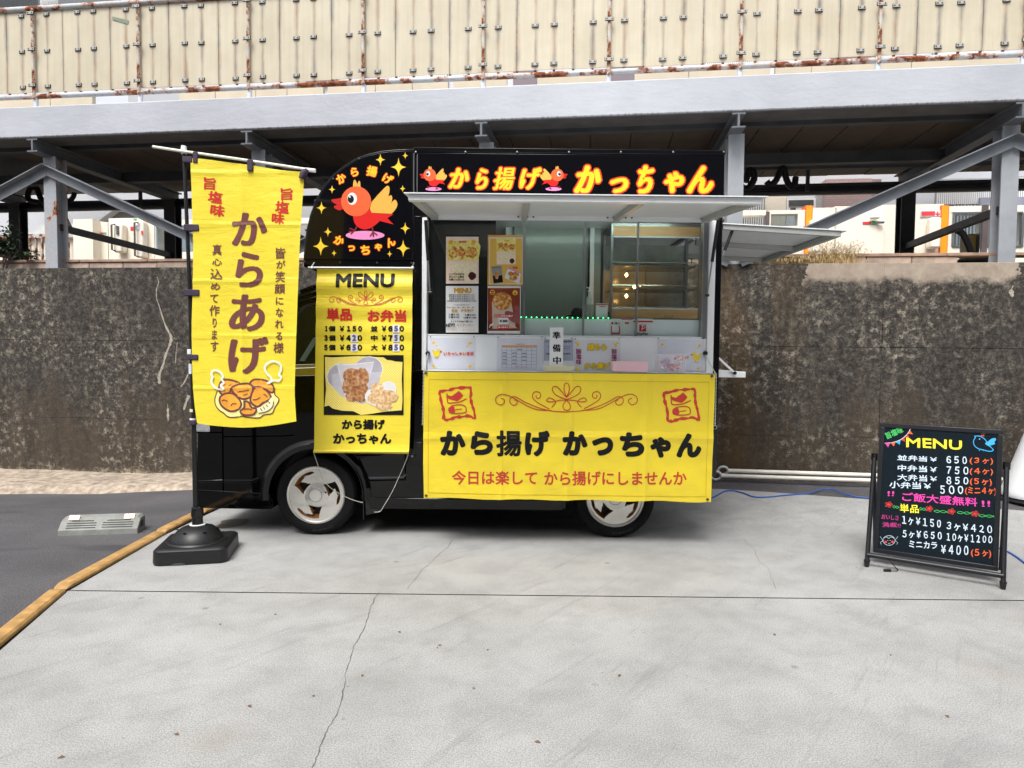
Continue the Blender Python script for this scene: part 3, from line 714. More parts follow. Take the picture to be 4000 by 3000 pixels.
rpart('wall_panel', sh, CREAM, 604, 860, 1240, 872, DB + .02, .2)
for x in (604, 690, 775, 860, 950, 1040, 1130): rpart('window_frame', sh, LOUV, x, 872, x + 6, 985, DB + .03, .08)
for x in (604, 690, 775, 860): rpart('pane', sh, SHINYW, x + 6, 874, x + 84, 984, DB + .06, .01)
rpart('orange_stripe', sh, ORS, 562, 855, 573, 1100, DB - .04, .1)
bx = rpart('cabinet_box', sh, CREAM2, 440, 873, 477, 985, DB - .16, .15, bevel=.03); rpart('vent', sh, DGREY, 454, 882, 463, 916, DB - .18, .015)
rpart('cabinet_box', sh, CREAM2, 528, 862, 560, 1006, DB - .16, .15, bevel=.03)
for x, y0, y1 in ((437, 878, 975), (527, 870, 998)):
    s, z0 = bg(x, y1, DB - .22); z1 = bg(x, y0, DB - .22)[1]; B().tube([(s + .05, DB - .18, z1 + .01), (s, DB - .22, z1), (s, DB - .22, z0), (s + .05, DB - .18, z0 - .02)], .018, 6).build('grab_bar', sh, BR, local=True)
rpart('sign', sh, SIGNR, 509, 885, 522, 900, DB - .01, .01); rpart('sign', sh, PAPER, 523, 880, 542, 896, DB - .175, .01); rpart('sign', sh, SIGNG, 521, 853, 534, 859, DB - .01, .01)
rpart('sign', sh, SIGNR, 387, 908, 403, 914, DB + .09, .01); rpart('sign', sh, SIGNG, 404, 907, 414, 915, DB + .09, .01); rpart('sign', sh, SIGNR, 551, 902, 558, 915, DB - .175, .01)
rpart('post', sh, BR, 682, 858, 688, 1100, DB - .02, .04)
# long cream wall right of the truck
cw = thing('platform_wall', 'long cream panelled platform wall with two orange stripes right of the truck', 'wall', WO, WA)
rpart('wall_panel', cw, CREAM, 3170, 812, 3260, 1100, DB, .3); rpart('wall_panel', cw, CREAM, 3262, 806, 3446, 1100, DB, .3); rpart('wall_panel', cw, CREAM2, 3448, 800, 3676, 1100, DB + .02, .3)
rpart('door_panel', cw, CREAM, 3366, 862, 3444, 1100, DB - .02, .02, bevel=.006); B().tube([(bg(3425, 871, DB - .05)[0], DB - .02, bg(3425, 871, DB)[1]), (bg(3425, 871, DB)[0], DB - .08, bg(3425, 871, DB)[1]), (bg(3445, 871, DB)[0], DB - .08, bg(3445, 871, DB)[1])], .025, 6).build('door_handle', cw, SALU, local=True)
rpart('wall_panel', cw, CREAM, 3694, 806, 4120, 828, DB, .2); rpart('wall_panel', cw, CREAM, 3694, 964, 4120, 1100, DB, .2); rpart('wall_panel', cw, CREAM, 3694, 828, 3722, 964, DB, .2); rpart('wall_panel', cw, CREAM, 3838, 828, 3858, 964, DB, .2); rpart('wall_panel', cw, CREAM, 3998, 828, 4120, 964, DB, .2)
for x0, x1 in ((3722, 3838), (3858, 3998)):
    b = B()
    for a in ((x0, 828, x1, 832), (x0, 960, x1, 964), (x0, 832, x0 + 4, 960), (x1 - 4, 832, x1, 960)): rectb(b, *a, DB - .02, .06)
    w = b.build('window_frame', cw, SALU, local=True); rpart('pane', w, SHINYW, x0 + 4, 832, x1 - 4, 960, DB + .03, .01)
for x0 in (3148, 3678):
    rpart('stripe_edge', cw, ORD, x0, 802, x0 + 18, 1100, DB - .03, .25); rpart('orange_stripe', cw, ORS, x0 + 2, 804, x0 + 16, 1098, DB - .045, .012)
rpart('cabinet_box', cw, CREAM, 3636, 848, 3676, 968, DB - .16, .15, bevel=.03); rpart('lamp_box', cw, CREAM, 3403, 842, 3440, 853, DB - .12, .1, bevel=.02); rpart('cabinet_box', cw, CREAM, 3168, 858, 3206, 985, DB - .16, .15, bevel=.03)
rpart('sign', cw, SIGNR, 3370, 866, 3402, 876, DB - .03, .008); rpart('sign', cw, SIGNG, 3405, 862, 3418, 877, DB - .03, .008)
sgn = rpart('sign', cw, PAPER, 3597, 822, 3674, 845, DB - .004, .012); rpart('sign_band', sgn, SIGNR, 3600, 826, 3652, 842, DB - .01, .005)
ar = B(); P = [bg(x, y, DB - .012) for x, y in ((3661, 827), (3665, 827), (3665, 836), (3670, 832), (3672, 835), (3663, 843), (3654, 835), (3656, 832), (3661, 836))]
ar.prism([(s, DB - .012, z) for s, z in P], (0, .006, 0)); ar.build('arrow', sgn, SIGNR, local=True)
rpart('wall_panel', cw, CREAM, 3000, 822, 3146, 834, DB, .2); rpart('wall_panel', cw, CREAM, 3000, 884, 3146, 1100, DB, .2); rpart('wall_panel', cw, CREAM, 3000, 834, 3010, 884, DB, .2); rpart('wall_panel', cw, CREAM, 3118, 834, 3146, 884, DB, .2)
rpart('pane', cw, SHINYW, 3010, 836, 3118, 884, DB + .04, .01); rpart('wall_panel', cw, CREAM, 2760, 824, 2992, 840, DB, .2); rpart('wall_panel', cw, CREAM, 2760, 884, 2992, 1100, DB, .2); rpart('post', cw, BR, 2993, 826, 2999, 1100, DB - .02, .1)
rpart('post', cw, BR, 3842, 800, 3850, 1100, DB - .06, .05)
# shelters/houses farther back
D2 = 8.0
fb = thing('station_building', 'pale station building with white louvres and a pink tiled bay behind the walkway', 'building', WO, WA)
a0 = -14; B().box(a0, 14, D2 + .2, D2 + 3, 2.1, 6.6).build('wall', fb, WBG, local=True)
def louvre(x0, y0, x1, y1, d, vertical=True, step=9):
    f = rpart('louvre_panel', fb, mat('louvre_back', (150, 152, 156), .7, 0, 0), x0, y0, x1, y1, d, .02); b = B(); (a, c), (e, g) = bg(x0, y1, d), bg(x1, y0, d)
    if vertical:
        n = int((x1 - x0) / step)
        for i in range(n): u = a + (e - a) * (i + .5) / n; b.box(u - .010, u + .010, d - .03, d - .001, c, g)
    else:
        n = int((y1 - y0) / step)
        for i in range(n): u = c + (g - c) * (i + .5) / n; b.box(a, e, d - .03, d - .001, u - .01, u + .01)
    b.build('louvre_slats', f, LOUV, local=True, stuff=True)
louvre(2850, 770, 2985, 900, D2 - .1, True, 9); louvre(3655, 700, 3905, 800, D2 - .1, True, 8); louvre(3715, 800, 3905, 960, D2 - .1, True, 13); louvre(3920, 690, 4200, 772, D2 - .1, True, 8)
rpart('wall_bay', fb, CREAM2, 2985, 762, 3068, 900, D2, .1); w = rpart('window', fb, LOUV, 3074, 776, 3190, 900, D2, .1); rpart('pane', w, DGREY, 3082, 782, 3178, 803, D2 - .02, .015); rpart('pane', w, DGREY, 3088, 812, 3108, 830, D2 - .02, .015)
TILE = NT('pink_tile'); bt = TILE.n('TexBrick', Vector=TILE.co((1, 1, 1), rot=(R(90), 0, 0)), Color1=lin((196, 172, 172)), Color2=lin((188, 164, 166)), Mortar=lin((160, 138, 142)), Scale=6.0); TILE.base(bt.outputs[0]); TILE.p.inputs['Roughness'].default_value = .5
rpart('tiled_bay', fb, TILE.m, 3226, 700, 3400, 900, D2 - .2, .3); rpart('tiled_bay', fb, mat('tile_dark', (158, 136, 140), .5), 3400, 700, 3436, 900, D2 - .15, .3); rpart('wall_bay', fb, MESHG, 3190, 740, 3226, 900, D2 - .02, .1)
bnd = rpart('name_band', fb, mat('band_grey', (150, 154, 172), .5), 3830, 772, 4200, 812, D2 - .3, .08)
ga, gb = bg(3952, 806, D2 - .31), bg(3976, 782, D2 - .31)
nv, fs, be = glyphs('寺'); mx = max(v[0] for v in nv); mn = min(v[0] for v in nv); my = min(v[1] for v in nv); My = max(v[1] for v in nv)
B().add([(ga[0] + (v[0] - mn) / (mx - mn) * (gb[0] - ga[0]), D2 - .305, ga[1] + (v[1] - my) / (My - my) * (gb[1] - ga[1])) for v in nv], fs).build('lettering', bnd, WHITE, local=True)
rs_ = rpart('shop_sign', fb, SIGNR, 3770, 822, 3832, 836, D2 - .12, .02); rpart('shop_sign', fb, SIGNR, 3955, 822, 4040, 836, D2 - .12, .02)
# left part: gabled roof, mesh screens, pale canopy
gbp = [bg(x, y, D2 - .6) for x, y in ((388, 868), (452, 824), (540, 824), (610, 868), (610, 1000), (388, 1000))]
gh = thing('gabled_shed', 'small grey gabled roof end showing above the cream shelter', 'building', WO, WA)
B().prism([(s, D2 - .6, z) for s, z in gbp], (0, .5, 0)).build('wall', gh, mat('mesh_dark', (132, 130, 126), .7, 0, .1, 120), local=True)
for q in ((388, 870, 452, 824), (452, 824, 540, 824), (540, 824, 612, 870)):
    p, r_ = bg(q[0], q[1], D2 - .7), bg(q[2], q[3], D2 - .7); B().bar((p[0], D2 - .6, p[1] + .02), (r_[0], D2 - .6, r_[1] + .02), .4, .05).build('roof_edge', gh, LOUV, local=True)
cn = thing('platform_canopy', 'pale grey slanting canopy beyond the rusty column', 'canopy', WO, WA); cq = [bg(x, y, 6.2) for x, y in ((60, 918), (60, 908), (128, 906), (150, 880), (290, 874), (290, 900), (232, 918))]
B().prism([(s, 6.2, z) for s, z in cq], (0, .8, 0)).build('roof', cn, mat('canopy_grey', (204, 208, 208), .6), local=True)
nf = thing('platform_fence', 'cream sheet fence with rusty white posts on the far left', 'fence', WO, WA)
rpart('screen_sheet', nf, CREAM2, -300, 932, 290, 1100, DB + .3, .01); rpart('rail', nf, RPIPE, -300, 920, 290, 927, DB + .22, .05)
for x in (15, 41, 67, 91, 115, 139, 163, 188, 213, 239, 265): rpart('post', nf, RPOST, x - 3, 926, x + 3, 1100, DB + .2, .05)
# upper level seen in the slit between fascia and fence
ub = thing('upper_parapet', 'cream panelled parapet of the far platform showing just above the grey fascia', 'wall', WO, WA); D3 = 6.4
for i, (x0, x1) in enumerate(((-120, 195), (197, 360), (700, 840), (842, 998), (1000, 1120), (1122, 1262), (1280, 1465), (1467, 1610), (1612, 1750), (1770, 1980), (2100, 2380), (2480, 2690), (2692, 3010), (3030, 3170), (3172, 3560), (3562, 3980))):
    y0 = 385 + (208 - 385) * x0 / 4000; y1 = 385 + (208 - 385) * x1 / 4000; (a, z0), (e, z1) = bg(x0, y0 - (2 if i % 3 else -4), D3), bg(x1, y1, D3)
    B().box(a, e, D3, D3 + .1, 4.6, (z0 + z1) / 2).build('wall_panel', ub, CREAM3, local=True)
ob = thing('far_building', 'large pale building with grey mesh screens and dark window bands beyond the fence', 'building', WO, WA)
B().box(-18, 18, 12, 14, 2.1, 11).build('wall', ob, WBG, local=True)
def rp2(name, m, x0, y0, x1, y1): return rpart(name, ob, m, x0, y0, x1, y1, 11.9, .08)
rp2('mesh_screen', mat('mesh_dark2', (104, 108, 112), .6, 0, .2, 200), -60, -90, 640, 50); rp2('window', DGREY, -60, -60, 150, 42); w = rp2('window_mullion', LOUV, 155, -60, 228, 45)
rp2('mesh_screen', MESHG, 500, 340, 760, 420); rp2('window_band', mat('tile_band', (120, 108, 114), .6, 0, .1, 60), 1195, 300, 1315, 330); rp2('window_band', mat('tile_band', (120, 108, 114)), 2005, 260, 2095, 345); rp2('window_band', mat('tile_band', (120, 108, 114)), 2385, 255, 2510, 330); rp2('window_band', mat('tile_band', (120, 108, 114)), 3250, 205, 3420, 275)
for (x0, y0, x1, y1) in ((1520, 290, 1745, 330), (2755, 230, 2945, 270), (3650, 175, 3915, 245)):
    b = B(); (a, c), (e, g) = bg(x0, y1, 11.8), bg(x1, y0, 11.8); n = int((x1 - x0) / 8)
    f = rp2('louvre_panel', mat('louvre_back', (150, 152, 156)), x0, y0, x1, y1)
    for i in range(n): u = a + (e - a) * (i + .5) / n; b.box(u - .016, u + .016, 11.8, 11.88, c, g)
    b.build('louvre_slats', f, LOUV, local=True, stuff=True)

# plants on the wall top
def leaf_tuft(name, cx, cy, w, h, n, m, label, cat, droop, ln=.06, wd=.018, kind=None):
    s, z = wl(cx, cy, .12); b = B()
    for i in range(n):
        x = s + random.gauss(0, w * .4); y = .12 + random.uniform(-.09, .12); zz = z + abs(random.gauss(0, h * .45)); a = random.uniform(0, 6.28); el = random.uniform(-.4, 1.2)
        d = Vector((math.cos(a) * math.cos(el), math.sin(a) * math.cos(el), math.sin(el))); q = Vector((-math.sin(a), math.cos(a), .2)).normalized(); p = Vector((x, y, zz)); l = ln * random.uniform(.6, 1.4)
        b.add([p, p + d * l * .5 + q * wd, p + d * l - Vector((0, 0, droop * l)), p + d * l * .5 - q * wd], [(0, 1, 2, 3)])
    t = thing(name, label, cat, WO, WA); o = b.build('foliage', t, m, local=True); return t
LEAF = mat('leaf_dark', (52, 70, 44), .6, 0, .4, 9)
t = leaf_tuft('shrub', 20, 1000, .16, .32, 420, LEAF, 'dark green leafy shrub on the wall top at the far left', 'shrub', .2)
for i in range(5): B().tube([(wl(20, 1040, .12)[0] + random.uniform(-.05, .05), .12, 2.1), (wl(20, 1040, .12)[0] + random.uniform(-.2, .2), .12, 2.1 + random.uniform(.15, .35))], .006, 5).build('stem', t, BR, local=True)
leaf_tuft('shrub', 100, 1010, .13, .08, 90, LEAF, 'low green sprigs on the kerb left of the rusty column', 'shrub', .2)
leaf_tuft('weed', 1170, 1040, .1, .02, 40, LEAF, 'few small green weeds on the wall behind the yellow flag', 'weed', .2, .03, .008)
STRAW = mat('dry_straw', (200, 174, 126), .8, 0, .3, 20)
def straw(cx, w, h, n, label):
    s, z = wl(cx, 1040, .05); b = B()
    for i in range(n):
        x = s + random.gauss(0, w * .45); y = .08 + random.uniform(-.06, .1); L = h * random.uniform(.3, 1.1); bend = random.uniform(-1, 1) * L * .9
        P = [Vector((x + bend * u * u, y + random.uniform(-.01, .01) - .05 * u * u, 2.116 + L * (u - .35 * u * u))) for u in (0, .35, .7, 1)]; wv = Vector((.003, .001, 0))
        b.add([q for i_, p in enumerate(P) for q in (p - wv * (1.1 - i_ * .25), p + wv * (1.1 - i_ * .25))], [(0, 1, 3, 2), (2, 3, 5, 4), (4, 5, 7, 6)])
        if random.random() < .25:
            e = P[-1]; b.add([e, e + Vector((.006, 0, .012)), e + Vector((bend * .1, 0, -.02)), e + Vector((-.006, 0, .004))], [(0, 1, 2, 3)])
    o = b.build('grass_tuft', thing('grass_tmp', 'x', 'x', WO, WA), STRAW, local=True); r = o.parent; o.parent = None; o.matrix_world = WM[r.name]; bpy.data.objects.remove(r)
    tag(o, label, 'dry grass'); o['kind'] = 'stuff'
straw(3080, .42, .10, 700, 'matted dry yellow grass on the wall top below the rear flap'); straw(3270, .22, .30, 260, 'tall dry grass tuft on the wall top right of the rear flap')
TARP = mat('black_sheet', (20, 20, 22), .5, 0, .1)
def heap(cx, w, h, d, label):
    t = thing('plastic_sheet', label, 'sheet', WO, WA, 'crumpled black plastic on the wall top'); s, z = wl(cx, 1010, d); b = B(); n = 14; V = []
    for i in range(n + 1):
        for j in range(4):
            u = i / n; V.append((s + (u - .5) * w, d + (j - 1.5) * .06, 2.2 + (h * (.4 + .6 * random.random()) * math.sin(math.pi * u) if j in (1, 2) else 0)))
    b.add(V, [(i * 4 + j, i * 4 + j + 1, i * 4 + j + 5, i * 4 + j + 4) for i in range(n) for j in range(3)]); b.build('sheet', t, TARP, local=True)
heap(3520, .75, .08, .5, 'crumpled black plastic sheet around the foot of the dark rear column'); heap(3810, .4, .07, .6, 'crumpled black plastic sheet under the dark yellow box')
(sa, za), (sb, zb) = wl(3787, 975, .7), wl(3830, 912, .7)
yb = thing('yellow_box', 'dark yellow and black equipment box standing on the wall top', 'box', WO, WA); B().box(sa, sb, .7, .9, 2.2, zb).build('box', yb, mat('box_yellow', (110, 92, 30), .5), local=True, bevel=.01); B().box(sa + .06, sb - .01, .69, .699, 2.22, zb - .02).build('panel', yb, TARP, local=True)
hose([(3738, 900), (3762, 915), (3782, 955), (3796, 992)], .55, .03, 'thick black hose bending down beside the dark yellow box')

# ================================================================== FOOD TRUCK
YT = 4.6; YB = 6.02
def tp(px, py, Y=YT): p = onY(px, py, Y); return p.x, p.z
truck = thing('food_truck', 'black fried chicken food truck with open white serving hatch and curved sign over the cab', 'food truck', (-.37, YT, 0))
def prismY(pts, y0, y1): b = B(); return b.prism([(x, y0, z) for x, z in pts], (0, y1 - y0, 0))
def pxprism(pts, y0, y1, Y=None): return prismY([tp(x, y, Y or YT) for x, y in pts], y0, y1)
def arc(c, r, a0, a1, n): return [(c[0] + r * math.cos(R(a0 + (a1 - a0) * i / n)), c[1] + r * math.sin(R(a0 + (a1 - a0) * i / n))) for i in range(n + 1)]
FW = tp(1234, 1947); RW = tp(2403, 1958); WR = .272
FW = (FW[0], WR); RW = (RW[0], WR)
fz = lambda y: tp(2000, y)[1]
XR = tp(2814, 1200)[0]; XL = tp(1617, 1000)[0]; ZB = 1.13; ZT = tp(2200, 583)[1]
nose = [tp(*p) for p in ((1058, 1992), (770, 1982), (766, 1900), (768, 1760), (773, 1640), (790, 1560), (840, 1500), (1000, 1455))]
low = nose + [tp(1617, 1432), (XL, ZB), (XR - .01, ZB), (XR - .01, .235)] + [(RW[0] + .40, .235)] + arc(RW, .325, 5, 175, 14) + [(RW[0] - .40, .20), (FW[0] + .43, .20), (FW[0] + .355, .22)] + arc(FW, .325, 8, 172, 14) + [(FW[0] - .30, .215)]
low = nose + [tp(1617, 1432), (XL, ZB), (XR - .01, ZB), (XR - .01, .43), (RW[0] + .42, .40)] + arc(RW, .325, 22, 170, 14) + [(RW[0] - .335, .19), (FW[0] + .335, .19)] + arc(FW, .325, 12, 172, 14) + [(FW[0] - .315, .21)]
b = prismY(low, YT, YB); b.build('body', truck, BLACK, bevel=.022, seg=3)
B().box(FW[0] - .3, FW[0] + .3, YT + .25, YB - .25, .2, .6).box(RW[0] - .3, RW[0] + .3, YT + .25, YB - .25, .2, .6).box(-1.6, 1.2, YT + .2, YB - .2, .22, .4).build('underbody', truck, BLACKR)
# wheel arch flares and side sill
for c, nm, a0, a1 in ((FW, 'arch_flare', -4, 186), (RW, 'arch_flare', 18, 184)):
    b = B(); n = 26; V = []
    for i in range(n + 1):
        a = R(a0 + (a1 - a0) * i / n); ca, sa_ = math.cos(a), math.sin(a)
        for r, y in ((.318, YT + .03), (.318, YT - .012), (.330, YT - .022), (.352, YT - .024), (.378, YT - .004), (.385, YT + .006)): V.append((c[0] + r * ca, y, max(.12, c[1] + r * sa_)))
    b.add(V, [(i * 6 + j, i * 6 + j + 1, i * 6 + j + 7, i * 6 + j + 6) for i in range(n) for j in range(5)]); b.build(nm, truck, BLACK, smooth=40)
sx0, sx1 = tp(1445, 1960)[0], RW[0] - .36
B().prism([(sx0, YT - .002, fz(1948)), (sx0, YT - .008, fz(1951)), (sx0, YT - .010, fz(1990)), (sx0, YT - .002, .185)], (sx1 - sx0, 0, 0)).build('side_sill', truck, BLACK, bevel=.004)
# cab upper: pillars, dark windows, belt moulding
cabu = [tp(*p) for p in ((812, 1540), (842, 1492), (1110, 1168), (1165, 1124), (1260, 1090), (1617, 1046), (1617, 1440), (1000, 1466))]
prismY(cabu, YT + .035, YB - .035).build('cab_shell', truck, BLACK, bevel=.03, seg=3)
wpts = [(1010, 1440), (1165, 1215), (1195, 1196), (1245, 1185), (1600, 1178), (1600, 1412)]
pxprism(wpts, YT + .022, YT + .034).build('side_window', truck, mat('tinted_glass', (14, 22, 18), .04, 0, 0, coat=.3), bevel=.004)
pxprism([(1045, 1436), (1030, 1445), (1010, 1440), (1165, 1205), (1195, 1187), (1245, 1176), (1600, 1169), (1600, 1178), (1245, 1185), (1200, 1197), (1172, 1220)][3:], YT + .018, YT + .036).build('window_trim', truck, BLACKR)
pxprism([(1000, 1430), (1600, 1408), (1600, 1420), (1000, 1443)], YT - .004, YT + .03).build('belt_trim', truck, mat('chrome', (215, 215, 215), .12, 1, 0), bevel=.002)
pxprism([(1000, 1443), (1600, 1421), (1600, 1458), (1000, 1474)], YT - .008, YT + .03).build('belt_trim', truck, mat('chrome', (215, 215, 215)), bevel=.004)
pxprism([(1165, 1410), (1222, 1318), (1232, 1318), (1232, 1340), (1186, 1412)], YT + .018, YT + .036).build('window_trim', truck, mat('trim_green', (92, 112, 104), .2), bevel=.002)
for (a, c) in (((1166, 1130), (1235, 1105)), ((1166, 1152), (1235, 1132)), ((1166, 1172), (1235, 1155))):
    pxprism([a, c, (c[0], c[1] + 8), (a[0], a[1] + 10)], YT + .024, YT + .04).build('roof_rail', truck, BLACK, bevel=.002)
# windscreen on the sloping nose, bumper, headlight
p, q = Vector((tp(842, 1492)[0], 0, tp(842, 1492)[1])), Vector((tp(1110, 1168)[0], 0, tp(1110, 1168)[1])); nn = Vector((-(q - p).z, 0, (q - p).x)).normalized() * .012
B().prism([p + (q - p) * .08 + nn + Vector((0, YT + .12, 0)), p + (q - p) * .92 + nn + Vector((0, YT + .12, 0)), p + (q - p) * .92 - nn * .2 + Vector((0, YT + .12, 0)), p + (q - p) * .08 - nn * .2 + Vector((0, YT + .12, 0))], (0, YB - YT - .24, 0)).build('windscreen', truck, mat('tinted_glass', (14, 22, 18)))
pxprism([(755, 1878), (872, 1873), (872, 1884), (755, 1888)], YT - .002, YT + .04).build('bumper_crease', truck, BLACK, bevel=.004)
pxprism([(872, 1874), (990, 1874), (1000, 1866), (1004, 1884), (872, 1885)], YT - .002, YT + .04).build('body_crease', truck, BLACK, bevel=.004)
pxprism([(762, 1912), (875, 1918), (1055, 1930), (1058, 1948), (1052, 1956), (1058, 1990), (764, 1984)], YT - .003, YT + .04).build('bumper_lip', truck, BLACK, bevel=.0025, seg=1)
def groove(pts, w=4, y=YT - .0012):
    a = Art((0, YT, 0), (0, -1, 0), lift=.0012); a.stroke(pts, w, mat('gap_black', (1, 1, 1), 1, 0, 0, spec=0)); return a
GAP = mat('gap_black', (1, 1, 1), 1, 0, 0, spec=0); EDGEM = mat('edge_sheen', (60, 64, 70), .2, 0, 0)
a = Art((0, YT, 0), (0, -1, 0), lift=.0012)
a.stroke([(870, 1665), (871, 1780), (872, 1925)], 5, GAP); a.stroke([(768, 1689), (868, 1689)], 4, GAP); a.stroke([(872, 1706), (1100, 1703), (1150, 1700)], 4, GAP)
a.stroke(sp2([(1350, 1796), (1362, 1782), (1400, 1779), (1480, 1778), (1500, 1770), (1540, 1765)]), 4, GAP); a.stroke([(1580, 1440), (1583, 1768), (1583, 1870)], 5, GAP)
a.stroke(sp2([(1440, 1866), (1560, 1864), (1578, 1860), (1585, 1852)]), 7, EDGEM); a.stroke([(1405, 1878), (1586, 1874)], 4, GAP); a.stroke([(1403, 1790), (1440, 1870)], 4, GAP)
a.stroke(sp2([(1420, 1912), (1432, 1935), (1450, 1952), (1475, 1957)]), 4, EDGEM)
a.done('panel_gap', truck)  # dark panel gaps, plus grey strokes painting highlights on the creases
B().lathe([(.021, 0), (.021, -.006), (.016, -.009), (.0, -.009)], 'y', (tp(1611, 1781)[0], YT, tp(1611, 1781)[1]), 20).build('filler_cap', truck, BLACKR)
B().lathe([(.0, -.012), (.007, -.012), (.007, -.008)], 'y', (tp(1611, 1781)[0], YT, tp(1611, 1781)[1]), 12).build('key_hole', truck, SALU)
hx0, hz0 = tp(755, 1687); hx1, hz1 = tp(820, 1640)
HL = mat('lamp_lens', (196, 202, 208), .12, .4, .1, 30, coat=.5)
B().box(hx0, hx1, YT - .006, YT + .12, hz0, hz1).build('headlight', truck, HL, bevel=.008)
for i in range(5): B().box(hx0 + .01, hx1 - .006, YT - .009, YT - .006, hz0 + .012 + i * .011, hz0 + .016 + i * .011).build('lens_rib', truck, HL)
# wheels
def wheel(c, y, spin, lettering=True):
    w = B()
    n = 48; prof = [(.197, .0), (.205, -.006), (.222, -.013), (.245, -.014), (.262, -.006), (.270, .012), (WR, .03), (WR, .155), (.262, .172), (.215, .178), (.197, .165)]
    t = w.lathe([(r, y + h) for r, h in prof], 'y', (c[0], 0, c[1]), n, closed=True).build('tyre', truck, RUBBER, smooth=35)
    tb = B()
    for i in range(72):
        a0 = R(i * 5); a = [(c[0] + r * math.cos(a0 + da), y + yy, c[1] + r * math.sin(a0 + da)) for r, da, yy in ((.259, 0, -.0092), (.259, .05, -.0092), (.2725, .05, .02), (.2725, 0, .02))]
        tb.add(a, [(0, 1, 2, 3)])
    tb.build('tread_lug', t, mat('lug_black', (14, 14, 15), .7, 0, 0), stuff=True)
    if lettering:
        le = B(); nv, fs, be = glyphs('KUMHO'); mx = max(v[0] for v in nv)
        le.add([(c[0] + (.222 + v[1] * .022) * math.cos(-R(95) + (v[0] / mx) * .62), y - .0150, c[1] + (.222 + v[1] * .022) * math.sin(-R(95) + (v[0] / mx) * .62)) for v in nv], fs)
        # letters read outward at the foot of the tyre
        le.v = [(c[0] + (.244 - ((Vector((x - c[0], z - c[1])).length) - .222)) * (x - c[0]) / Vector((x - c[0], z - c[1])).length, yy, c[1] + (.244 - ((Vector((x - c[0], z - c[1])).length) - .222)) * (z - c[1]) / Vector((x - c[0], z - c[1])).length) for x, yy, z in le.v]
        le.build('lettering', t, mat('tyre_letter', (44, 45, 47), .5, 0, 0))
    rim = B().mat(ALU)
    rim.lathe([(.196, y + .02), (.199, y - .004), (.193, y - .012), (.184, y - .010), (.179, y + .004)], 'y', (c[0], 0, c[1]), n)
    rim.f = rim.f[:-2]; rim.mi = rim.mi[:-2]
    hole = [(.835, 157), (.84, 146), (.845, 136), (.855, 124), (.862, 112), (.855, 100), (.80, 94), (.765, 100), (.75, 120), (.705, 140), (.57, 130), (.45, 114), (.42, 124), (.40, 137), (.41, 150), (.43, 160), (.45, 178), (.52, 170), (.607, 163), (.75, 158)]
    RR = .193; loops = [[Vector((.181 * math.cos(t * 2 * math.pi / 60), .181 * math.sin(t * 2 * math.pi / 60), 0)) for t in range(60)]]
    for k in range(3):
        loops.append([Vector((RR * r * math.cos(R(th - 120 * k + spin)), RR * r * math.sin(R(th - 120 * k + spin)), 0)) for r, th in reversed(hole)])
    tri = tessellate_polygon(loops); allv = [p_ for l in loops for p_ in l]
    yy = lambda p_: y + .004 - .010 * max(0, 1 - (p_.length / .12)) 
    rim.add([(c[0] + p_.x, yy(p_), c[1] + p_.y) for p_ in allv], tri)
    rim.mat(GOLD)
    for l in loops[1:]:
        m_ = len(l); V = [(c[0] + p_.x, yy(p_), c[1] + p_.y) for p_ in l] + [(c[0] + p_.x * (.87 if p_.length > .125 else 1.0), y + .055, c[1] + p_.y * (.87 if p_.length > .125 else 1.0)) for p_ in l]
        rim.add(V, [(i, (i + 1) % m_, m_ + (i + 1) % m_, m_ + i) for i in range(m_)])
    ro = rim.build('rim', truck, smooth=30)
    B().lathe([(.0, y - .012), (.040, y - .012), (.045, y - .006), (.062, y - .002), (.080, y + .0035)], 'y', (c[0], 0, c[1]), 32).build('hub_cap', ro, ALU, smooth=25)
    B().lathe([(.0405, y - .0125), (.043, y - .0135), (.0455, y - .0125)], 'y', (c[0], 0, c[1]), 32, closed=True).build('hub_ring', ro, SALU)
    rb = B()
    for k in range(3):
        base = R(100 - 120 * k + spin); ux, uz = math.cos(base), math.sin(base); vx, vz = -uz, ux
        for i in range(8):
            o0 = .088 + i * .0075; x0, x1 = -.012 + .003 * i, .048 + .0015 * i
            rb.bar((c[0] + ux * o0 + vx * x0, y + .003, c[1] + uz * o0 + vz * x0), (c[0] + ux * o0 + vx * x1, y + .003, c[1] + uz * o0 + vz * x1), .0022, .0022, (0, 1, 0))
    rb.build('spoke_rib', ro, mat('rib_bright', (236, 234, 228), .2, .9, 0), stuff=True)
    B().lathe([(.006, y - .004), (.006, y - .008), (.0, y - .008)], 'y', (c[0] + .082 * math.cos(R(24 + spin)) * .9, 0, c[1] + .05 * math.sin(R(24 + spin))), 10).build('valve_bolt', ro, BLACKR)
    B().lathe([(.0, y + .06), (.14, y + .06), (.14, y + .09), (.17, y + .09), (.17, y + .12)], 'y', (c[0], 0, c[1]), 24).build('brake_drum', ro, mat('drum', (40, 38, 36), .6, .5, .2), smooth=30)
wheel(FW, YT + .002, 0); wheel(RW, YT + .002, -34)
for c in (FW, RW):
    B().lathe([(.12, YB - .20), (.2, YB - .20), (WR, YB - .17), (WR, YB - .04), (.2, YB - .02), (.05, YB - .02)], 'y', (c[0], 0, c[1]), 28).build('tyre', truck, RUBBER, smooth=35)
mx0 = tp(1418, 1890)[0]; B().box(mx0, mx0 + .006, YT + .0, YT + .16, tp(1418, 2030)[1], tp(1418, 1890)[1]).build('mud_flap', truck, BLACKR)
pxprism([(1424, 1905), (1440, 1945), (1490, 1965), (1490, 2000), (1430, 2012)], YT - .006, YT + .08).build('arch_liner', truck, BLACKR, bevel=.004)
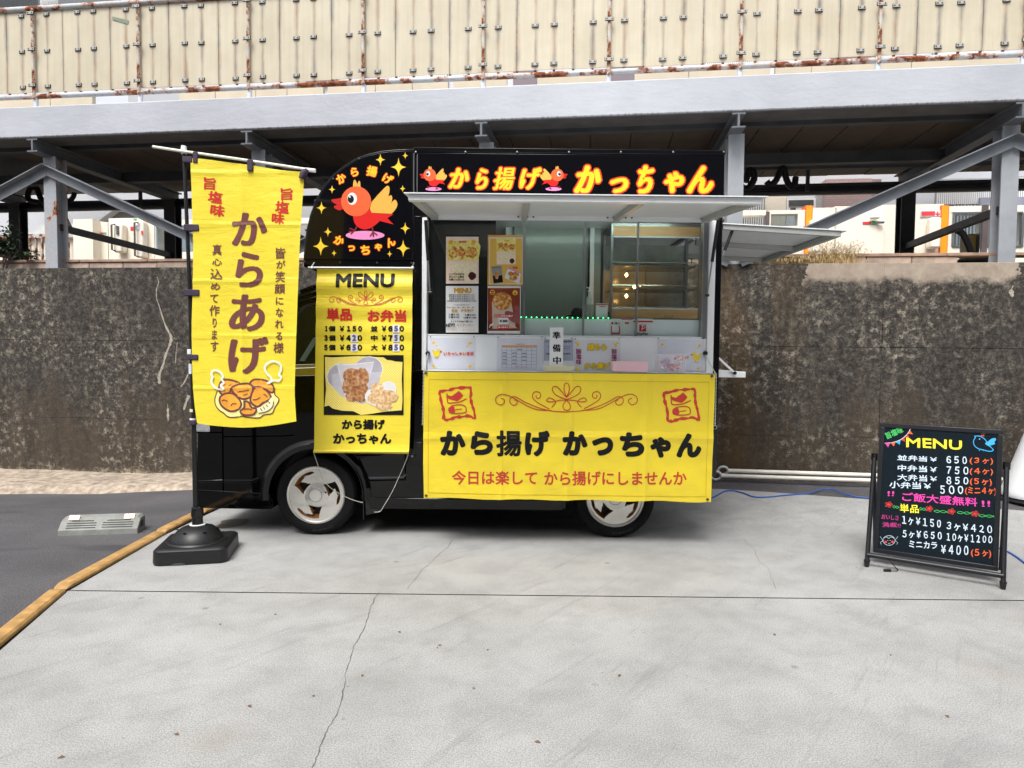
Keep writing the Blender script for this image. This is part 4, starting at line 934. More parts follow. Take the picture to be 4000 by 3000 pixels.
# kitchen box
zt = ZT; zo = tp(2200, 850)[1]; xl0, xl1 = XL, tp(1648, 1200)[0]; xr0, xr1 = tp(2790, 1200)[0], XR
B().box(xl0, xl1, YT, YT + .05, ZB + .001, zo).build('side_wall', truck, BLACKP, bevel=.003)
B().box(xr0, xr1, YT - .006, YT + .06, .43, zo).build('corner_post', truck, BLACKP, bevel=.004)
B().box(xl0, tp(2830, 600)[0], YT, YT + .05, zo, zt).build('side_wall', truck, BLACKP, bevel=.003)
B().box(xl0, XR, YT + .051, YB, zt - .03, zt - .001).build('roof', truck, WPAINT)
B().box(xl0, XR, YB - .03, YB, ZB + .001, zt - .031).build('rear_side_wall', truck, GREENW)
B().box(xl0, xl0 + .03, YT + .051, YB - .031, ZB + .001, zt - .031).build('front_wall', truck, WPAINT)
B().box(XR - .05, XR, YB - .08, YB, ZB + .001, zt - .031).build('corner_post', truck, BLACKP)
B().box(XR - .04, XR, YT + .061, YB - .081, zo, zt - .031).build('rear_header', truck, BLACKP)
B().box(tp(1617, 585)[0], tp(2832, 585)[0], YT - .012, YT - .0005, tp(2200, 600)[1], zt).build('roof_trim', truck, BLACKP, bevel=.002)
B().box(xl0 + .03, XR - .05, YT + .051, YB - .031, zo + .03, zo + .045).build('ceiling_liner', truck, WPAINT)
for px in (1617, 1630, 2832): B().box(tp(px, 600)[0] - .002, tp(px, 600)[0] + .002, YT - .004, YT - .0006, tp(px, 760)[1], tp(px, 600)[1]).build('panel_edge', truck, mat('edge_grey', (120, 122, 126), .4, .3, 0))
rv = B()
for px in (1625, 1819, 2020, 2222, 2424, 2628, 2825): rv.lathe([(.0, YT - .0165), (.006, YT - .0155), (.007, YT - .012)], 'y', (tp(px, 593)[0], 0, tp(px, 596)[1]), 8)
rv.build('rivet', truck, SALU, stuff=True)
# sign board over the opening, curved sign over the cab
sg = B().box(tp(1632, 605)[0], tp(2830, 605)[0], YT - .008, YT - .0005, tp(2200, 760)[1], tp(2200, 604)[1]).build('sign_panel', truck, mat('sign_black', (11, 11, 15), .12, 0, 0, coat=.3), bevel=.002)
cur = [(1186, 1042), (1186, 1000), (1189, 950), (1197, 895), (1212, 835), (1234, 778), (1264, 726), (1300, 683), (1342, 648), (1392, 617), (1440, 600), (1490, 589), (1550, 583), (1616, 581), (1616, 1015), (1616, 1040), (1420, 1041), (1214, 1041), (1192, 1031)]
pxprism(cur, YT - .002, YB - .1).build('cab_fairing', truck, BLACKP, bevel=.008, seg=2)
inn = [(1192, 1012), (1192, 990), (1196, 945), (1204, 897), (1219, 838), (1241, 783), (1270, 732), (1305, 690), (1346, 656), (1394, 626), (1441, 609), (1490, 598), (1550, 592), (1612, 590), (1613, 1015)]
cs = pxprism(inn, YT - .010, YT - .0025).build('sign_panel', truck, mat('sign_black', (11, 11, 15)), bevel=.002)
rv = B()
for px, py in ((1404, 622), (1522, 592), (1303, 700), (1232, 785), (1196, 900), (1193, 1024), (1330, 1026), (1474, 1027), (1609, 1028)): rv.lathe([(.0, YT - .014), (.006, YT - .013), (.007, YT - .010)], 'y', (tp(px, py)[0], 0, tp(px, py)[1]), 8)
rv.build('rivet', cs, mat('rivet_dark', (70, 70, 74), .4, .6, 0), stuff=True)
# ---- art on the curved sign
STARM = mat('print_star', (252, 206, 60), .35, 0, .12, 30); HEADO = mat('print_head', (232, 98, 50), .4, 0, 0)
def bird(a, ox, oy, k, flip=False, detail=True):
    F = (lambda x, y: (ox + (-(x - 930) if flip else (x - 930)) * k, oy + (y - 700) * k))
    P = lambda pts: [F(x, y) for x, y in pts]
    a.ell(*F(943, 927), 168 * k, 38 * k, PINKP)
    w = 13 * k
    a.stroke(P([(872, 850), (855, 885), (818, 918)]), w, LEGR); a.stroke(P([(855, 885), (808, 866)]), w * .9, LEGR); a.stroke(P([(840, 898), (803, 892)]), w * .9, LEGR)
    a.stroke(P([(1002, 843), (1010, 890), (1016, 942)]), w, LEGR); a.stroke(P([(1012, 900), (985, 937)]), w * .9, LEGR); a.stroke(P([(1012, 900), (1048, 925)]), w * .9, LEGR)
    a.poly(P(sp2([(838, 760), (850, 815), (880, 855), (930, 876), (985, 868), (1040, 832), (1070, 803)])[:-1] + [(1070, 803), (1190, 834), (1135, 780), (1188, 746), (1010, 735), (980, 700), (900, 720)]), BODYR)
    wing = sp2([(1000, 640), (1060, 572), (1118, 512), (1142, 500), (1155, 520), (1152, 560), (1145, 590), (1168, 582), (1178, 605), (1172, 640), (1166, 652), (1200, 620), (1218, 640), (1222, 668), (1205, 705), (1172, 742)], 4)
    a.poly(P(wing + [(1002, 733), (985, 700)]), WINGP)
    a.poly(P(sp2([(838, 515), (842, 470), (850, 450), (860, 452), (872, 478), (876, 490), (884, 466), (892, 458), (900, 466), (905, 515)], 4)), WINGP)
    a.poly(P(sp2([(738, 604), (700, 612), (652, 620), (668, 645), (702, 664), (680, 672), (674, 684), (684, 696), (720, 712), (757, 700)], 4)), mat('print_beak', (196, 22, 20), .4, 0, 0))
    a.ell(*F(866, 635), 130 * k, 130 * k, HEADO, n=40)
    a.ell(*F(832, 612), 42 * k, 53 * k, WHITE); a.ell(*F(820, 616), 27 * k, 34 * k, INK); a.ell(*F(812, 596), 8 * k, 8 * k, WHITE)
a = Art((0, YT - .0102, 0), (0, -1, 0)); bird(a, 1000 + 930 / 2.212, 500 + 700 / 2.212, 1 / 2.212); a.done('bird_emblem', cs)
for x, y, r in ((1486, 624, 23), (1557, 653, 36), (1583, 608, 14), (1297, 740, 16), (1573, 737, 14), (1256, 812, 24), (1281, 906, 19), (1583, 892, 23), (1253, 962, 36), (1575, 970, 32), (1305, 989, 13), (1522, 992, 13)):
    a = Art((0, YT - .0102, 0), (0, -1, 0)); a.star(x, y, r * 1.08, mat('star_edge', (150, 96, 40), .4, 0, 0)); a.star(x, y, r, STARM); a.done('star_emblem', cs)
OUTR = mat('print_outline_red', (222, 60, 22), .4, 0, 0)
def letters(parent, Y, items, N=(0, -1, 0), P=None, name='lettering', **kw):
    for it in items:
        a = Art(P or (0, Y, 0), N, **kw)
        st, x0, y0, x1, y1, m = it[:6]; a.text(st, x0, y0, x1, y1, m, **(it[6] if len(it) > 6 else {})); a.done(name, parent)
def chb(ch, cx, cy, h, rot, w=None): w = w or h; return (ch, cx - w / 2, cy - h / 2, cx + w / 2, cy + h / 2, YELP, dict(bold=1.3, out=OUTR, outw=2.6, rot=rot))
letters(cs, YT - .0102, [chb('か', 1333, 697, 36, -28), chb('ら', 1385, 672, 34, -10, 28), chb('揚', 1453, 669, 40, 12), chb('げ', 1515, 699, 38, 30)])
letters(cs, YT - .0102, [chb('か', 1325, 940, 36, 26), chb('っ', 1373, 970, 22, 12, 26), chb('ち', 1427, 977, 36, 0), chb('ゃ', 1478, 966, 28, -12), chb('ん', 1526, 946, 34, -24)])
for st_, x0_, y0_, x1_, y1_, b_ in (('か', 1748, 654, 1842, 738, 4.4), ('ら', 1852, 656, 1916, 742, 4.4), ('揚', 1922, 652, 2018, 742, 2.6), ('げ', 2024, 652, 2119, 742, 4.2)): letters(sg, YT - .0082, [(st_, x0_, y0_, x1_, y1_, YELP, dict(bold=b_, out=OUTR, outw=5, shear=.2, calli=.55, res=4))])
for st_, x0_, y0_, x1_, y1_ in (('か', 2238, 643, 2360, 757), ('っ', 2374, 692, 2460, 757), ('ち', 2476, 643, 2564, 759), ('ゃ', 2584, 668, 2680, 757), ('ん', 2680, 645, 2803, 758)): letters(sg, YT - .0082, [(st_, x0_, y0_, x1_, y1_, YELP, dict(bold=6.4, out=OUTR, outw=6, shear=.2, calli=.5, res=4))])
for ox, fl, lbl in ((1691, False, 0), (2165, True, 1)):
    a = Art((0, YT - .0082, 0), (0, -1, 0)); bird(a, ox, 696, 1 / 5.35, fl); a.done('bird_emblem', sg)
# ---- hatch frame, awning, struts
zi = tp(2200, 856)[1]
B().box(xl1 + .001, tp(1668, 1000)[0], YT - .010, YT + .06, ZB, zi).build('hatch_frame', truck, WALU, bevel=.003)
B().box(tp(2768, 1000)[0], xr0 - .001, YT - .010, YT + .06, ZB, zi).build('hatch_frame', truck, WALU, bevel=.003)
B().box(tp(2748, 1000)[0], tp(2767, 1000)[0], YT + .01, YT + .08, tp(2200, 1318)[1], zi).build('hatch_frame', truck, SALU, bevel=.003)
AX0, AX1, AD, AZI, AZO = -.550, 1.290, 1.0, tp(2200, 866)[1], onY(2200, 789, 3.6).z
aw = B()
WRIB = mat('awning_frame', (176, 178, 175), .4, .2, .04, 10)
def awz(u): return AZI + (AZO - AZI) * u
Yi, Yo = YT - .012, YT - AD
awn = B().prism([(AX0 - .02, Yi, awz(0) + .0295), (AX0 - .02, Yo - .03, AZO + .0295), (AX0 - .02, Yo - .03, AZO + .035), (AX0 - .02, Yi, awz(0) + .035)], (AX1 - AX0 + .045, 0, 0)).build('awning', truck, WALU)
def rib(x, w=.028, nm='awning_rib'): B().prism([(x - w / 2, Yi - .03, awz(0) - .004), (x - w / 2, Yo + .03, AZO - .002), (x - w / 2, Yo + .03, AZO + .029), (x - w / 2, Yi - .03, awz(0) + .029)], (w, 0, 0)).build(nm, awn, WRIB, bevel=.002)
for x in (AX0 + .03, .07, .675, AX1 - .03): rib(x, .04 if x in (AX0 + .03, AX1 - .03) else .032)
B().box(AX0, AX1, Yo - .012, Yo + .029, AZO - .002, AZO + .029).build('awning_edge', awn, WALU, bevel=.003)
B().box(AX0, AX1, Yi - .029, Yi, awz(0) + .000, awz(0) + .029).build('awning_edge', awn, WALU, bevel=.003)
rv = B()
for x in (-.52, .03, .09, .13, .62, .66, .74, .78, 1.24): rv.lathe([(.0, Yi - .032), (.006, Yi - .031), (.007, Yi - .029)], 'y', (x, 0, awz(0) + .022), 8)
rv.build('bolt', awn, mat('bolt_grey', (90, 90, 90), .4, .6, 0), stuff=True)
def strut(p, q, r_, s_=None):
    p, q = Vector(p), Vector(q); m_ = p + (q - p) * .55
    B().tube([p, m_], .011, 10).build('gas_strut', truck, BLACKR, smooth=40); B().tube([m_, q], .005, 8).build('strut_rod', truck, SALU, smooth=40)
    B().tube([q + Vector((-.012, 0, 0)), q + Vector((.012, 0, 0))], .009, 8).build('strut_joint', truck, BLACKR)
x, z = tp(1668, 868, YT - .03); x2, z2 = tp(1678, 1142, YT - .02); strut((x, YT - .10, z + .0), (x2 + .003, YT - .02, z2), 0)
x, z = tp(2784, 868, YT - .03); x2, z2 = tp(2757, 1153, YT - .02); strut((x + .015, YT - .10, z), (x2 + .01, YT - .02, z2), 0)
# white counter panels, sliding glass, interior
xa, xb = tp(1668, 1300)[0], tp(2767, 1300)[0]
zc = tp(2200, 1316)[1]
B().box(xa, xb, YT + .012, YT + .03, ZB, zc).build('counter_panel', truck, WPAINT, bevel=.002)
B().box(xa, tp(2748, 1300)[0], YT + .01, YT + .035, zc + .0005, zc + .010).build('counter_edge', truck, WALU, bevel=.002)
YP = YT + .078; B().box(tp(1978, 1300, YP)[0], tp(2748, 1300, YP)[0], YP, YP + .012, ZB + .02, tp(2200, 1245, YP)[1]).build('counter_panel', truck, WPAINT, bevel=.002)
YG = YT + .045
for x0, x1 in ((1668, 1975), (1668, 2050), (2048, 2284), (2282, 2492), (2490, 2748)):
    yy = YG + (.012 if x0 in (2048, 2490) else 0)
    if x0 == 1668 and x1 == 1975: continue
    B().box(tp(x0, 1000, yy)[0], tp(x1, 1000, yy)[0], yy, yy + .004, zc + .012, zi).build('sliding_pane', truck, GLASS)
for x0, hw in ((2048, 5), (2282, 4), (2491, 4), (1670, 4)): B().box(tp(x0 - hw, 1000, YG - .002)[0], tp(x0 + hw, 1000, YG)[0], YG - .004, YG + .018, zc + .012, zi - .001).build('pane_frame', truck, SALU, bevel=.001)
B().box(tp(1672, 1000, YG + .03)[0], tp(1936, 1000, YG + .03)[0], YG + .03, YG + .04, zc - .05, zo + .03).build('dark_partition', truck, mat('partition', (26, 28, 29), .35, 0, .05))
YI = 5.15
B().box(tp(1975, 1000, YI)[0], tp(1990, 1000, YI)[0], YI, YI + .02, ZB, zo + .03).build('inner_post', truck, WALU); B().box(tp(1990, 1000, YI)[0] + .001, tp(2300, 1000, YI)[0], YI + .01, YI + .02, ZB, zo + .03).build('inner_panel', truck, GREENW)
for x0, x1, m_ in ((2296, 2303, BLACKP), (2303, 2320, WALU), (2320, 2345, GREENW)): B().box(tp(x0, 1000, YI)[0] + .001, tp(x1, 1000, YI)[0], YI - .02, YI + .02, ZB, zo + .03).build('inner_post', truck, m_)
for x0, x1, m_ in ((1992, 1996, WALU), (2001, 2008, BLACKP)): B().box(tp(x0, 1000, YI)[0] + .001, tp(x1, 1000, YI)[0], YI - .03, YI - .022, ZB, zo + .03).build('inner_post', truck, m_)
LITG = mat('lamp_tube', (214, 236, 224), .4, 0, 0, emit=5.5)
B().tube([(-.3, 4.69, zo + .016), (1.15, 4.69, zo + .016)], .010, 8).build('ceiling_lamp', truck, LITG, smooth=40)
# serving shelf, rear flap, rear shelf
SX0, SX1, YS = tp(1662, 1450, 4.37)[0], tp(2797, 1450, 4.37)[0], 4.37
shf = B().box(SX0, SX1, YS, YT - .012, ZB - .012, ZB + .004).build('serving_shelf', truck, WALU, bevel=.003)
B().box(SX0 - .004, SX1 + .004, YS - .008, YS - .0005, ZB - .026, ZB + .006).build('shelf_lip', shf, SALU, bevel=.002)
FL, FZ0, FZ1 = .80, 2.10, 2.06
rf = B().prism([(XR + .004, YT + .01, FZ0 + .03), (XR + FL + .04, YT + .01, FZ1 + .03), (XR + FL + .04, YT + .01, FZ1 + .037), (XR + .004, YT + .01, FZ0 + .037)], (0, 1.38, 0)).build('rear_flap', truck, WALU)
for y in (YT + .02, YT + .69, YT + 1.35): B().prism([(XR + .01, y, FZ0 - .005), (XR + FL, y, FZ1 - .005), (XR + FL, y, FZ1 + .0295), (XR + .01, y, FZ0 + .0295)], (0, .032, 0)).build('flap_rib', rf, WRIB, bevel=.002)
B().box(XR + FL - .035, XR + FL + .005, YT + .022, YT + 1.38, FZ1 - .006, FZ1 + .0285).build('flap_edge', rf, WRIB, bevel=.002)
strut((tp(2868, 885)[0] + .01, YT + .05, tp(2868, 885)[1]), (XR - .01, YT + .045, tp(2815, 1045)[1]), 0)
B().box(XR, XR + .19, YT + .02, YT + 1.2, tp(2850, 1475)[1], tp(2850, 1452)[1]).build('rear_shelf', truck, WALU, bevel=.004)
B().bar((tp(2808, 1398)[0], YT + .01, tp(2808, 1398)[1]), (tp(2872, 1458)[0], YT + .01, tp(2872, 1458)[1]), .02, .012).build('shelf_stay', truck, WALU); B().lathe([(.0, YT - .008), (.012, YT - .008), (.012, YT + .01)], 'y', (tp(2870, 1457)[0], 0, tp(2870, 1457)[1]), 10).build('stay_knob', truck, BLACKR)
for x in (1672, 2752): B().lathe([(.0, YT - .03), (.014, YT - .03), (.016, YT - .01), (.010, YT + .012)], 'y', (tp(x, 1378 if x < 2000 else 1386)[0], 0, tp(x, 1380)[1]), 12).build('chain_knob', truck, BLACKR)
for px, py in ((1646, 1735),): B().box(tp(px - 22, py)[0], tp(px + 6, py)[0], YT - .03, YT - .001, tp(px, py + 12)[1], tp(px, py - 10)[1]).build('latch', truck, BLACKR, bevel=.004)

# ================================================================== THINGS ON AND IN THE TRUCK
# chains (white plastic twist) from the knobs to the shelf ends, hanging down beyond
def chain(pts, label):
    P = [Vector(p) for p in pts]; b = B(); L = [0]
    for i in range(1, len(P)): L.append(L[-1] + (P[i] - P[i - 1]).length)
    n = int(L[-1] / .011)
    def at(d):
        for i in range(1, len(P)):
            if d <= L[i] + 1e-9: return P[i - 1] + (P[i] - P[i - 1]) * ((d - L[i - 1]) / (L[i] - L[i - 1]))
        return P[-1]
    for i in range(n):
        p = at(L[-1] * i / n); q = at(L[-1] * (i + 1.15) / n) if i < n - 1 else P[-1]; d = (q - p).normalized(); sd_ = d.cross(Vector((0, 1, 0))).normalized() if i % 2 else Vector((0, 1, 0)).cross(d).cross(d).normalized()
        sd_ = sd_ * .0038; c = (p + q) / 2
        b.tube([c + d * .0072 * math.cos(t) + sd_ * math.sin(t) for t in [k * math.pi / 3 for k in range(6)]], .0014, 4, closed=True)
    o = b.build('chain', m=mat('chain_white', (206, 206, 200), .4, .2, 0)); o['kind'] = 'thing'; del o['kind']; tag(o, label, 'chain', 'white chains holding the serving shelf'); return o
k1 = onY(1672, 1380, YT - .03); e1_ = onY(1655, 1456, YS - .012); k2 = onY(2755, 1388, YT - .03); e2_ = onY(2798, 1464, YS - .012)
f1, f2 = onY(1643, 1660, YS - .01), onY(2793, 1662, YS - .01)
f1.x = e1_.x - .006
chain([k1, e1_, f1], 'white chain from the left hatch knob to the shelf, hanging beside the yellow banner')
chain([k2, e2_, f2], 'white chain at the right end of the serving shelf with a ring below')
b = B().tube([f2 + Vector((.012 * math.cos(t), 0, .012 * math.sin(t) - .012)) for t in [k * math.pi / 5 for k in range(10)]], .0025, 5, closed=True).build('ring', m=SALU, smooth=60); tag(b, 'small metal ring hanging at the end of the right chain', 'ring')
# posters stuck on the window
YPO = YG - .006
CHICK = m_food('fried_chicken', [(96, 44, 18), (176, 102, 44), (214, 156, 82), (244, 224, 176)], 60); CHICKR = m_food('fried_chicken_red', [(110, 34, 20), (186, 84, 40), (232, 190, 90), (250, 236, 180)], 70)
RICE = m_food('rice', [(224, 200, 150), (246, 232, 196), (252, 246, 224)], 90); CABB = m_food('cabbage', [(214, 190, 60), (240, 226, 120), (250, 244, 190)], 70); PLUM = mat('plum', (70, 18, 24), .4, 0, .2, 60)
WOODT = m_food('wood_photo', [(92, 30, 16), (130, 52, 26), (158, 74, 38)], 14); BENTO = mat('bento_tray', (250, 226, 216), .5, 0, .04, 20)
def poster(x0, y0, x1, y1, label, m=None, grp='posters stuck on the serving window'):
    a_, c_ = tp(x0, y1, YPO), tp(x1, y0, YPO); t = thing('poster', label, 'poster', ((a_[0] + c_[0]) / 2, YPO, a_[1]), 0, grp)
    B().box(a_[0], c_[0], YPO - .001, YPO + .001, a_[1], c_[1]).build('sheet', t, m or WHITE); return t, Art((0, YPO - .001, 0), (0, -1, 0), lift=.0005)
SL = 500 / 1975.0; S2 = lambda x, y: (1600 + x * SL, 900 + y * SL)
def S(x0, y0, x1, y1): return (*S2(x0, y0), *S2(x1, y1))
t, a = poster(*S(548, 75, 1075, 832), 'upper left poster of a fried chicken bento on the dark window', mat('laminate', (46, 46, 50), .2, 0, 0))
a.rect(*S(562, 98, 1066, 822), mat('photo_pink', (246, 226, 206), .4, 0, .04, 12)); a.poly([S2(*p) for p in sp2([(580, 300), (590, 190), (640, 170), (1060, 170), (1064, 430), (1020, 468), (640, 470), (590, 440), (580, 300)], 3)[:-1]], CABB)
for e in ((680, 340, 80, 100, 10), (800, 350, 58, 105, -8), (950, 340, 95, 85, 0)): a.ell(*S2(e[0], e[1]), e[2] * SL, e[3] * SL, CHICKR, rot=e[4], n=26, wob=.10)
a.rect(*S(600, 490, 1040, 790), BENTO); a.rect(*S(620, 510, 1020, 770), RICE); a.ell(*S2(965, 705), 60 * SL, 62 * SL, PLUM, n=16, wob=.12)
a.text('並弁当', *S(762, 160, 875, 194), REDP, bold=.4); FACE = mat('emoji', (240, 190, 60), .4, 0, 0)
for x in (638, 990): a.ell(*S2(x, 182), 36 * SL, 36 * SL, FACE); a.stroke([S2(x - 20, 176), S2(x - 8, 172)], 1.2, PLUM); a.stroke([S2(x + 8, 172), S2(x + 20, 176)], 1.2, PLUM); a.stroke([S2(x - 8, 198), S2(x + 10, 196)], 1.4, PLUM)
for i, s in enumerate(('シンプルながら', 'ボリューム満点', 'お腹いっぱいよ')): a.text(s, *S(608, 658 + 42 * i, 840, 692 + 42 * i), mat('print_brown', (66, 40, 30), .4, 0, 0), bold=.35)
a.done('print', t)
t, a = poster(*S(548, 846, 1070, 1585), 'lower left white price poster headed MENU in gold letters', mat('laminate', (46, 46, 50)))
a.rect(*S(560, 858, 1062, 1576), WHITE); a.text('MENU', *S(684, 888, 955, 970), GOLDP, bold=1.8)
for i, s in enumerate(('並弁当￥650(からあげ3ヶ入り)', '中弁当￥750(からあげ4ヶ入り)', '大弁当￥850(からあげ5ヶ入り)')): a.text(s, *S(608, 984 + 31 * i, 1000, 1010 + 31 * i), INK, bold=.3, res=2)
a.text('小弁当￥500(ミニからあげ4ヶ入り)', *S(578, 1077, 1028, 1104), INK, bold=.3, res=2); a.text('※ご飯大盛無料です！', *S(685, 1138, 930, 1160), INK, bold=.2, res=2)
for i in range(6): a.stroke([S2(600 + i * 72, 1200), S2(622 + i * 72, 1186), S2(640 + i * 72, 1192)], 1.6, REDP); a.ell(*S2(588 + i * 78, 1186), 3, 1.6, mat('print_green', (80, 150, 80), .5, 0, 0), n=8)
a.text('単品　からあげ', *S(645, 1216, 985, 1258), GOLDP, bold=.6)
for s, q in (('１個￥150', (600, 1284, 770, 1316)), ('３個￥420', (850, 1290, 1022, 1320)), ('５個￥650', (600, 1324, 770, 1356)), ('10個￥1200', (832, 1332, 1034, 1362)), ('ミニカラ￥400(５個入り)', (634, 1392, 975, 1424))): a.text(s, *S(*q), INK, bold=.3, shear=.2, res=2)
a.text('NEW!', *S(566, 1440, 700, 1495), INK, bold=.7, dy=-3, hand=2); a.text('キッチンカー', *S(728, 1448, 990, 1482), GOLDP, bold=.4); a.text('から揚げ', *S(582, 1512, 738, 1546), GOLDP, bold=.2); a.text('かっちゃん', *S(820, 1516, 1012, 1552), GOLDP, bold=.2)
a.done('print', t)
t, a = poster(*S(1200, 76, 1740, 850), 'upper right yellow dotted poster with three food pictures', mat('poster_amber', (214, 158, 40), .4, 0, 0))
a.rect(*S(1222, 104, 1746, 832), PAPER); a.rect(*S(1236, 124, 1738, 820), m_dots('dots_amber', (226, 180, 62), (240, 214, 130), 90))
a.rect(*S(1340, 120, 1638, 330), CABB); a.rect(*S(1342, 330, 1636, 525), BENTO); a.rect(*S(1360, 352, 1622, 505), RICE); a.ell(*S2(1580, 470), 38 * SL, 40 * SL, PLUM, n=14, wob=.1)
for e in ((1410, 250, 45, 60), (1482, 256, 36, 58), (1575, 256, 48, 50)): a.ell(*S2(e[0], e[1]), e[2] * SL, e[3] * SL, CHICKR, n=20, wob=.1)
a.text('並弁当', *S(1455, 148, 1530, 166), REDP, bold=.2); a.poly([S2(*p) for p in ((1262, 560), (1410, 545), (1444, 805), (1296, 822))], mat('photo_grey', (150, 156, 160), .4, 0, .1, 30)); a.poly([S2(*p) for p in ((1282, 700), (1428, 690), (1442, 800), (1298, 816))], INK)
a.ell(*S2(1345, 690), 34 * SL, 62 * SL, CHICK, n=18, wob=.1); a.poly([S2(*p) for p in ((1520, 570), (1720, 650), (1690, 825), (1462, 735))], WHITE); a.poly([S2(*p) for p in ((1520, 570), (1720, 650), (1716, 672), (1512, 592))], PINKP)
for e in ((1560, 670, 48, 34), (1640, 680, 46, 44), (1600, 735, 60, 40)): a.ell(*S2(e[0], e[1]), e[2] * SL, e[3] * SL, CHICK, n=18, wob=.12)
a.text('ミニカラカップ', *S(1264, 562, 1420, 586), PURP, bold=.3, res=2); a.text('単品', *S(1590, 560, 1668, 592), REDP, bold=.5); a.done('print', t)
t, a = poster(*S(1198, 862, 1716, 1590), 'lower right poster of one jumbo fried chicken held in a paper bag')
a.rect(*S(1206, 890, 1704, 1550), WOODT); a.poly([S2(*p) for p in ((1270, 1100), (1560, 1060), (1640, 1510), (1280, 1518))], mat('paper_bag', (206, 186, 172), .5, 0, .05, 20)); HAND = mat('skin_photo', (150, 84, 84), .5, 0, .1, 30)
a.poly([S2(*p) for p in sp2([(1700, 1180), (1640, 1160), (1612, 1200), (1640, 1270), (1500, 1240), (1470, 1290), (1560, 1400), (1660, 1440), (1704, 1440)], 3)], HAND); a.ell(*S2(1430, 1090), 150 * SL, 140 * SL, CHICK, n=34, wob=.06)
a.rect(*S(1302, 1298, 1600, 1342), REDP); a.text('ジャンボから揚げ', *S(1310, 1304, 1592, 1336), WHITE, bold=.4, res=2); a.rect(*S(1372, 1352, 1526, 1446), WHITE); a.text('￥300', *S(1388, 1378, 1512, 1418), INK, bold=.8)
a.rect(*S(1358, 1468, 1532, 1520), REDP); a.text('食べ歩きに', *S(1366, 1478, 1524, 1510), WHITE, bold=.4, res=2); a.text('good!', *S(1226, 1440, 1300, 1505), WHITE, bold=.5, dy=-8, shear=.3); a.stroke([S2(1562 + 9 * i, 1462 + 4 * i + (9 if i % 2 else -3)) for i in range(12)], 1.3, WHITE)
for x in (1278, 1628): a.ell(*S2(x, 955 if x < 1500 else 962), 40 * SL, 40 * SL, FACE)
a.ell(*S2(1264, 945), 3.6, 4, REDP); a.ell(*S2(1292, 945), 3.6, 4, REDP); a.ell(*S2(1278, 974), 5, 2.5, PLUM); a.stroke([S2(1612, 955), S2(1622, 960)], 1.3, PLUM); a.stroke([S2(1634, 960), S2(1644, 955)], 1.3, PLUM); a.ell(*S2(1628, 980), 4, 2.5, PLUM)
a.done('print', t)
# notices on the white counter panel (fixed to it)
YN = YT + .010
def notice(x0, y0, x1, y1, label, m=PAPER):
    a_, c_ = tp(x0, y1, YN), tp(x1, y0, YN); t = thing('notice', label, 'notice', ((a_[0] + c_[0]) / 2, YN, a_[1]), 0, 'notices on the white counter panel')
    B().box(a_[0], c_[0], YN - .001, YN + .001, a_[1], c_[1]).build('sheet', t, m); pn = B()
    for px in (x0 + 6, x1 - 6): pn.lathe([(.0, YN - .006), (.004, YN - .005), (.004, YN)], 'y', (tp(px, y0, YN)[0], 0, tp(px, y0 - 5, YN)[1]), 6)
    pn.build('pin', t, mat('pin', (90, 90, 92), .4, .5, 0), stuff=True); return t, Art((0, YN - .001, 0), (0, -1, 0), lift=.0005)
CHIK = mat('chick_yellow', (242, 214, 40), .5, 0, 0)
def chick(a, cx, cy, k, flip=1):
    P = lambda pts: [(cx + flip * x * k, cy + y * k) for x, y in pts]
    a.poly(P(sp2([(-40, -30), (-30, 0), (-20, 25), (10, 35), (34, 15), (34, -5), (42, -20), (30, -42), (10, -38), (2, -15), (-15, -18), (-30, -35), (-40, -30)], 3)[:-1]), CHIK); a.ell(*P([(22, -22)])[0], 8 * k, 8 * k, WHITE, n=12); a.ell(*P([(24, -21)])[0], 4 * k, 4 * k, INK, n=10)
    a.poly(P([(38, -26), (58, -18), (40, -8)]), REDP)
    for x in (-8, 12): a.stroke(P([(x, 33), (x + 2, 48)]), max(.8, 4 * k), GOLDP); a.stroke(P([(x - 8, 50), (x + 2, 47), (x + 10, 50)]), max(.8, 3 * k), GOLDP)
t, a = notice(1676, 1320, 1857, 1446, 'clear notice at the left end of the counter panel with a yellow chick and greeting')
for x, y, r in ((1694, 1339, 12), (1705, 1350, 6), (1682, 1331, 4), (1836, 1341, 13), (1825, 1352, 6), (1848, 1332, 4), (1694, 1430, 12), (1704, 1438, 5), (1836, 1430, 13), (1848, 1420, 4)): a.star(x, y, r, YELP)
chick(a, 1704, 1380, .42); a.text('いらっしゃいませ', 1733, 1374, 1851, 1389, ORAP, bold=.8); a.done('print', t)
t, a = notice(1940, 1323, 2122, 1446, 'white monthly calendar notice on the counter panel left of the upright sign')
a.rect(1960, 1348, 2097, 1355, mat('cal_orange', (232, 168, 96), .5, 0, 0)); GRID = mat('grid_grey', (130, 136, 160), .5, 0, 0)
for i in range(8): a.stroke([(1960 + i * 19.5, 1355), (1960 + i * 19.3, 1437)], .9, GRID)
for i in range(7): a.stroke([(1960, 1356 + i * 13.5), (2096, 1357 + i * 13.5)], .9, GRID)
for x, y in ((2030, 1365), (1971, 1378), (2009, 1379), (2048, 1380), (1970, 1391), (2009, 1392), (2048, 1393), (1971, 1405), (2009, 1406), (2047, 1407), (1970, 1418), (2009, 1419)): a.stroke([(x - 8, y), (x + 8, y)], 2, INK)
a.text('１月出店予定', 2014, 1342, 2048, 1347, INK, bold=.1, res=1); a.text('から揚げ　かっちゃん', 2010, 1429, 2060, 1435, REDP, bold=.1, res=1); a.done('print', t)
t, a = notice(2124, 1326, 2240, 1408, 'lavender typed schedule notice behind the upright black on white sign', mat('lavender', (176, 184, 206), .5, 0, .03))
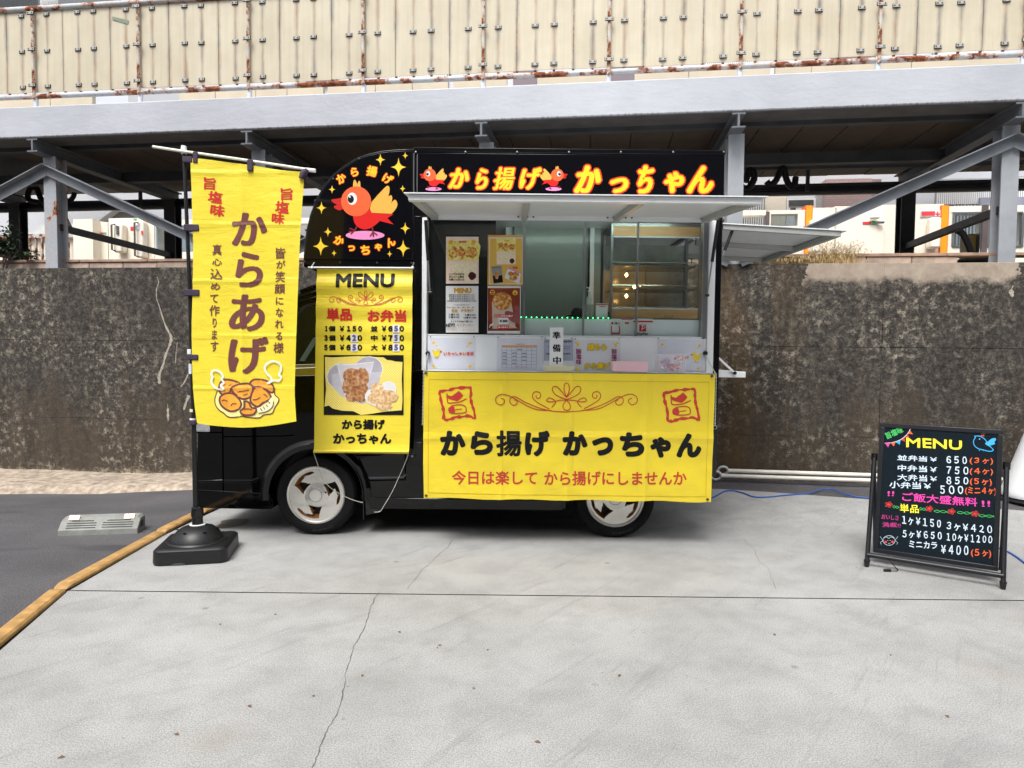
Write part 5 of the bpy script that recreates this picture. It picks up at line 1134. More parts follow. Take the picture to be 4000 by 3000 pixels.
a.text('ペイジ　　　　　　出店予定', 2129, 1330, 2232, 1338, INK, bold=.3, res=2); a.text('30日(火)　　　1月16(火)', 2138, 1350, 2231, 1357, INK, bold=.2, res=2); a.text('10日　　　　30(火)', 2142, 1358, 2226, 1365, INK, bold=.2, res=2); a.text('ご来店お待ちしております。', 2132, 1378, 2230, 1386, INK, bold=.3, res=2); a.text('から揚げ かっちゃん', 2142, 1395, 2220, 1402, GOLDP, bold=.2, res=2); a.done('print', t)
t, a = notice(2241, 1329, 2424, 1448, 'clear notice with yellow slanted lettering and chicks above the pink box', mat('notice_white', (222, 226, 234), .4, 0, .02))
for x, y, f in ((2257, 1343, -1), (2404, 1345, 1), (2257, 1441, -1)): chick(a, x, y, .2, f)
GRN = mat('print_olive', (150, 160, 40), .5, 0, 0)
a.text('鶏もも', 2293, 1342, 2373, 1370, YELP, bold=1, shear=.2, out=GRN, outw=.9); a.text('から揚げ', 2281, 1416, 2383, 1441, YELP, bold=1, shear=.2, out=GRN, outw=.9)
for x in (2250, 2388):
    for i, ch in enumerate('旨塩味'): a.text(ch, x, 1362 + i * 21, x + 21, 1382 + i * 21, MAGP, bold=.6)
a.done('print', t)
t, a = notice(2566, 1327, 2752, 1449, 'notice with a yellow chick and stars behind the clear sweet box')
for x, y, r in ((2586, 1346, 12), (2597, 1357, 5), (2574, 1337, 4), (2732, 1350, 12), (2720, 1361, 5), (2744, 1341, 4), (2728, 1440, 11), (2741, 1431, 4)): a.star(x, y, r, YELP)
a.done('star_print', t); a = Art((0, YN - .001, 0), (0, -1, 0), lift=.0005)
chick(a, 2722, 1394, .45, -1); a.text('いらっしゃい', 2640, 1388, 2690, 1402, ORAP, bold=.6); a.done('print', t)
# payment stickers on the second panel
def sticker(x0, y0, x1, y1, label):
    Y_ = YP - .002; a_, c_ = tp(x0, y1, Y_), tp(x1, y0, Y_); t = thing('sticker', label, 'sticker', ((a_[0] + c_[0]) / 2, Y_, a_[1]), 0, 'payment stickers on the inner counter panel')
    B().box(a_[0], c_[0], Y_ - .001, Y_ + .001, a_[1], c_[1]).build('sheet', t, WHITE); return t, Art((0, Y_ - .001, 0), (0, -1, 0), lift=.0005)
t, a = sticker(2386, 1245, 2424, 1308, 'white payment sticker with red u-shaped border, left of the row')
a.rect(2388, 1258, 2396, 1267, REDP); a.text('d払い', 2400, 1258, 2421, 1267, INK, bold=.4); a.poly([(2387, 1274), (2390, 1274), (2390, 1299), (2418, 1299), (2418, 1274), (2422, 1274), (2422, 1305), (2387, 1305)], REDP); a.done('print', t)
t, a = sticker(2428, 1245, 2468, 1310, 'white payment sticker with small red tag at its top, middle of the row')
a.rect(2428, 1246, 2469, 1249, REDP); a.rect(2441, 1258, 2457, 1266, mat('tag_orange', (224, 90, 60), .5, 0, 0)); a.done('print', t)
t, a = sticker(2474, 1245, 2550, 1312, 'larger white payment sticker with a red square P logo')
a.rect(2474, 1253, 2550, 1259, REDP); a.rect(2497, 1268, 2524, 1295, REDP); a.stroke([(2506, 1291), (2511, 1272)], 3, WHITE); a.stroke(sp2([(2504, 1273), (2514, 1271), (2520, 1275), (2516, 1282), (2507, 1284)]), 2.6, WHITE); a.text('PayPay', 2488, 1299, 2533, 1310, INK, bold=.4, shear=.15); a.done('print', t)
# upright "preparing" sign in a tray, pink box, sweet box, pay card
def shelfpt(px, py, Y): p = onY(px, py, Y); return p.x, p.z
zsh = ZB + .0055
YQ = 4.46
x0, zt_ = shelfpt(2148, 1279, YQ); x1, _ = shelfpt(2201, 1279, YQ)
t = thing('upright_sign', 'tall white upright sign with three black characters standing on the shelf', 'sign', ((x0 + x1) / 2, YQ, zsh)); B().box(x0, x1, YQ, YQ + .012, zsh + .012, zt_).build('board', t, WHITE, bevel=.002)
letters(t, YQ - .0002, [('準', 2158, 1295, 2190, 1325, INK, dict(bold=1.2, calli=.7)), ('備', 2158, 1344, 2190, 1375, INK, dict(bold=1.2, calli=.7)), ('中', 2160, 1392, 2192, 1423, INK, dict(bold=1.4, calli=.7))])
t = thing('tray', 'shallow pale yellow tray under the upright sign', 'tray', ((x0 + x1) / 2, YQ, zsh)); xa_, xb_ = shelfpt(2120, 1440, YQ)[0], shelfpt(2246, 1440, YQ)[0]
b = B(); o_ = [(xa_, YQ - .03), (xb_, YQ - .03), (xb_, YQ + .09), (xa_, YQ + .09)]; i_ = [(xa_ + .022, YQ - .012), (xb_ - .022, YQ - .012), (xb_ - .022, YQ + .07), (xa_ + .022, YQ + .07)]
V = [(x, y, zsh + .034) for x, y in o_] + [(x, y, zsh + .001) for x, y in i_] + [(x * 1.0, y, zsh + .034) for x, y in [(p[0] + (.004 if k in (0, 3) else -.004), p[1] + (.004 if k < 2 else -.004)) for k, p in enumerate(o_)]] + [(x, y, zsh + .006) for x, y in i_]
b.add(V, [(k, (k + 1) % 4, 4 + (k + 1) % 4, 4 + k) for k in range(4)] + [(8 + k, 12 + k, 12 + (k + 1) % 4, 8 + (k + 1) % 4) for k in range(4)] + [(4, 5, 6, 7), (12, 15, 14, 13)] + [(k, 8 + k, 8 + (k + 1) % 4, (k + 1) % 4) for k in range(4)]); b.build('tray', t, mat('tray_yellow', (232, 226, 186), .35, 0, .03))
x0, zt_ = shelfpt(2395, 1412, YQ); x1 = shelfpt(2531, 1412, YQ)[0]
t = thing('pink_box', 'open pale pink plastic box on the serving shelf', 'box', ((x0 + x1) / 2, YQ, zsh)); PNK = mat('pink_plastic', (246, 206, 212), .3, 0, .03, 20)
B().box(x0, x1, YQ, YQ + .004, zsh + .003, zt_).build('front_panel', t, PNK, bevel=.001); B().box(x0, x1, YQ + .096, YQ + .1, zsh + .003, zt_).build('back_panel', t, PNK); B().box(x0, x0 + .004, YQ + .0045, YQ + .0955, zsh + .003, zt_).build('side_panel', t, PNK); B().box(x1 - .004, x1, YQ + .0045, YQ + .0955, zsh + .003, zt_).build('side_panel', t, PNK); B().box(x0 + .0045, x1 - .0045, YQ + .0045, YQ + .0955, zsh + .003, zsh + .006).build('base', t, PNK)
B().box(x0 - .003, x1 + .003, YQ - .003, YQ - .0005, zt_ - .006, zt_ + .002).build('rim', t, PNK, bevel=.001); db = B()
for i in range(22):
    for j in range(2): db.lathe([(.0, YQ - .0015), (.002, YQ - .0015), (.002, YQ)], 'y', (x0 + .012 + (x1 - x0 - .024) * (i + .5 * j) / 22, 0, zsh + .02 + .008 * j), 6)
db.build('dot_relief', t, mat('pink_dot', (236, 186, 194), .4, 0, 0), stuff=True)
x0, zt_ = shelfpt(2572, 1383, YQ); x1 = shelfpt(2681, 1383, YQ)[0]; 
CT = NT('milky_plastic'); tr_ = CT.n('BsdfTransparent'); df_ = CT.n('BsdfDiffuse', Color=lin((240, 236, 240))); mx_ = CT.n('MixShader', Fac=.17); CT.link(tr_.outputs[0], mx_.inputs[1]); CT.link(df_.outputs[0], mx_.inputs[2]); CT.link(mx_.outputs[0], [n for n in CT.t.nodes if n.type == 'OUTPUT_MATERIAL'][0].inputs[0]); CLR = CT.m
t = thing('sweet_box', 'clear box full of wrapped pink and orange sweets', 'box', ((x0 + x1) / 2, YQ, zsh)); B().box(x0, x1, YQ, YQ + .002, zsh + .002, zt_).box(x0, x0 + .002, YQ + .003, YQ + .1, zsh + .002, zt_).box(x1 - .002, x1, YQ + .003, YQ + .1, zsh + .002, zt_).box(x0, x1, YQ + .1, YQ + .102, zsh + .002, zt_).box(x0, x1, YQ + .003, YQ + .099, zsh + .001, zsh + .003).build('container', t, CLR)
cols = [mat('sweet_pink', (236, 110, 150), .35, 0, 0), mat('sweet_orange', (240, 150, 80), .35, 0, 0), mat('sweet_white', (250, 244, 246), .35, 0, 0), mat('sweet_blue', (120, 170, 210), .35, 0, 0), mat('sweet_red', (214, 80, 90), .35, 0, 0), mat('sweet_pale', (248, 190, 196), .35, 0, 0)]
g0 = thing('sweets_tmp', 'x', 'x')
for i in range(46):
    m_ = random.choice(cols); c = Vector((random.uniform(x0 + .018, x1 - .018), random.uniform(YQ + .016, YQ + .088), zsh + .012 + random.random() * (zt_ - zsh - .035))); a = random.uniform(0, 3.14); e = random.uniform(-.7, .7); d = Vector((math.cos(a) * math.cos(e), math.sin(a) * math.cos(e) * .5, math.sin(e))).normalized()
    o = B().tube([c - d * .013, c - d * .008, c - d * .006, c + d * .006, c + d * .008, c + d * .013], [.006, .002, .006, .006, .002, .006], 6).build('sweet', m=m_, smooth=60)
    tag(o, 'small %s wrapped sweet among the others in the clear box on the shelf' % {'sweet_pink': 'hot pink', 'sweet_orange': 'orange', 'sweet_white': 'white', 'sweet_blue': 'light blue', 'sweet_red': 'red', 'sweet_pale': 'pale pink'}[m_.name], 'sweet', m_.name.split('_')[1] + ' wrapped sweets in the clear box')
bpy.data.objects.remove(g0)
Y_ = 4.72; x0, zt_ = tp(2328, 1185, Y_); x1, zb_ = tp(2373, 1243, Y_); zled = tp(2200, 1245, YP)[1]
t = thing('pay_card', 'white payment card with red top band standing behind the window', 'card', ((x0 + x1) / 2, Y_, zb_)); B().box(x0, x1, Y_, Y_ + .003, zb_ - .10, zt_).build('card', t, WHITE); a = Art((0, Y_, 0), (0, -1, 0)); a.rect(2328, 1188, 2373, 1192, REDP); a.text('PayPay', 2342, 1195, 2366, 1200, INK, bold=.3, res=1); a.done('print', t)
# green LED string along the inner panel top
t = thing('led_string', 'string of small green led lights along the inner counter edge', 'light string', (tp(2200, 1243, YP)[0], YP, zled)); B().tube([(tp(2030, 1243, YP)[0], YP - .004, zled + .006), (tp(2380, 1243, YP)[0], YP - .004, zled + .006)], .003, 5).build('cable', t, mat('cable_brown', (60, 44, 36), .5, 0, 0))
LED = mat('led_green', (60, 255, 140), .4, 0, 0, emit=5); lb0 = None
for i in range(18):
    loc = Vector((tp(2036 + i * 20, 1243, YP)[0], YP - .008, zled + .007)) - Vector((tp(2200, 1243, YP)[0], YP, zled))
    if lb0 is None: lb0 = B().lathe([(.0, -.0035), (.0028, -.002), (.0032, 0), (.0028, .002), (.0, .0035)], 'z', (0, 0, 0), 8).build('led', t, LED, local=True, smooth=60); lb0.location = loc
    else: copy_part(lb0, t, loc)
# hot display case
YC = 4.90; hc = thing('display_case', 'glass hot food display case with orange wooden panels inside the hatch', 'display case', (tp(2560, 1240, YC)[0], YC, tp(2560, 1243, YC)[1]))
cx0, cx1 = tp(2386, 1000, YC)[0], tp(2744, 1000, YC)[0]; cz0, cz1 = tp(2560, 1246, YC)[1], tp(2560, 872, YC)[1]; YD = YC + .42
WOODC = mat('case_wood', (214, 170, 118), .5, 0, .1, 6, stretch=(1, 1, 8))
B().box(cx0, cx0 + .016, YC - .004, YC + .02, cz0, cz1).build('case_post', hc, SALU, bevel=.002); B().box(cx1 - .022, cx1, YC - .004, YC + .02, cz0, cz1).build('case_post', hc, SALU, bevel=.002); B().box(cx0, cx0 + .016, YD - .02, YD, cz0, cz1).build('case_post', hc, SALU); B().box(cx1 - .022, cx1, YD - .02, YD, cz0, cz1).build('case_post', hc, SALU)
za_, zb_ = tp(2560, 885, YC)[1], tp(2560, 923, YC)[1]; B().box(cx0 + .017, cx1 - .023, YC, YC + .012, zb_, za_).build('wood_panel', hc, WOODC); B().box(cx0 + .017, cx1 - .023, YC - .001, YC + .014, zb_ - .010, zb_ - .0005).build('trim', hc, WALU)
zc_, zd_ = tp(2560, 1209, YC)[1], tp(2560, 1243, YC)[1]; B().box(cx0 + .017, cx1 - .023, YC, YC + .012, zd_, zc_).build('wood_panel', hc, WOODC); B().box(cx0 + .017, cx1 - .023, YC - .001, YC + .014, zc_ + .0005, zc_ + .010).build('trim', hc, WALU)
B().box(cx0, cx1, YC, YD, zd_ - .12, zd_ - .001).build('case_base', hc, SALU); B().box(cx0, cx1, YC, YD, za_ + .001, cz1).build('case_top', hc, SALU); B().box(cx0 + .017, cx1 - .023, YC + .004, YC + .007, zc_ + .011, zb_ - .011).build('glass_door', hc, CASEG); B().box((cx0 + cx1) / 2 + .0, (cx0 + cx1) / 2 + .004, YC + .40, YC + .41, zc_, zb_).build('case_divider', hc, SALU); B().box(cx0, cx1, YC + .414, YC + .418, zc_, zb_).build('back_glass', hc, mat('case_back', (176, 180, 176), .2, 0, .3, 5))
for i, py in enumerate((1025, 1115, 1203)):
    z = tp(2560, py, YC)[1]; ws = B()
    for k in range(3): ws.tube([(cx0 + .02, YC + .03 + k * .01, z + .004 * k), (cx1 - .03, YC + .03 + k * .01, z + .004 * k)], .0016, 5)
    for k in range(10): xk = cx0 + .03 + (cx1 - cx0 - .06) * k / 9; ws.tube([(xk, YC + .03, z), (xk, YD - .03, z)], .0013, 4)
    sh_ = ws.build('wire_rack', hc, mat('rack_bright', (220, 214, 204), .2, .9, 0)); B().box(cx0 + .018, cx1 - .026, YC + .04, YD - .03, z - .022, z - .018).build('shelf', hc, mat('shelf_steel', (150, 146, 140), .25, .8, .1, 10), bevel=.001)
WARM = mat('lamp_warm', (255, 190, 110), .4, 0, 0, emit=60)
for x, y in ((2447, 1074), (2478, 1122), (2447, 1156)):
    px_, pz_ = tp(x, y, YC + .15); B().lathe([(.0, -.012), (.006, -.010), (.009, 0), (.006, .010), (.0, .012)], 'z', (px_, YC + .15, pz_), 10).build('lamp_bulb', hc, WARM, smooth=60)
hd = B().tube([(tp(2593, 1243, YC)[0], YC - .002, tp(2593, 1240, YC)[1]), (tp(2593, 1243, YC)[0], YC - .02, tp(2593, 1231, YC)[1]), (tp(2625, 1243, YC)[0], YC - .02, tp(2625, 1231, YC)[1]), (tp(2625, 1243, YC)[0], YC - .002, tp(2625, 1240, YC)[1])], .002, 5).build('case_handle', hc, SALU)
# paper roll, spray bottle, cap
Y_ = 4.86; x, z = tp(2302, 1190, Y_); zf = tp(2302, 1262, Y_)[1]
o = B().lathe([(.0, zf - .1), (.032, zf - .1), (.032, z), (.012, z), (.012, z - .01), (.0, z - .01)], 'z', (x, Y_, 0), 20).build('paper_roll', m=mat('roll_grey', (168, 172, 166), .8, 0, .04), smooth=40); tag(o, 'grey white paper roll standing inside the hatch beside the payment card', 'paper roll')
x, z = tp(2301, 1140, 4.95); sb = thing('spray_bottle', 'small pump bottle standing behind the paper roll', 'bottle', (x, 4.95, z - .15)); B().lathe([(.0, z - .2), (.02, z - .2), (.02, z - .05), (.008, z - .03), (.008, z)], 'z', (x, 4.95, 0), 14).build('bottle', sb, mat('bottle_clear', (190, 198, 194), .2, 0, 0), smooth=40); B().lathe([(.008, z), (.010, z + .01), (.004, z + .012), (.004, z + .03)], 'z', (x, 4.95, 0), 10).bar((x - .02, 4.95, z + .03), (x + .008, 4.95, z + .03), .008).build('pump', sb, WHITE)
x, z = tp(2258, 1228, 4.9); o = B().lathe([(.0, z + .05), (.03, z + .045), (.048, z + .02), (.05, z - .08)], 'z', (x, 4.92, 0), 18).prism([(x - .09, 4.88, z - .018), (x - .04, 4.84, z - .01), (x - .02, 4.9, z - .01), (x - .05, 4.95, z - .012)], (0, 0, .006)).build('cap', m=mat('cap_black', (14, 14, 16), .7, 0, .1), smooth=40); tag(o, 'black cloth cap lying inside the hatch left of the paper roll', 'cap')

# ================================================================== MENU BANNER HANGING OVER THE CAB DOOR
YM = 4.50
mb = thing('menu_banner', 'long yellow hanging menu banner with a food photo below the curved sign', 'banner', (onY(1420, 1770, YM).x, YM, onY(1420, 1770, YM).z))
def mdisp(x, z):
    t = (z - .55) / 1.2; return .010 * math.sin(z * 42) * max(0, t) ** 3 + .004 * math.sin(x * 9 + z * 2) + (.02 * max(0, (.64 - z)) * 6 if z < .64 else 0)
DIM = dict(disp=mdisp, step=.03)
a = Art((0, YM, 0), (0, -1, 0), lift=0, disp=mdisp, step=.02)
a.poly([(1237, 1046), (1611, 1047), (1610, 1300), (1606, 1500), (1601, 1700), (1599, 1755), (1596, 1772), (1225, 1768), (1228, 1750), (1229, 1600), (1232, 1400), (1234, 1200)], YEL); a.done('cloth', mb)
letters(mb, YM, [('MENU', 1312, 1068, 1542, 1124, INK, dict(bold=3.2))], disp=mdisp, lift=.003)
def flourish(a, cx, cy, k, m, w):
    for f in (1, -1):
        P = lambda pts: sp2([(cx + f * x * k, cy + y * k) for x, y in pts], 5)
        a.stroke(P([(0, 52), (60, 48), (110, 36), (165, 14), (205, -8), (225, -4), (228, 14), (214, 26), (200, 20), (200, 8), (210, 4)]), w, m)
        a.stroke(P([(62, 46), (110, 44), (150, 32), (190, 10), (235, -14), (265, -18), (284, -4), (282, 16), (264, 24), (250, 14), (252, 2), (264, -2)]), w, m)
        a.stroke(P([(70, 40), (100, 24), (128, 6), (138, -12), (128, -28), (110, -26), (104, -12), (112, -2), (122, -6), (122, -16)]), w, m)
        a.stroke(P([(0, -6), (24, -34), (40, -50), (56, -46), (54, -28), (36, -12), (0, 2)]), w, m); a.stroke(P([(0, 4), (30, 6), (60, 12), (80, 8), (72, -4), (56, 0), (44, 14), (60, 34)]), w, m)
        a.stroke(P([(0, -8), (-10, -34), (-8, -58), (0, -64)]), w, m); a.stroke(P([(0, 4), (-14, 24), (-12, 40), (0, 46)]), w, m)
a = Art((0, YM, 0), (0, -1, 0), lift=.003, disp=mdisp); flourish(a, 1429, 1168, .5, REDD, 2.2); a.done('flourish_print', mb)
letters(mb, YM, [('単品', 1275, 1204, 1375, 1253, REDP, dict(bold=2.1)), ('お弁当', 1436, 1210, 1587, 1258, REDP, dict(bold=2.1))], disp=mdisp, lift=.003)
BK = dict(bold=1.1)
for i, (l, l2, p1, r, p2) in enumerate((('1', '個', '￥150', '並', '￥6'), ('3', '個', '￥4', '中', '￥7'), ('5', '個', '￥6', '大', '￥8'))):
    y0, y1 = (1273, 1295) if i == 0 else ((1309, 1332) if i == 1 else (1346, 1369)); sl_ = 1
    it = [(l, 1266 if i else 1270, y0, 1280, y1, INK, BK), (l2, 1284, y0, 1310, y1, INK, BK)]
    if i == 0: it += [('￥', 1327, y0, 1345, y1, INK, BK), ('150', 1355, y0, 1415, y1, INK, BK)]
    else: it += [('￥', 1327, y0, 1345, y1, INK, BK), (p1[1], 1352, y0, 1370, y1, INK, BK), ('0', 1397, y0, 1415, y1, INK, BK)]
    it += [(r, 1449, y0, 1476, y1, INK, BK), ('￥', 1492, y0, 1510, y1, INK, BK), (p2[1], 1517, y0, 1535, y1, INK, BK), ('0', 1561, y0, 1579, y1, INK, BK)]
    it = [(''.join(chr(ord(ch) + 0xFEE0) if ch in '0123456789' else ch for ch in q_[0]),) + q_[1:5] + (q_[5], dict(bold=1.7 if q_[0] in '0123456789150' else 1.1)) for q_ in it]
    letters(mb, YM, it, disp=mdisp, lift=.003)
    for x0, ch in (((1371, '2' if i == 1 else '5'),) if i else ()) + ((1535, '5'),):
        a = Art((0, YM, 0), (0, -1, 0), lift=.004, disp=mdisp); a.rect(x0, y0 - 4, x0 + 26, y1 + 4, PAPER); a.text(ch, x0 + 5, y0 - 1, x0 + 21, y1 + 1, PURP, bold=2.4); a.done('price_patch', mb)
a = Art((0, YM, 0), (0, -1, 0), lift=.003, disp=mdisp)
a.rect(1265, 1387, 1577, 1621, INK)
ed = [(1269, 1394), (1300, 1396), (1400, 1391), (1500, 1396), (1512, 1406), (1530, 1408), (1545, 1412), (1573, 1414), (1570, 1480), (1573, 1560), (1570, 1602), (1500, 1608), (1440, 1618), (1410, 1621), (1380, 1606), (1335, 1604), (1300, 1596), (1285, 1584), (1268, 1588), (1274, 1520), (1270, 1450)]
a.poly(ed, m_dots('dots_yellow', (236, 212, 86), (250, 240, 176), 85))
def heart(cx, cy, w, h, rot, n=30):
    P = []
    for i in range(n):
        t = 2 * math.pi * i / n; x = 16 * math.sin(t) ** 3 / 16 * w; y = -(13 * math.cos(t) - 5 * math.cos(2 * t) - 2 * math.cos(3 * t) - math.cos(4 * t)) / 15 * h
        c, q = math.cos(R(rot)), math.sin(R(rot)); P.append((cx + x * c - y * q, cy + x * q + y * c))
    return P
a.poly(heart(1392, 1480, 113, 96, -14), WHITE); a.poly(heart(1392, 1480, 110, 93, -14), mat('photo_lilac', (176, 172, 184), .4, 0, .08, 14)); a.poly([(1296, 1462), (1330, 1455), (1330, 1460), (1490, 1452), (1480, 1500), (1462, 1530), (1440, 1560), (1418, 1578), (1330, 1545), (1298, 1510)], mat('photo_tray', (196, 194, 204), .4, 0, .05, 30))
cup = [(1316, 1426), (1462, 1414), (1448, 1470), (1430, 1560), (1412, 1576), (1352, 1562), (1330, 1490)]; a.poly(cup, mat('photo_cup', (206, 204, 212), .3, 0, .05, 20)); a.stroke([(1316, 1426), (1390, 1422), (1462, 1414)], 3, WHITE); a.stroke([(1322, 1434), (1352, 1562)], 1.5, WHITE); a.stroke([(1456, 1424), (1414, 1574)], 1.5, WHITE)
CHB = m_food('chicken_cup', [(104, 58, 34), (150, 96, 58), (184, 134, 92), (214, 176, 140)], 55)
for e in ((1375, 1470, 36, 30), (1415, 1472, 28, 34), (1360, 1510, 24, 30), (1398, 1516, 38, 34), (1375, 1548, 24, 20), (1408, 1550, 22, 22)): a.ell(*e, CHB, n=22, wob=.1)
a.poly(heart(1494, 1548, 66, 58, -26), WHITE); a.poly(heart(1494, 1548, 63, 55, -26), mat('photo_white', (226, 226, 228), .4, 0, .04, 20)); CHP = m_food('chicken_pale', [(150, 98, 52), (200, 156, 104), (226, 192, 146), (244, 224, 190)], 60)
for e in ((1474, 1520, 26, 24), (1466, 1556, 28, 22), (1518, 1548, 38, 26), (1500, 1584, 32, 16)): a.ell(*e, CHP, n=22, wob=.12)
a.done('photo_print', mb)
letters(mb, YM, [('から揚げ', 1335, 1638, 1504, 1678, INK, dict(bold=2.2)), ('かっちゃん', 1301, 1693, 1529, 1735, INK, dict(bold=2.2))], disp=mdisp, lift=.003)
p, q = onY(1205, 1046, YM), onY(1616, 1048, YM); B().tube([p, q], .008, 10).build('top_rod', mb, SALU, smooth=40)
for px in (1219, 1612):
    p = onY(px, 1040, YM); B().tube([p + Vector((0, .05, .03)), p + Vector((0, .02, .012)), p, p - Vector((0, 0, .012)), p + Vector((0, -.012, -.006))], .004, 6).build('hook', mb, SALU, smooth=50); B().lathe([(.0, p.z - .018), (.009, p.z - .014), (.009, p.z - .004), (.0, p.z)], 'z', (p.x, p.y - .002, 0), 10).build('hook_cap', mb, WHITE, smooth=50)
p, q = onY(1226, 1762, YM - .012), onY(1597, 1764, YM - .012); B().tube([p, q], .009, 10).build('bottom_rod', mb, YEL, smooth=40)
CORD = mat('cord_white', (190, 188, 180), .7, 0, .1, 60)
def cord(pts, r, label, m=CORD, cat='cord', name='cord', k=7):
    o = B().tube(spline(pts, k), r, 6).build(name, m=m, smooth=60); return tag(o, label, cat)
Yc = YT - .03
cord([onY(1225, 1768, YM), onY(1240, 1812, 4.53), onY(1258, 1868, Yc), onY(1266, 1882, Yc), onY(1300, 1912, Yc), onY(1345, 1938, Yc), onY(1385, 1955, Yc), onY(1417, 1963, Yc)], .0024, 'thin pale cord from the menu banner across the front wheel to the mud flap')
cord([onY(1228, 1858, Yc), onY(1238, 1872, Yc), onY(1262, 1884, Yc), onY(1262, 1898, Yc), onY(1250, 1910, Yc), onY(1232, 1908, Yc), onY(1212, 1900, Yc)], .0022, 'short knotted cord tied through the front wheel rim')
cord([onY(1596, 1770, YM), onY(1582, 1810, 4.53), onY(1560, 1860, Yc), onY(1530, 1925, Yc), onY(1500, 1975, Yc), onY(1485, 1997, Yc), onY(1462, 2001, Yc)], .0024, 'thin pale cord from the right corner of the menu banner to the door sill')

# ================================================================== WIDE YELLOW BANNER UNDER THE SHELF
YW = 4.345
wb = thing('wide_banner', 'wide yellow vinyl banner with big black lettering hanging under the serving shelf', 'banner', (onY(2220, 1950, YW).x, YW, onY(2220, 1950, YW).z))
def tri(v, w): return max(0, 1 - abs(v) / w)
def wdisp(x, z):
    d = .006 * math.sin(x * 3.1 + 1) * (1.1 - z) + .0045 * math.sin(x * 6.5 + z * 5) * (1.1 - z) * 1.2
    for xc in (-.06, .37, .86): d += .007 * tri(x - xc - (z - .7) * .02, .03)
    d += .007 * tri(z - .715 - .01 * math.sin(x * 2), .035) + .006 * max(0, .42 - z) * math.sin(x * 11) * 4
    d += .011 * noise.noise(Vector((x * 4, z * 5, 2))) + .004 * noise.noise(Vector((x * 12 + z * 4, z * 10, 5)))
    return d
a = Art((0, YW, 0), (0, -1, 0), lift=0, disp=wdisp, step=.02)
top = [(1658 + (2795 - 1658) * i / 12, 1452 + 11 * i / 12) for i in range(13)]; bot = [(2779 - (2779 - 1655) * i / 24, 1962 - 17 * i / 24 + 2.5 * math.sin(i * 1.1)) for i in range(25)]
a.poly(top + [(2790, 1600), (2785, 1750)] + bot + [(1653, 1800), (1654, 1620)], YELB); a.done('cloth', wb)
HEM = mat('hem_line', (196, 168, 30), .5, 0, .1, 30)
a = Art((0, YW, 0), (0, -1, 0), lift=.0012, disp=wdisp)
a.stroke([(1676, 1482), (2200, 1486), (2772, 1493)], 2, HEM); a.stroke([(1676, 1482), (1673, 1700), (1672, 1925)], 2, HEM); a.stroke([(2770, 1494), (2764, 1700), (2758, 1940)], 2, HEM); a.stroke([(1672, 1925), (2200, 1934), (2758, 1941)], 2, HEM); a.done('hem_stitch', wb)
for st_, x0_, y0_, x1_, y1_, b_ in (('か', 1719, 1682, 1819, 1780, 6.5), ('ら', 1838, 1683, 1926, 1777, 6.5), ('揚', 1938, 1680, 2038, 1782, 3.2), ('げ', 2050, 1682, 2148, 1783, 6)): letters(wb, YW, [(st_, x0_, y0_, x1_, y1_, INK, dict(bold=b_, res=4))], disp=wdisp, lift=.002)
for st_, x0_, y0_, x1_, y1_ in (('か', 2197, 1683, 2295, 1780), ('っ', 2312, 1706, 2395, 1780), ('ち', 2420, 1688, 2516, 1784), ('ゃ', 2539, 1706, 2622, 1788), ('ん', 2643, 1692, 2740, 1788)): letters(wb, YW, [(st_, x0_, y0_, x1_, y1_, INK, dict(bold=6.5, res=4))], disp=wdisp, lift=.002)
letters(wb, YW, [('今日は楽して', 1765, 1838, 2098, 1893, REDD, dict(bold=1.1)), ('から揚げにしませんか', 2126, 1840, 2682, 1896, REDD, dict(bold=1.1))], disp=wdisp, lift=.002)
a = Art((0, YW, 0), (0, -1, 0), lift=.002, disp=wdisp); flourish(a, 2213, 1558, .97, REDD, 3.2); a.done('flourish_print', wb)
def seal(ox, oy):
    a = Art((0, YW, 0), (0, -1, 0), lift=.002, disp=wdisp); Q = lambda pts: [(ox + (x - 1575) / 2.212, oy + (y - 685) / 2.212) for x, y in pts]
    wv = [8, 9, 11, 12, 10, 13, 15, 14, 12, 13, 15, 17, 20, 16, 13, 12, 9, 6, 5, 7, 9, 8, 10, 12, 11, 10]
    P = Q(sp2([(1588, 728), (1660, 716), (1720, 700), (1790, 696), (1850, 694), (1856, 740), (1856, 790), (1868, 840), (1880, 880), (1890, 960), (1840, 938), (1780, 946), (1720, 952), (1680, 968), (1640, 972), (1622, 960), (1622, 900), (1608, 840), (1592, 780), (1586, 735)], 3)[:-1])
    a.stroke([(x + random.uniform(-1.2, 1.2), y + random.uniform(-1.2, 1.2)) for x, y in P], [(10 + 3.5 * math.sin(i * 1.7) + random.uniform(-2.5, 2.5)) for i in range(len(P))], REDD, closed=True)
    a.poly(Q([(1650, 758), (1690, 768), (1730, 740), (1752, 722), (1770, 738), (1792, 762), (1770, 790), (1740, 812), (1690, 800), (1660, 790)]), REDD); a.stroke(Q(sp2([(1650, 745), (1652, 790), (1662, 826), (1720, 824), (1760, 818), (1820, 790)])), 4.5, REDD)
    a.poly(Q([(1664, 868), (1690, 850), (1712, 862), (1722, 900), (1700, 922), (1668, 912), (1660, 890)]), REDD); a.stroke(Q(sp2([(1690, 852), (1750, 842), (1800, 850), (1816, 880), (1808, 908), (1740, 918), (1700, 916)])), 4, REDD); a.stroke(Q([(1720, 886), (1780, 878)]), 3, REDD)
    a.done('seal_print', wb)
seal(1712, 1510); seal(2587, 1516)
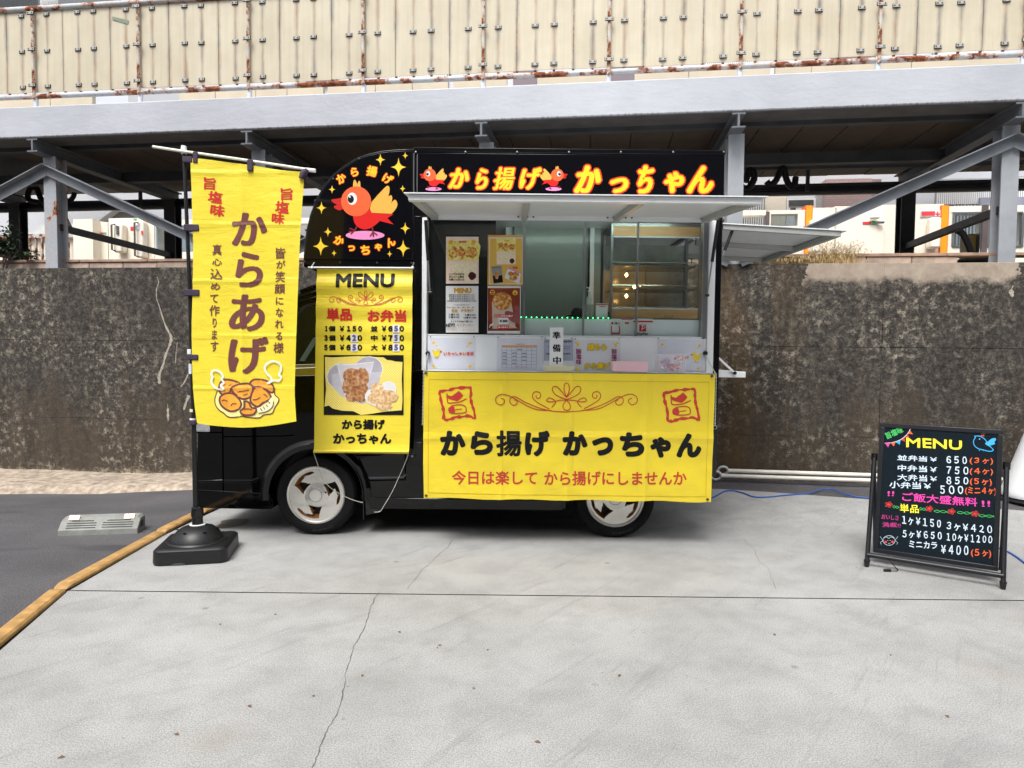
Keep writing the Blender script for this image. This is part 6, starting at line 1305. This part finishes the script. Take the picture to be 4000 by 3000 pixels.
for px, py in ((1665, 1937), (1664, 1458), (2781, 1469), (2764, 1951)):
    p = onY(px, py, YW - .004); o = B().lathe([(.004, p.y - .004), (.008, p.y - .006), (.010, p.y - .001)], 'y', (p.x, 0, p.z), 14).build('eyelet', wb, mat('brass_dark', (96, 84, 60), .4, .7, .1))

# ================================================================== TALL FLAG ON ITS STAND
YF = 4.12
pb = onY(765, 2030, YF); ptop = onY(718, 582, YF)
fl = thing('banner_flag', 'tall yellow banner flag with maroon lettering on a thin black pole', 'flag', (pb.x, YF, .2))
mid = onY(757, 1650, YF); m2 = onY(742, 1150, YF)
B().tube([pb, mid, m2, ptop], [.0155, .014, .012, .010], 12).build('pole', fl, BLACKR, smooth=40)
B().lathe([(.0, ptop.z - .03), (.016, ptop.z - .03), (.017, ptop.z), (.014, ptop.z + .018), (.0, ptop.z + .02)], 'z', (ptop.x, YF, 0), 14).build('pole_cap', fl, WHITE, smooth=35)
c0, c1 = onY(597, 573, YF - .015), onY(1232, 667, YF - .015); cmid = onY(920, 620, YF - .015)
B().tube(spline([c0, onY(720, 592, YF - .015), cmid, c1], 4), .0085, 8).build('crossbar', fl, mat('bar_ivory', (222, 224, 206), .4, 0, .03), smooth=40)
B().tube([c1 - Vector((.06, 0, -.006)), c1 + Vector((.0, 0, 0))], .012, 8).build('bar_clip', fl, WHITE, smooth=40)
def fdisp(x, z):
    u = (x + 1.94) / .7; d = .014 * math.sin(u * 5.2 + z * .8 + .6) * (.4 + .6 * (2.5 - z) / 2) + .006 * math.sin(u * 11 + z * 3.1)
    for zc in (2.30, 1.99, 1.66, 1.33, 1.02): d += .0035 * tri(z - zc - .012 * u, .018)
    d += .006 * tri(u - .46, .04) + .004 * noise.noise(Vector((x * 7, z * 5, 1)))
    return d
le_ = sp2([(746, 621), (752, 800), (756, 1000), (752, 1180), (750, 1330), (756, 1500), (764, 1590), (773, 1653)], 4)
re_ = sp2([(1157, 1646), (1152, 1560), (1153, 1480), (1158, 1350), (1163, 1200), (1168, 1050), (1174, 900), (1182, 780), (1190, 672)], 4)
tp_ = sp2([(1190, 672), (1100, 665), (960, 642), (860, 628), (773, 620), (746, 621)], 3)[1:-1]; bt_ = sp2([(773, 1653), (850, 1664), (950, 1670), (1050, 1664), (1157, 1646)], 4)[1:-1]
a = Art((0, YF - .02, 0), (0, -1, 0), lift=0, disp=fdisp, step=.02); a.poly(le_ + bt_ + re_ + tp_, YEL); a.done('cloth', fl)
FD = dict(disp=fdisp, lift=.0025)
BRUSH = dict(bold=4.6, hand=3, shear=.06)
for s_, x0, y0, x1, y1 in (('か', 899, 826, 1049, 962), ('ら', 915, 980, 1030, 1125), ('あ', 893, 1146, 1036, 1297), ('げ', 890, 1312, 1048, 1464)): letters(fl, YF - .02, [(s_, x0, y0, x1, y1, MAROON, dict(bold=6.4, shear=.05, res=4, calli=.62))], **FD)
for s_, x0, y0, x1, y1, r in (('旨', 798, 692, 843, 742, 2), ('塩', 814, 746, 868, 794, 6), ('味', 823, 798, 877, 846, 6), ('旨', 1097, 733, 1145, 783, -2), ('塩', 1077, 785, 1131, 835, 4), ('味', 1063, 832, 1113, 877, 4)): letters(fl, YF - .02, [(s_, x0, y0, x1, y1, REDP, dict(bold=2.0, rot=r, calli=.7))], **FD)
for s_, x0, y0, x1, y1 in (('真', 832, 955, 866, 997), ('心', 832, 1010, 868, 1038), ('込', 825, 1050, 870, 1092), ('め', 826, 1106, 861, 1133), ('て', 823, 1151, 854, 1183), ('作', 820, 1192, 859, 1235), ('り', 832, 1242, 848, 1280), ('ま', 829, 1289, 850, 1327), ('す', 824, 1333, 855, 1373),
      ('皆', 1077, 968, 1117, 1011), ('が', 1080, 1018, 1117, 1049), ('笑', 1077, 1060, 1115, 1103), ('顔', 1072, 1108, 1116, 1148), ('に', 1077, 1161, 1108, 1191), ('な', 1077, 1203, 1108, 1238), ('れ', 1073, 1249, 1108, 1282), ('る', 1076, 1298, 1103, 1329), ('様', 1065, 1337, 1108, 1380)):
    letters(fl, YF - .02, [(s_, x0, y0, x1, y1, MAROON, dict(bold=.7))], **FD)
# printed picture of fried chicken on a lettuce leaf with steam
a = Art((0, YF - .02, 0), (0, -1, 0), **FD); Q = lambda pts: [(700 + x / 3.3185, 1200 + y / 3.3185) for x, y in pts]
LETT = mat('print_lettuce', (240, 236, 150), .5, 0, .1, 14); NUG = mat('print_nugget', (244, 166, 58), .5, 0, .14, 16); SLC = mat('print_lemon', (240, 236, 190), .5, 0, 0)
rimp = sp2([(500, 1090), (470, 1180), (475, 1260), (520, 1330), (580, 1370), (640, 1420), (730, 1425), (830, 1410), (880, 1425), (1030, 1435), (1090, 1395), (1190, 1380), (1230, 1300), (1285, 1200), (1230, 1140), (1200, 1060), (1000, 1000), (700, 1000), (500, 1090)], 4)[:-1]
a.poly(Q(rimp), LETT); a.stroke(Q(rimp), 4.2, MAROON, closed=True)
for P in ([(520, 1060), (540, 980), (600, 940), (700, 950), (790, 995), (690, 1040), (660, 1100), (560, 1130)], [(910, 990), (960, 940), (1080, 945), (1180, 990), (1220, 1060), (1190, 1110), (1090, 1060), (960, 1030)],
          [(700, 1030), (780, 1000), (890, 990), (950, 1040), (930, 1150), (840, 1190), (760, 1150), (690, 1080)], [(540, 1160), (600, 1120), (700, 1120), (790, 1200), (810, 1270), (760, 1330), (660, 1345), (560, 1280), (530, 1210)],
          [(960, 1060), (1020, 1030), (1120, 1080), (1180, 1180), (1080, 1240), (1010, 1290), (930, 1230), (930, 1150)], [(850, 1220), (900, 1230), (940, 1300), (1000, 1320), (960, 1390), (850, 1395), (800, 1350), (850, 1300)]):
    q_ = Q(sp2(P + [P[0]], 4)[:-1]); a.poly(q_, NUG); a.stroke(q_, 7.5, MAROON, closed=True)
a.poly(Q(sp2([(1005, 1310), (1060, 1290), (1130, 1240), (1190, 1170), (1215, 1220), (1200, 1290), (1130, 1350), (1030, 1375), (1005, 1310)], 4)[:-1]), SLC); a.stroke(Q(sp2([(1030, 1375), (1130, 1350), (1200, 1290), (1215, 1220)])), 3, MAROON)
for P in ([(560, 1212), (590, 1200), (632, 1216)], [(678, 1280), (700, 1248), (750, 1250)], [(755, 1100), (800, 1090), (860, 1085), (905, 1070)], [(835, 1135), (870, 1132), (885, 1118)], [(950, 1200), (1000, 1196), (1045, 1170)], [(1085, 1130), (1110, 1140), (1135, 1165)], [(850, 1320), (900, 1315), (945, 1328)], [(1050, 1310), (1070, 1345)], [(1085, 1290), (1105, 1325)], [(1120, 1265), (1140, 1290)], [(1148, 1225), (1170, 1245)]): a.stroke(Q(sp2(P, 3)), 3.2, MAROON)
for P, w in (([(445, 920), (430, 850), (470, 815), (540, 840), (580, 900), (560, 930), (590, 980), (550, 1010), (590, 1060), (520, 1060), (460, 1020), (430, 960), (450, 890)], 5), ([(1130, 990), (1190, 950), (1170, 900), (1130, 860), (1100, 780), (1150, 720), (1230, 700), (1310, 740), (1320, 810), (1290, 880), (1320, 900), (1290, 950), (1210, 950), (1150, 990)], 5)): a.stroke(Q(sp2(P, 4)), w * 1.6, mat('print_steam', (226, 232, 222), .5, 0, 0))
a.done('food_print', fl)
LOOP = mat('loop_purple', (58, 46, 66), .7, 0, .15, 50)
def loop(x0, y0, x1, y1, y=YF - .03):
    p, q = onY(x0, y1, y), onY(x1, y0, y); B().box(p.x, q.x, y - .003, y + .045, p.z, q.z).build('fabric_loop', fl, LOOP, bevel=.004, seg=1)
for q in ((753, 592, 771, 637), (965, 622, 987, 668), (712, 611, 750, 634), (717, 876, 777, 902), (717, 1131, 778, 1155), (732, 1385, 773, 1406), (740, 1642, 764, 1660)): loop(*q)
kn = onY(1192, 684, YF - .025); B().tube([onY(1200, 664, YF - .02), onY(1186, 676, YF - .03), onY(1178, 694, YF - .03), onY(1190, 702, YF - .02), onY(1200, 690, YF - .01)], [.014, .022, .018, .012, .008], 8).build('fabric_knot', fl, LOOP, smooth=50)
for q, m_ in (((732, 1364, 754, 1383), WHITE), ((738, 1421, 757, 1460), PAPER), ((742, 1598, 762, 1609), mat('tape_cream', (226, 216, 176), .6, 0, 0)), ((742, 1634, 766, 1641), WHITE)):
    p, r_ = onY(q[0], q[3], YF), onY(q[2], q[1], YF); B().lathe([(.0, p.z), ((r_.x - p.x) / 2, p.z), ((r_.x - p.x) / 2, r_.z), (.0, r_.z)], 'z', ((p.x + r_.x) / 2, YF, 0), 12).build('pole_clip', fl, m_, smooth=40)
# water-filled base
f_l, f_r = onZ(600, 2212), onZ(828, 2213); bw = f_r.x - f_l.x; bx0, by0 = f_l.x, f_l.y
bk_ = onZ(915, 2135); BS = .40; cx_, cy_ = pb.x + .01, YF
base = thing('flag_base', 'black plastic water filled base with a domed top holding the yellow flag', 'flag base', (cx_, cy_, 0))
b = B(); rr_ = .045; n_ = 6
def rsq(s, r, z, ang):
    P = []
    for k in range(4):
        for i in range(n_ + 1):
            t = R(90 * k + 90 * i / n_); ccx = (s - r) * (1 if k in (0, 3) else -1); ccy = (s - r) * (1 if k in (0, 1) else -1); P.append((ccx + r * math.cos(t), ccy + r * math.sin(t), z))
    ca, sa2 = math.cos(ang), math.sin(ang); return [(cx_ + x * ca - y * sa2, cy_ + x * sa2 + y * ca, z) for x, y, z in P]
ANG = R(12); half = .205
rings = [rsq(half, .05, .004, ANG), rsq(half + .003, .05, .02, ANG), rsq(half, .05, .082, ANG), rsq(half - .010, .045, .092, ANG), rsq(half - .03, .04, .094, ANG)]
m_ = len(rings[0]); b.add([p for r_ in rings for p in r_], [(i * m_ + j, i * m_ + (j + 1) % m_, (i + 1) * m_ + (j + 1) % m_, (i + 1) * m_ + j) for i in range(4) for j in range(m_)] + [tuple(range(4 * m_, 5 * m_)), tuple(range(m_))])
b.build('tank', base, BLACKR, smooth=40)
B().lathe([(.175, .0945), (.168, .103), (.150, .104), (.146, .1035), (.140, .120), (.120, .150), (.092, .172), (.060, .182), (.045, .184), (.0, .184)], 'z', (cx_, cy_, 0), 36).build('dome', base, BLACKR, smooth=45)
for k in range(6):
    t = R(60 * k + 15); B().lathe([(.0, .0), (.008, .0), (.011, .003)], 'z', (0, 0, 0), 10).build('dimple', base, mat('dimple_dark', (8, 8, 9), .6, 0, 0), local=True).location = (.112 * math.cos(t), .112 * math.sin(t), .160)
B().lathe([(.033, .185), (.044, .185), (.046, .190), (.040, .193), (.033, .192)], 'z', (cx_, cy_, 0), 24, closed=True).build('collar_ring', base, WHITE, smooth=40)
B().lathe([(.0, .184), (.031, .184), (.031, .235), (.034, .236), (.037, .25), (.034, .292), (.022, .300), (.0, .300)], 'z', (cx_, cy_, 0), 24).build('neck', base, mat('neck_gloss', (14, 14, 16), .2, 0, 0), smooth=35)
B().lathe([(.0, .094), (.024, .094), (.024, .122), (.02, .126), (.0, .126)], 'z', (cx_ - .13, cy_ + .13, 0), 16).build('filler_cap', base, BLACKR, smooth=35); B().box(cx_ - .142, cx_ - .118, cy_ + .118, cy_ + .142, .1262, .130).build('cap_dirt', base, mat('cap_tan', (168, 140, 100), .8))
sl_ = R(12); fb_ = B()
for dx in (-.06, .07):
    for k in (0,):
        P = [(-half - .004, dx - .045), (-half - .004, dx + .045)]
        q = [(cx_ + dxx * math.cos(ANG) - (-half - .0035) * math.sin(ANG), cy_ + dxx * math.sin(ANG) + (-half - .0035) * math.cos(ANG)) for dxx in (dx - .05, dx - .02, dx + .02, dx + .05)]
        if dx > 0: continue
        fb_.add([(q[0][0], q[0][1], .003), (q[1][0], q[1][1], .016), (q[2][0], q[2][1], .016), (q[3][0], q[3][1], .003)], [(0, 1, 2, 3)])
fb_.build('foot_notch', base, mat('notch_grey', (70, 70, 70), .9, 0, 0))

# ================================================================== CHALKBOARD STAND
L0, L1 = onZ(3388, 2208), onZ(3925, 2296); w_ = (L1 - L0); w_.z = 0; CW = w_.length; wd = w_.normalized(); nh = Vector((wd.y, -wd.x, 0))   # nh points to the camera
if nh.y > 0: nh = -nh
lean = R(9); upv = Vector((0, 0, math.cos(lean))) - nh * math.sin(lean); BP = L0 - nh * .05; BN = (nh * math.cos(lean) + Vector((0, 0, math.sin(lean)))).normalized()
cbz = math.atan2(wd.y, wd.x); cb = thing('chalkboard_stand', 'black framed stand board with handwritten neon coloured menu on the concrete', 'menu board', L0, cbz)
def cbp(px, py): p = onplane(px, py, BP, BN) - BP; return p.dot(wd), p.dot(upv)
corners = [cbp(3437, 1648), cbp(3918, 1684), cbp(3900, 2228), cbp(3412, 2160)]
u0 = (corners[0][0] + corners[3][0]) / 2; u1 = (corners[1][0] + corners[2][0]) / 2; v1 = (corners[0][1] + corners[1][1]) / 2; v0 = (corners[2][1] + corners[3][1]) / 2
print('board', [tuple(round(k, 3) for k in c) for c in corners], u0, u1, v0, v1, CW)
def W(u, v, o=0.0): return BP + wd * u + upv * v + BN * o
def slab(bb, ua, ub, va, vb, oa, ob_): bb.add([W(u, v, o) for u in (ua, ub) for v in (va, vb) for o in (oa, ob_)], [(0, 1, 3, 2), (4, 6, 7, 5), (0, 4, 5, 1), (2, 3, 7, 6), (0, 2, 6, 4), (1, 5, 7, 3)]); return bb
fw = .026; FRM = mat('board_frame', (22, 24, 30), .38, 0, .05, 20)
for q in ((u0, u1, v1 - fw, v1), (u0, u1, v0, v0 + fw), (u0, u0 + fw, v0 + fw + .0005, v1 - fw - .0005), (u1 - fw, u1, v0 + fw + .0005, v1 - fw - .0005)): slab(B(), *q, -.03, .008).build('frame', cb, FRM, bevel=.003)
slab(B(), u0 + fw - .002, u1 - fw + .002, v0 + fw - .002, v1 - fw + .002, -.012, .002).build('board', cb, mat('board_black', (26, 34, 40), .05, 0, 0, coat=.4))
CH = {k: mat('chalk_' + k, c, .8, 0, .12, 60, emit=0) for k, c in dict(white=(206, 222, 236), orange=(240, 96, 44), pink=(232, 66, 168), yellow=(240, 226, 50), green=(70, 190, 96), blue=(60, 170, 230), red=(216, 56, 52), magenta=(190, 50, 130)).items()}
AP = BP + BN * .002
CBX = lambda x, y: (3300 + x / 2.2114, 1600 + y / 2.2114)
def cbtxt(items, name='lettering'):
    for st, x0, y0, x1, y1, dy, c, bd in items:
        a = Art(AP, BN, lift=.0006)
        st = st if st == 'MENU' else ''.join(chr(ord(ch) + 0xFEE0) if ch in '0123456789' else ch for ch in st)
        X0, Y0 = CBX(x0, y0); X1, Y1 = CBX(x1, y1); a.text(st, X0, Y0, X1, Y1 - dy / 2.2114, CH[c], bold=bd * .42, dy=dy / 2.2114, hand=2.2); a.done(name, cb)
cbtxt([('MENU', 530, 240, 1012, 350, 26, 'yellow', 3.6)])
for st, q, pr_, pq, nn_, nq in (('並弁当￥', (455, 390, 795, 455), '650', (878, 400, 1055, 470), '(3ヶ)', (1080, 412, 1280, 480)), ('中弁当￥', (455, 475, 795, 545), '750', (878, 488, 1067, 562), '(4ヶ)', (1080, 502, 1280, 572)),
                                ('大弁当￥', (455, 555, 795, 625), '850', (878, 578, 1067, 650), '(5ヶ)', (1080, 592, 1272, 662)), ('小弁当￥', (385, 615, 745, 692), '500', (822, 653, 1022, 732), '(ミニ4ヶ)', (1040, 668, 1308, 745))):
    cbtxt([(st, *q, 16, 'white', 1.6), (pr_, *pq, 6, 'white', 1.6), (nn_, *nq, 6, 'orange', 1.6)])
cbtxt([('!!', 370, 703, 425, 750, 3, 'pink', 1.6), ('ご飯大盛無料', 495, 712, 1145, 838, 50, 'pink', 1.6), ('!!', 1182, 785, 1256, 842, 4, 'pink', 1.6)])
cbtxt([('単品', 475, 812, 640, 896, 10, 'yellow', 1.8)]); cbtxt([('おいしさ', 318, 905, 466, 955, 10, 'magenta', .7), ('満載!!', 325, 970, 482, 1022, 8, 'magenta', .7)])
cbtxt([('1ヶ￥150', 495, 915, 832, 1028, 40, 'white', 1.5), ('3ヶ￥420', 880, 968, 1272, 1075, 36, 'white', 1.5)]); cbtxt([('5ヶ￥650', 500, 1038, 838, 1128, 20, 'white', 1.5), ('10ヶ￥1200', 880, 1065, 1272, 1162, 26, 'white', 1.5)])
cbtxt([('ミニカラ', 555, 1130, 797, 1205, 14, 'white', 1.5), ('￥400', 830, 1165, 1068, 1258, 14, 'white', 1.5), ('(5ヶ)', 1090, 1202, 1264, 1285, 10, 'orange', 1.6)])
def cbart(name, fn): a = Art(AP, BN, lift=.0006); fn(a, lambda pts: [CBX(*p) for p in pts]); a.done(name, cb)
def f_bunting(a, Q):
    arcp = sp2([(345, 290), (400, 286), (460, 270), (510, 240), (545, 205), (568, 165)]); a.stroke(Q(arcp), 2.4, CH['white'])
    for (p, q, r_), c in ((((345, 288), (392, 288), (374, 325)), 'pink'), (((394, 286), (438, 280), (424, 318)), 'orange'), (((440, 280), (482, 264), (474, 304)), 'blue'), (((484, 262), (516, 240), (520, 278)), 'red'), (((518, 238), (540, 214), (560, 240)), 'red'), (((545, 210), (566, 182), (590, 214)), 'orange'), (((566, 170), (576, 150), (606, 166)), 'pink')): a.poly(Q([p, q, r_]), CH[c])
cbart('bunting_drawing', f_bunting)
a = Art(AP, BN, lift=.0006); p0_, p1_ = CBX(350, 168), CBX(505, 238); a.text('旨塩味', p0_[0], p0_[1], p1_[0], p1_[1] - 4, CH['green'], bold=.7, rot=-24); a.done('lettering', cb)
def f_bird(a, Q):
    a.stroke(Q(sp2([(1130, 240), (1112, 270), (1120, 310), (1150, 335), (1200, 350), (1250, 360), (1282, 352), (1268, 330), (1240, 310), (1218, 300)])), 3.2, CH['blue']); a.stroke(Q(sp2([(1130, 240), (1122, 230), (1150, 228), (1180, 235), (1215, 262), (1226, 290), (1212, 296)])), 3.2, CH['blue'])
    a.poly(Q(sp2([(1212, 290), (1240, 272), (1270, 250), (1300, 246), (1306, 262), (1290, 280), (1300, 292), (1280, 304), (1250, 312), (1225, 308)], 3)), CH['blue'])
    for x in (1158, 1196): a.stroke(Q([(x, 345), (x + 4, 358), (x + 8, 346)]), 2.4, CH['blue'])
    a.ell(*Q([(1164, 254)])[0], 3, 3, CH['blue'], n=10); a.poly(Q([(1172, 230), (1180, 216), (1190, 224), (1200, 214), (1206, 232)]), CH['red']); a.stroke(Q([(1180, 206), (1200, 210), (1218, 208)]), 1.2, CH['green'])
cbart('bird_drawing', f_bird)
def f_vine(a, Q):
    for x0, x1, y0 in ((415, 470, 838), (645, 700, 855), (770, 890, 876), (970, 1095, 888), (1155, 1292, 915)):
        n = 12; a.stroke(Q([(x0 + (x1 - x0) * i / n, y0 + 10 * math.sin(i / n * 7) + 8 * i / n) for i in range(n + 1)]), 1.8, CH['green']); a.stroke(Q([(x0 + (x1 - x0) * i / n, y0 - 10 * math.sin(i / n * 7) + 8 * i / n) for i in range(n + 1)]), 1.8, CH['green'])
cbart('vine_drawing', f_vine)
for cx, cy in ((380, 820), (730, 856), (922, 880), (1126, 900)):
    def f_flower(a, Q):
        for k in range(5): t = k * 1.257; a.stroke(Q(sp2([(cx + 6 * math.cos(t), cy + 5 * math.sin(t)), (cx + 26 * math.cos(t - .35), cy + 20 * math.sin(t - .35)), (cx + 32 * math.cos(t), cy + 25 * math.sin(t)), (cx + 26 * math.cos(t + .35), cy + 20 * math.sin(t + .35)), (cx + 6 * math.cos(t), cy + 5 * math.sin(t))], 3)), 2.2, CH['red'])
        a.ell(*Q([(cx, cy)])[0], 3, 3, CH['red'], n=8)
    cbart('flower_drawing', f_flower)
def f_face(a, Q):
    a.stroke(Q([(382 + 52 * math.cos(t), 1130 + 42 * math.sin(t)) for t in [k * math.pi / 12 for k in range(24)]]), 1.4, CH['white'], closed=True)
    a.ell(*Q([(352, 1144)])[0], 5.5, 5, CH['red'], n=14); a.ell(*Q([(412, 1142)])[0], 5.5, 5, CH['red'], n=14); a.stroke(Q([(366, 1132), (374, 1128)]), 1.2, CH['white']); a.stroke(Q([(388, 1128), (396, 1132)]), 1.2, CH['white']); a.stroke(Q([(372, 1152), (382, 1158), (394, 1152)]), 1.2, CH['white']); a.stroke(Q(sp2([(334, 1112), (360, 1100), (380, 1112), (400, 1100), (428, 1112)])), 1.2, CH['white'])
    for s_ in (-1, 1):
        for dy in (-34, 20): a.stroke(Q([(382 + s_ * 52, 1130), (382 + s_ * 76, 1130 + dy), (382 + s_ * 66, 1130 + dy + 14)]), 1.2, CH['white'])
cbart('face_drawing', f_face)
def leg(pt, pb_, r_=.013, m_=FRM): return B().tube([pt, pt * .35 + pb_ * .65, pb_], [r_, r_, r_], 10).build('leg', cb, m_, smooth=40)
GRz = .0
for sx_, (ptx, pty), L in ((-1, (3418, 1778), L0), (1, (3925, 1812), L1)):
    u_, v_ = cbp(ptx, pty); u_ = u0 - .022 if sx_ < 0 else u1 + .022
    top_ = W(u_, (v_ if sx_ < 0 else cbp(ptx, pty)[1]), -.01); foot = Vector((L.x, L.y, .012)); foot.x, foot.y = (BP + wd * u_ + nh * .085).x, (BP + wd * u_ + nh * .085).y
    leg(top_, foot); B().tube([top_ - Vector((0, 0, .03)), top_ + Vector((0, 0, .012))], .018, 10).build('pivot_cap', cb, mat('neck_gloss', (14, 14, 16), .2), smooth=40)
    B().tube([foot + Vector((0, 0, .03)), foot - Vector((0, 0, .012))], [.018, .012], 10).build('foot_cap', cb, BLACKR, smooth=40)
    rear = BP + wd * u_ - nh * .32; rear.z = .0; leg(top_ - nh * .002 + Vector((0, 0, -.05)), rear, .011)
fa = BP + wd * (u0 - .022) + nh * .073; fb2 = BP + wd * (u1 + .022) + nh * .073; fa.z = fb2.z = .07
B().tube([fa, fb2], .014, 10).build('cross_bar', cb, FRM, smooth=40)
pc = thing('power_plug', 'small black plug on a thin cord lying under the menu board', 'plug', onZ(3480, 2226)); B().tube(spline([W(.1, v0, -.03), onZ(3474, 2186, .06), onZ(3492, 2210, .01), onZ(3508, 2228, .006), onZ(3480, 2230, .008)]), .0022, 6).build('cord', pc, TARP); p = onZ(3466, 2228, .008); B().box(p.x - .02, p.x + .02, p.y - .008, p.y + .008, .001, .016).build('plug', pc, TARP, bevel=.003)

# ================================================================== ON THE GROUND
# wheel stop
q0, q1 = onZ(226, 2094, -.016), onZ(537, 2084, -.016); dx = (q1 - q0); dx.z = 0; Lw = dx.length; dx.normalize(); dn = Vector((-dx.y, dx.x, 0)); CONC = mat('stop_grey', (140, 142, 138), .75, 0, .15, 12, bump=.3, bscale=120); zg = -.016
ws_ = thing('wheel_stop', 'grey ribbed parking wheel stop with two amber reflectors on the asphalt', 'wheel stop', (q0.x, q0.y, zg))
prof = [(0, 0), (0, .035), (.055, .105), (.075, .112), (.135, .112), (.15, .10), (.15, 0)]
V = []; st = [(0, .84), (.018, 1), (Lw - .018, 1), (Lw, .84)]; b = B()
for t_, k in st: V += [q0 + dx * t_ + dn * u + Vector((0, 0, v * (k if v > .04 else 1))) for u, v in prof]
m_ = len(prof); b.add(V, [(i * m_ + j, i * m_ + (j + 1) % m_, (i + 1) * m_ + (j + 1) % m_, (i + 1) * m_ + j) for i in range(3) for j in range(m_)] + [tuple(range(m_)), tuple(range(3 * m_, 4 * m_))]); b.build('block', ws_, CONC, smooth=25)
def slope(u0_, u1_, t0, t1, o): # patch on the sloping face between heights t0..t1 (0..1)
    f = lambda u, t, oo: q0 + dx * u + dn * (.055 * t - oo * .78) + Vector((0, 0, .035 + .07 * t + oo * .62)); return [f(u0_, t0, o), f(u1_, t0, o), f(u1_, t1, o), f(u0_, t1, o), f(u0_, t0, -.002), f(u1_, t0, -.002), f(u1_, t1, -.002), f(u0_, t1, -.002)]
BXF = [(0, 1, 2, 3), (0, 1, 5, 4), (1, 2, 6, 5), (2, 3, 7, 6), (3, 0, 4, 7)]
for x0, x1 in ((.09, .46), (.54, .93)):
    for k in range(4):
        xa2, xb2 = (x0 + .05 * (k == 3)) * Lw, (x1 - .04 * (k == 3)) * Lw; B().add(slope(xa2, xb2, .16 + .19 * k, .225 + .19 * k, .0022), BXF).build('groove', ws_, mat('groove_dark', (70, 72, 72), .9, 0, .1))
for x0 in (.10, .80): B().add(slope(x0 * Lw, (x0 + .13) * Lw, .84, 1.22, .006), BXF).build('reflector', ws_, mat('reflector_amber', (250, 170, 20), .25, 0, .08, 60, coat=.5))
e_ = q1 + dx * .0015; B().add([e_ + dn * u + Vector((0, 0, v)) for u, v in ((.05, .03), (.11, .03), (.11, .075), (.06, .07))], [(0, 1, 2, 3)]).build('side_recess', ws_, mat('groove_dark', (70, 72, 72)))
# white poles with ring ends lying along the foot of the wall
WPOL = mat('pole_ivory', (226, 222, 212), .4, 0, .06, 4)
for (x0, y0, x1, y1, dz, lab) in ((2842, 1872, 3560, 1896, .040, 'upper of two white ring ended poles lying along the wall foot'), (2815, 1889, 3560, 1906, .0, 'lower of two white ring ended poles lying along the wall foot')):
    s_a, _ = wl(x0, y0, -.10 - (.05 if dz == 0 else 0)); s_b = s_a + 2.4; d_ = -.10 - (.06 if dz == 0 else 0); A_ = WO + WDIR * s_a + WN * d_; Bq = WO + WDIR * s_b + WN * d_; zc_ = .095 + dz
    A_.z = Bq.z = zc_ + .02; t = thing('ring_pole', lab, 'pole', A_, 0, 'white poles along the wall foot'); B().tube([A_, Bq], .02, 12).build('pole', t, WPOL, smooth=40)
    C_ = A_ - WDIR * .045; rg = [C_ + WDIR * .045 * math.cos(k * math.pi / 8) + Vector((0, -.016, .040)) * math.sin(k * math.pi / 8) for k in range(16)]; B().tube(rg, .011, 8, closed=True).build('ring', t, WHITE, smooth=60)
BLUE = mat('cord_blue', (36, 92, 178), .45, 0, .05, 30)
gp_ = lambda x, y: (lambda p: Vector((p.x, p.y, gz(p.x, p.y) + .006)))(onZ(x, y, gz(*onZ(x, y, .03).xy)))
cord([gp_(2740, 1962), gp_(2785, 1945), gp_(2830, 1918), gp_(2862, 1914), gp_(2900, 1924), gp_(2945, 1941), gp_(3000, 1942), gp_(3070, 1934), gp_(3120, 1930), gp_(3160, 1926), gp_(3215, 1908), gp_(3255, 1912), gp_(3325, 1937), gp_(3420, 1952), gp_(3550, 1990), gp_(3700, 2060), gp_(3860, 2128), gp_(3945, 2163), gp_(4010, 2208), gp_(4100, 2270)], .006, 'blue extension cord winding over the concrete past the menu board', BLUE, 'cord', 'extension_cord')
cp_ = onZ(4100, 1960, .05); cn_ = thing('white_cone', 'tall white cone shaped weight with black foot at the right edge', 'cone', (cp_.x, cp_.y + .1, .04)); B().lathe([(.0, .07), (.285, .07), (.29, .10), (.275, .13), (.19, .42), (.10, .72), (.055, .88), (.0, .9)], 'z', (cp_.x, cp_.y + .1, 0), 36).build('cone', cn_, WHITE, smooth=40)
B().lathe([(.0, .03), (.30, .03), (.31, .045), (.26, .07), (.0, .07)], 'z', (cp_.x, cp_.y + .1, 0), 32).build('foot', cn_, TARP, smooth=40)

# ================================================================== BUILDING BEHIND THE CAMERA (mirrored in paint, glass and the menu board)
of = thing('office_building', 'dark glass office front across the car park, mirrored in the menu board', 'building', (0, -13, 0))
B().box(-30, 30, -18, -13, 0, 11).build('wall', of, mat('office_wall', (84, 82, 84), .8, 0, .1, 1)); OG = mat('office_glass', (18, 26, 36), .12, 0, 0); OF_ = mat('office_frame', (60, 54, 52), .5, 0, 0); w0 = m0 = None
for r_ in range(3):
    for k in range(-9, 10):
        loc = Vector((k * 3.0, 0, 1.0 + r_ * 3.4))
        if w0 is None: w0 = B().box(-1.4, 1.4, .02, .06, 0, 2.7).build('window', of, OG, local=True); w0.location = loc; m0 = B().box(-.05, .05, .065, .12, 0, 2.7).box(-1.4, -.051, .065, .12, 1.9, 1.98).box(.051, 1.4, .065, .12, 1.9, 1.98).build('window_bar', of, OF_, local=True); m0.location = loc
        else: copy_part(w0, of, loc); copy_part(m0, of, loc)
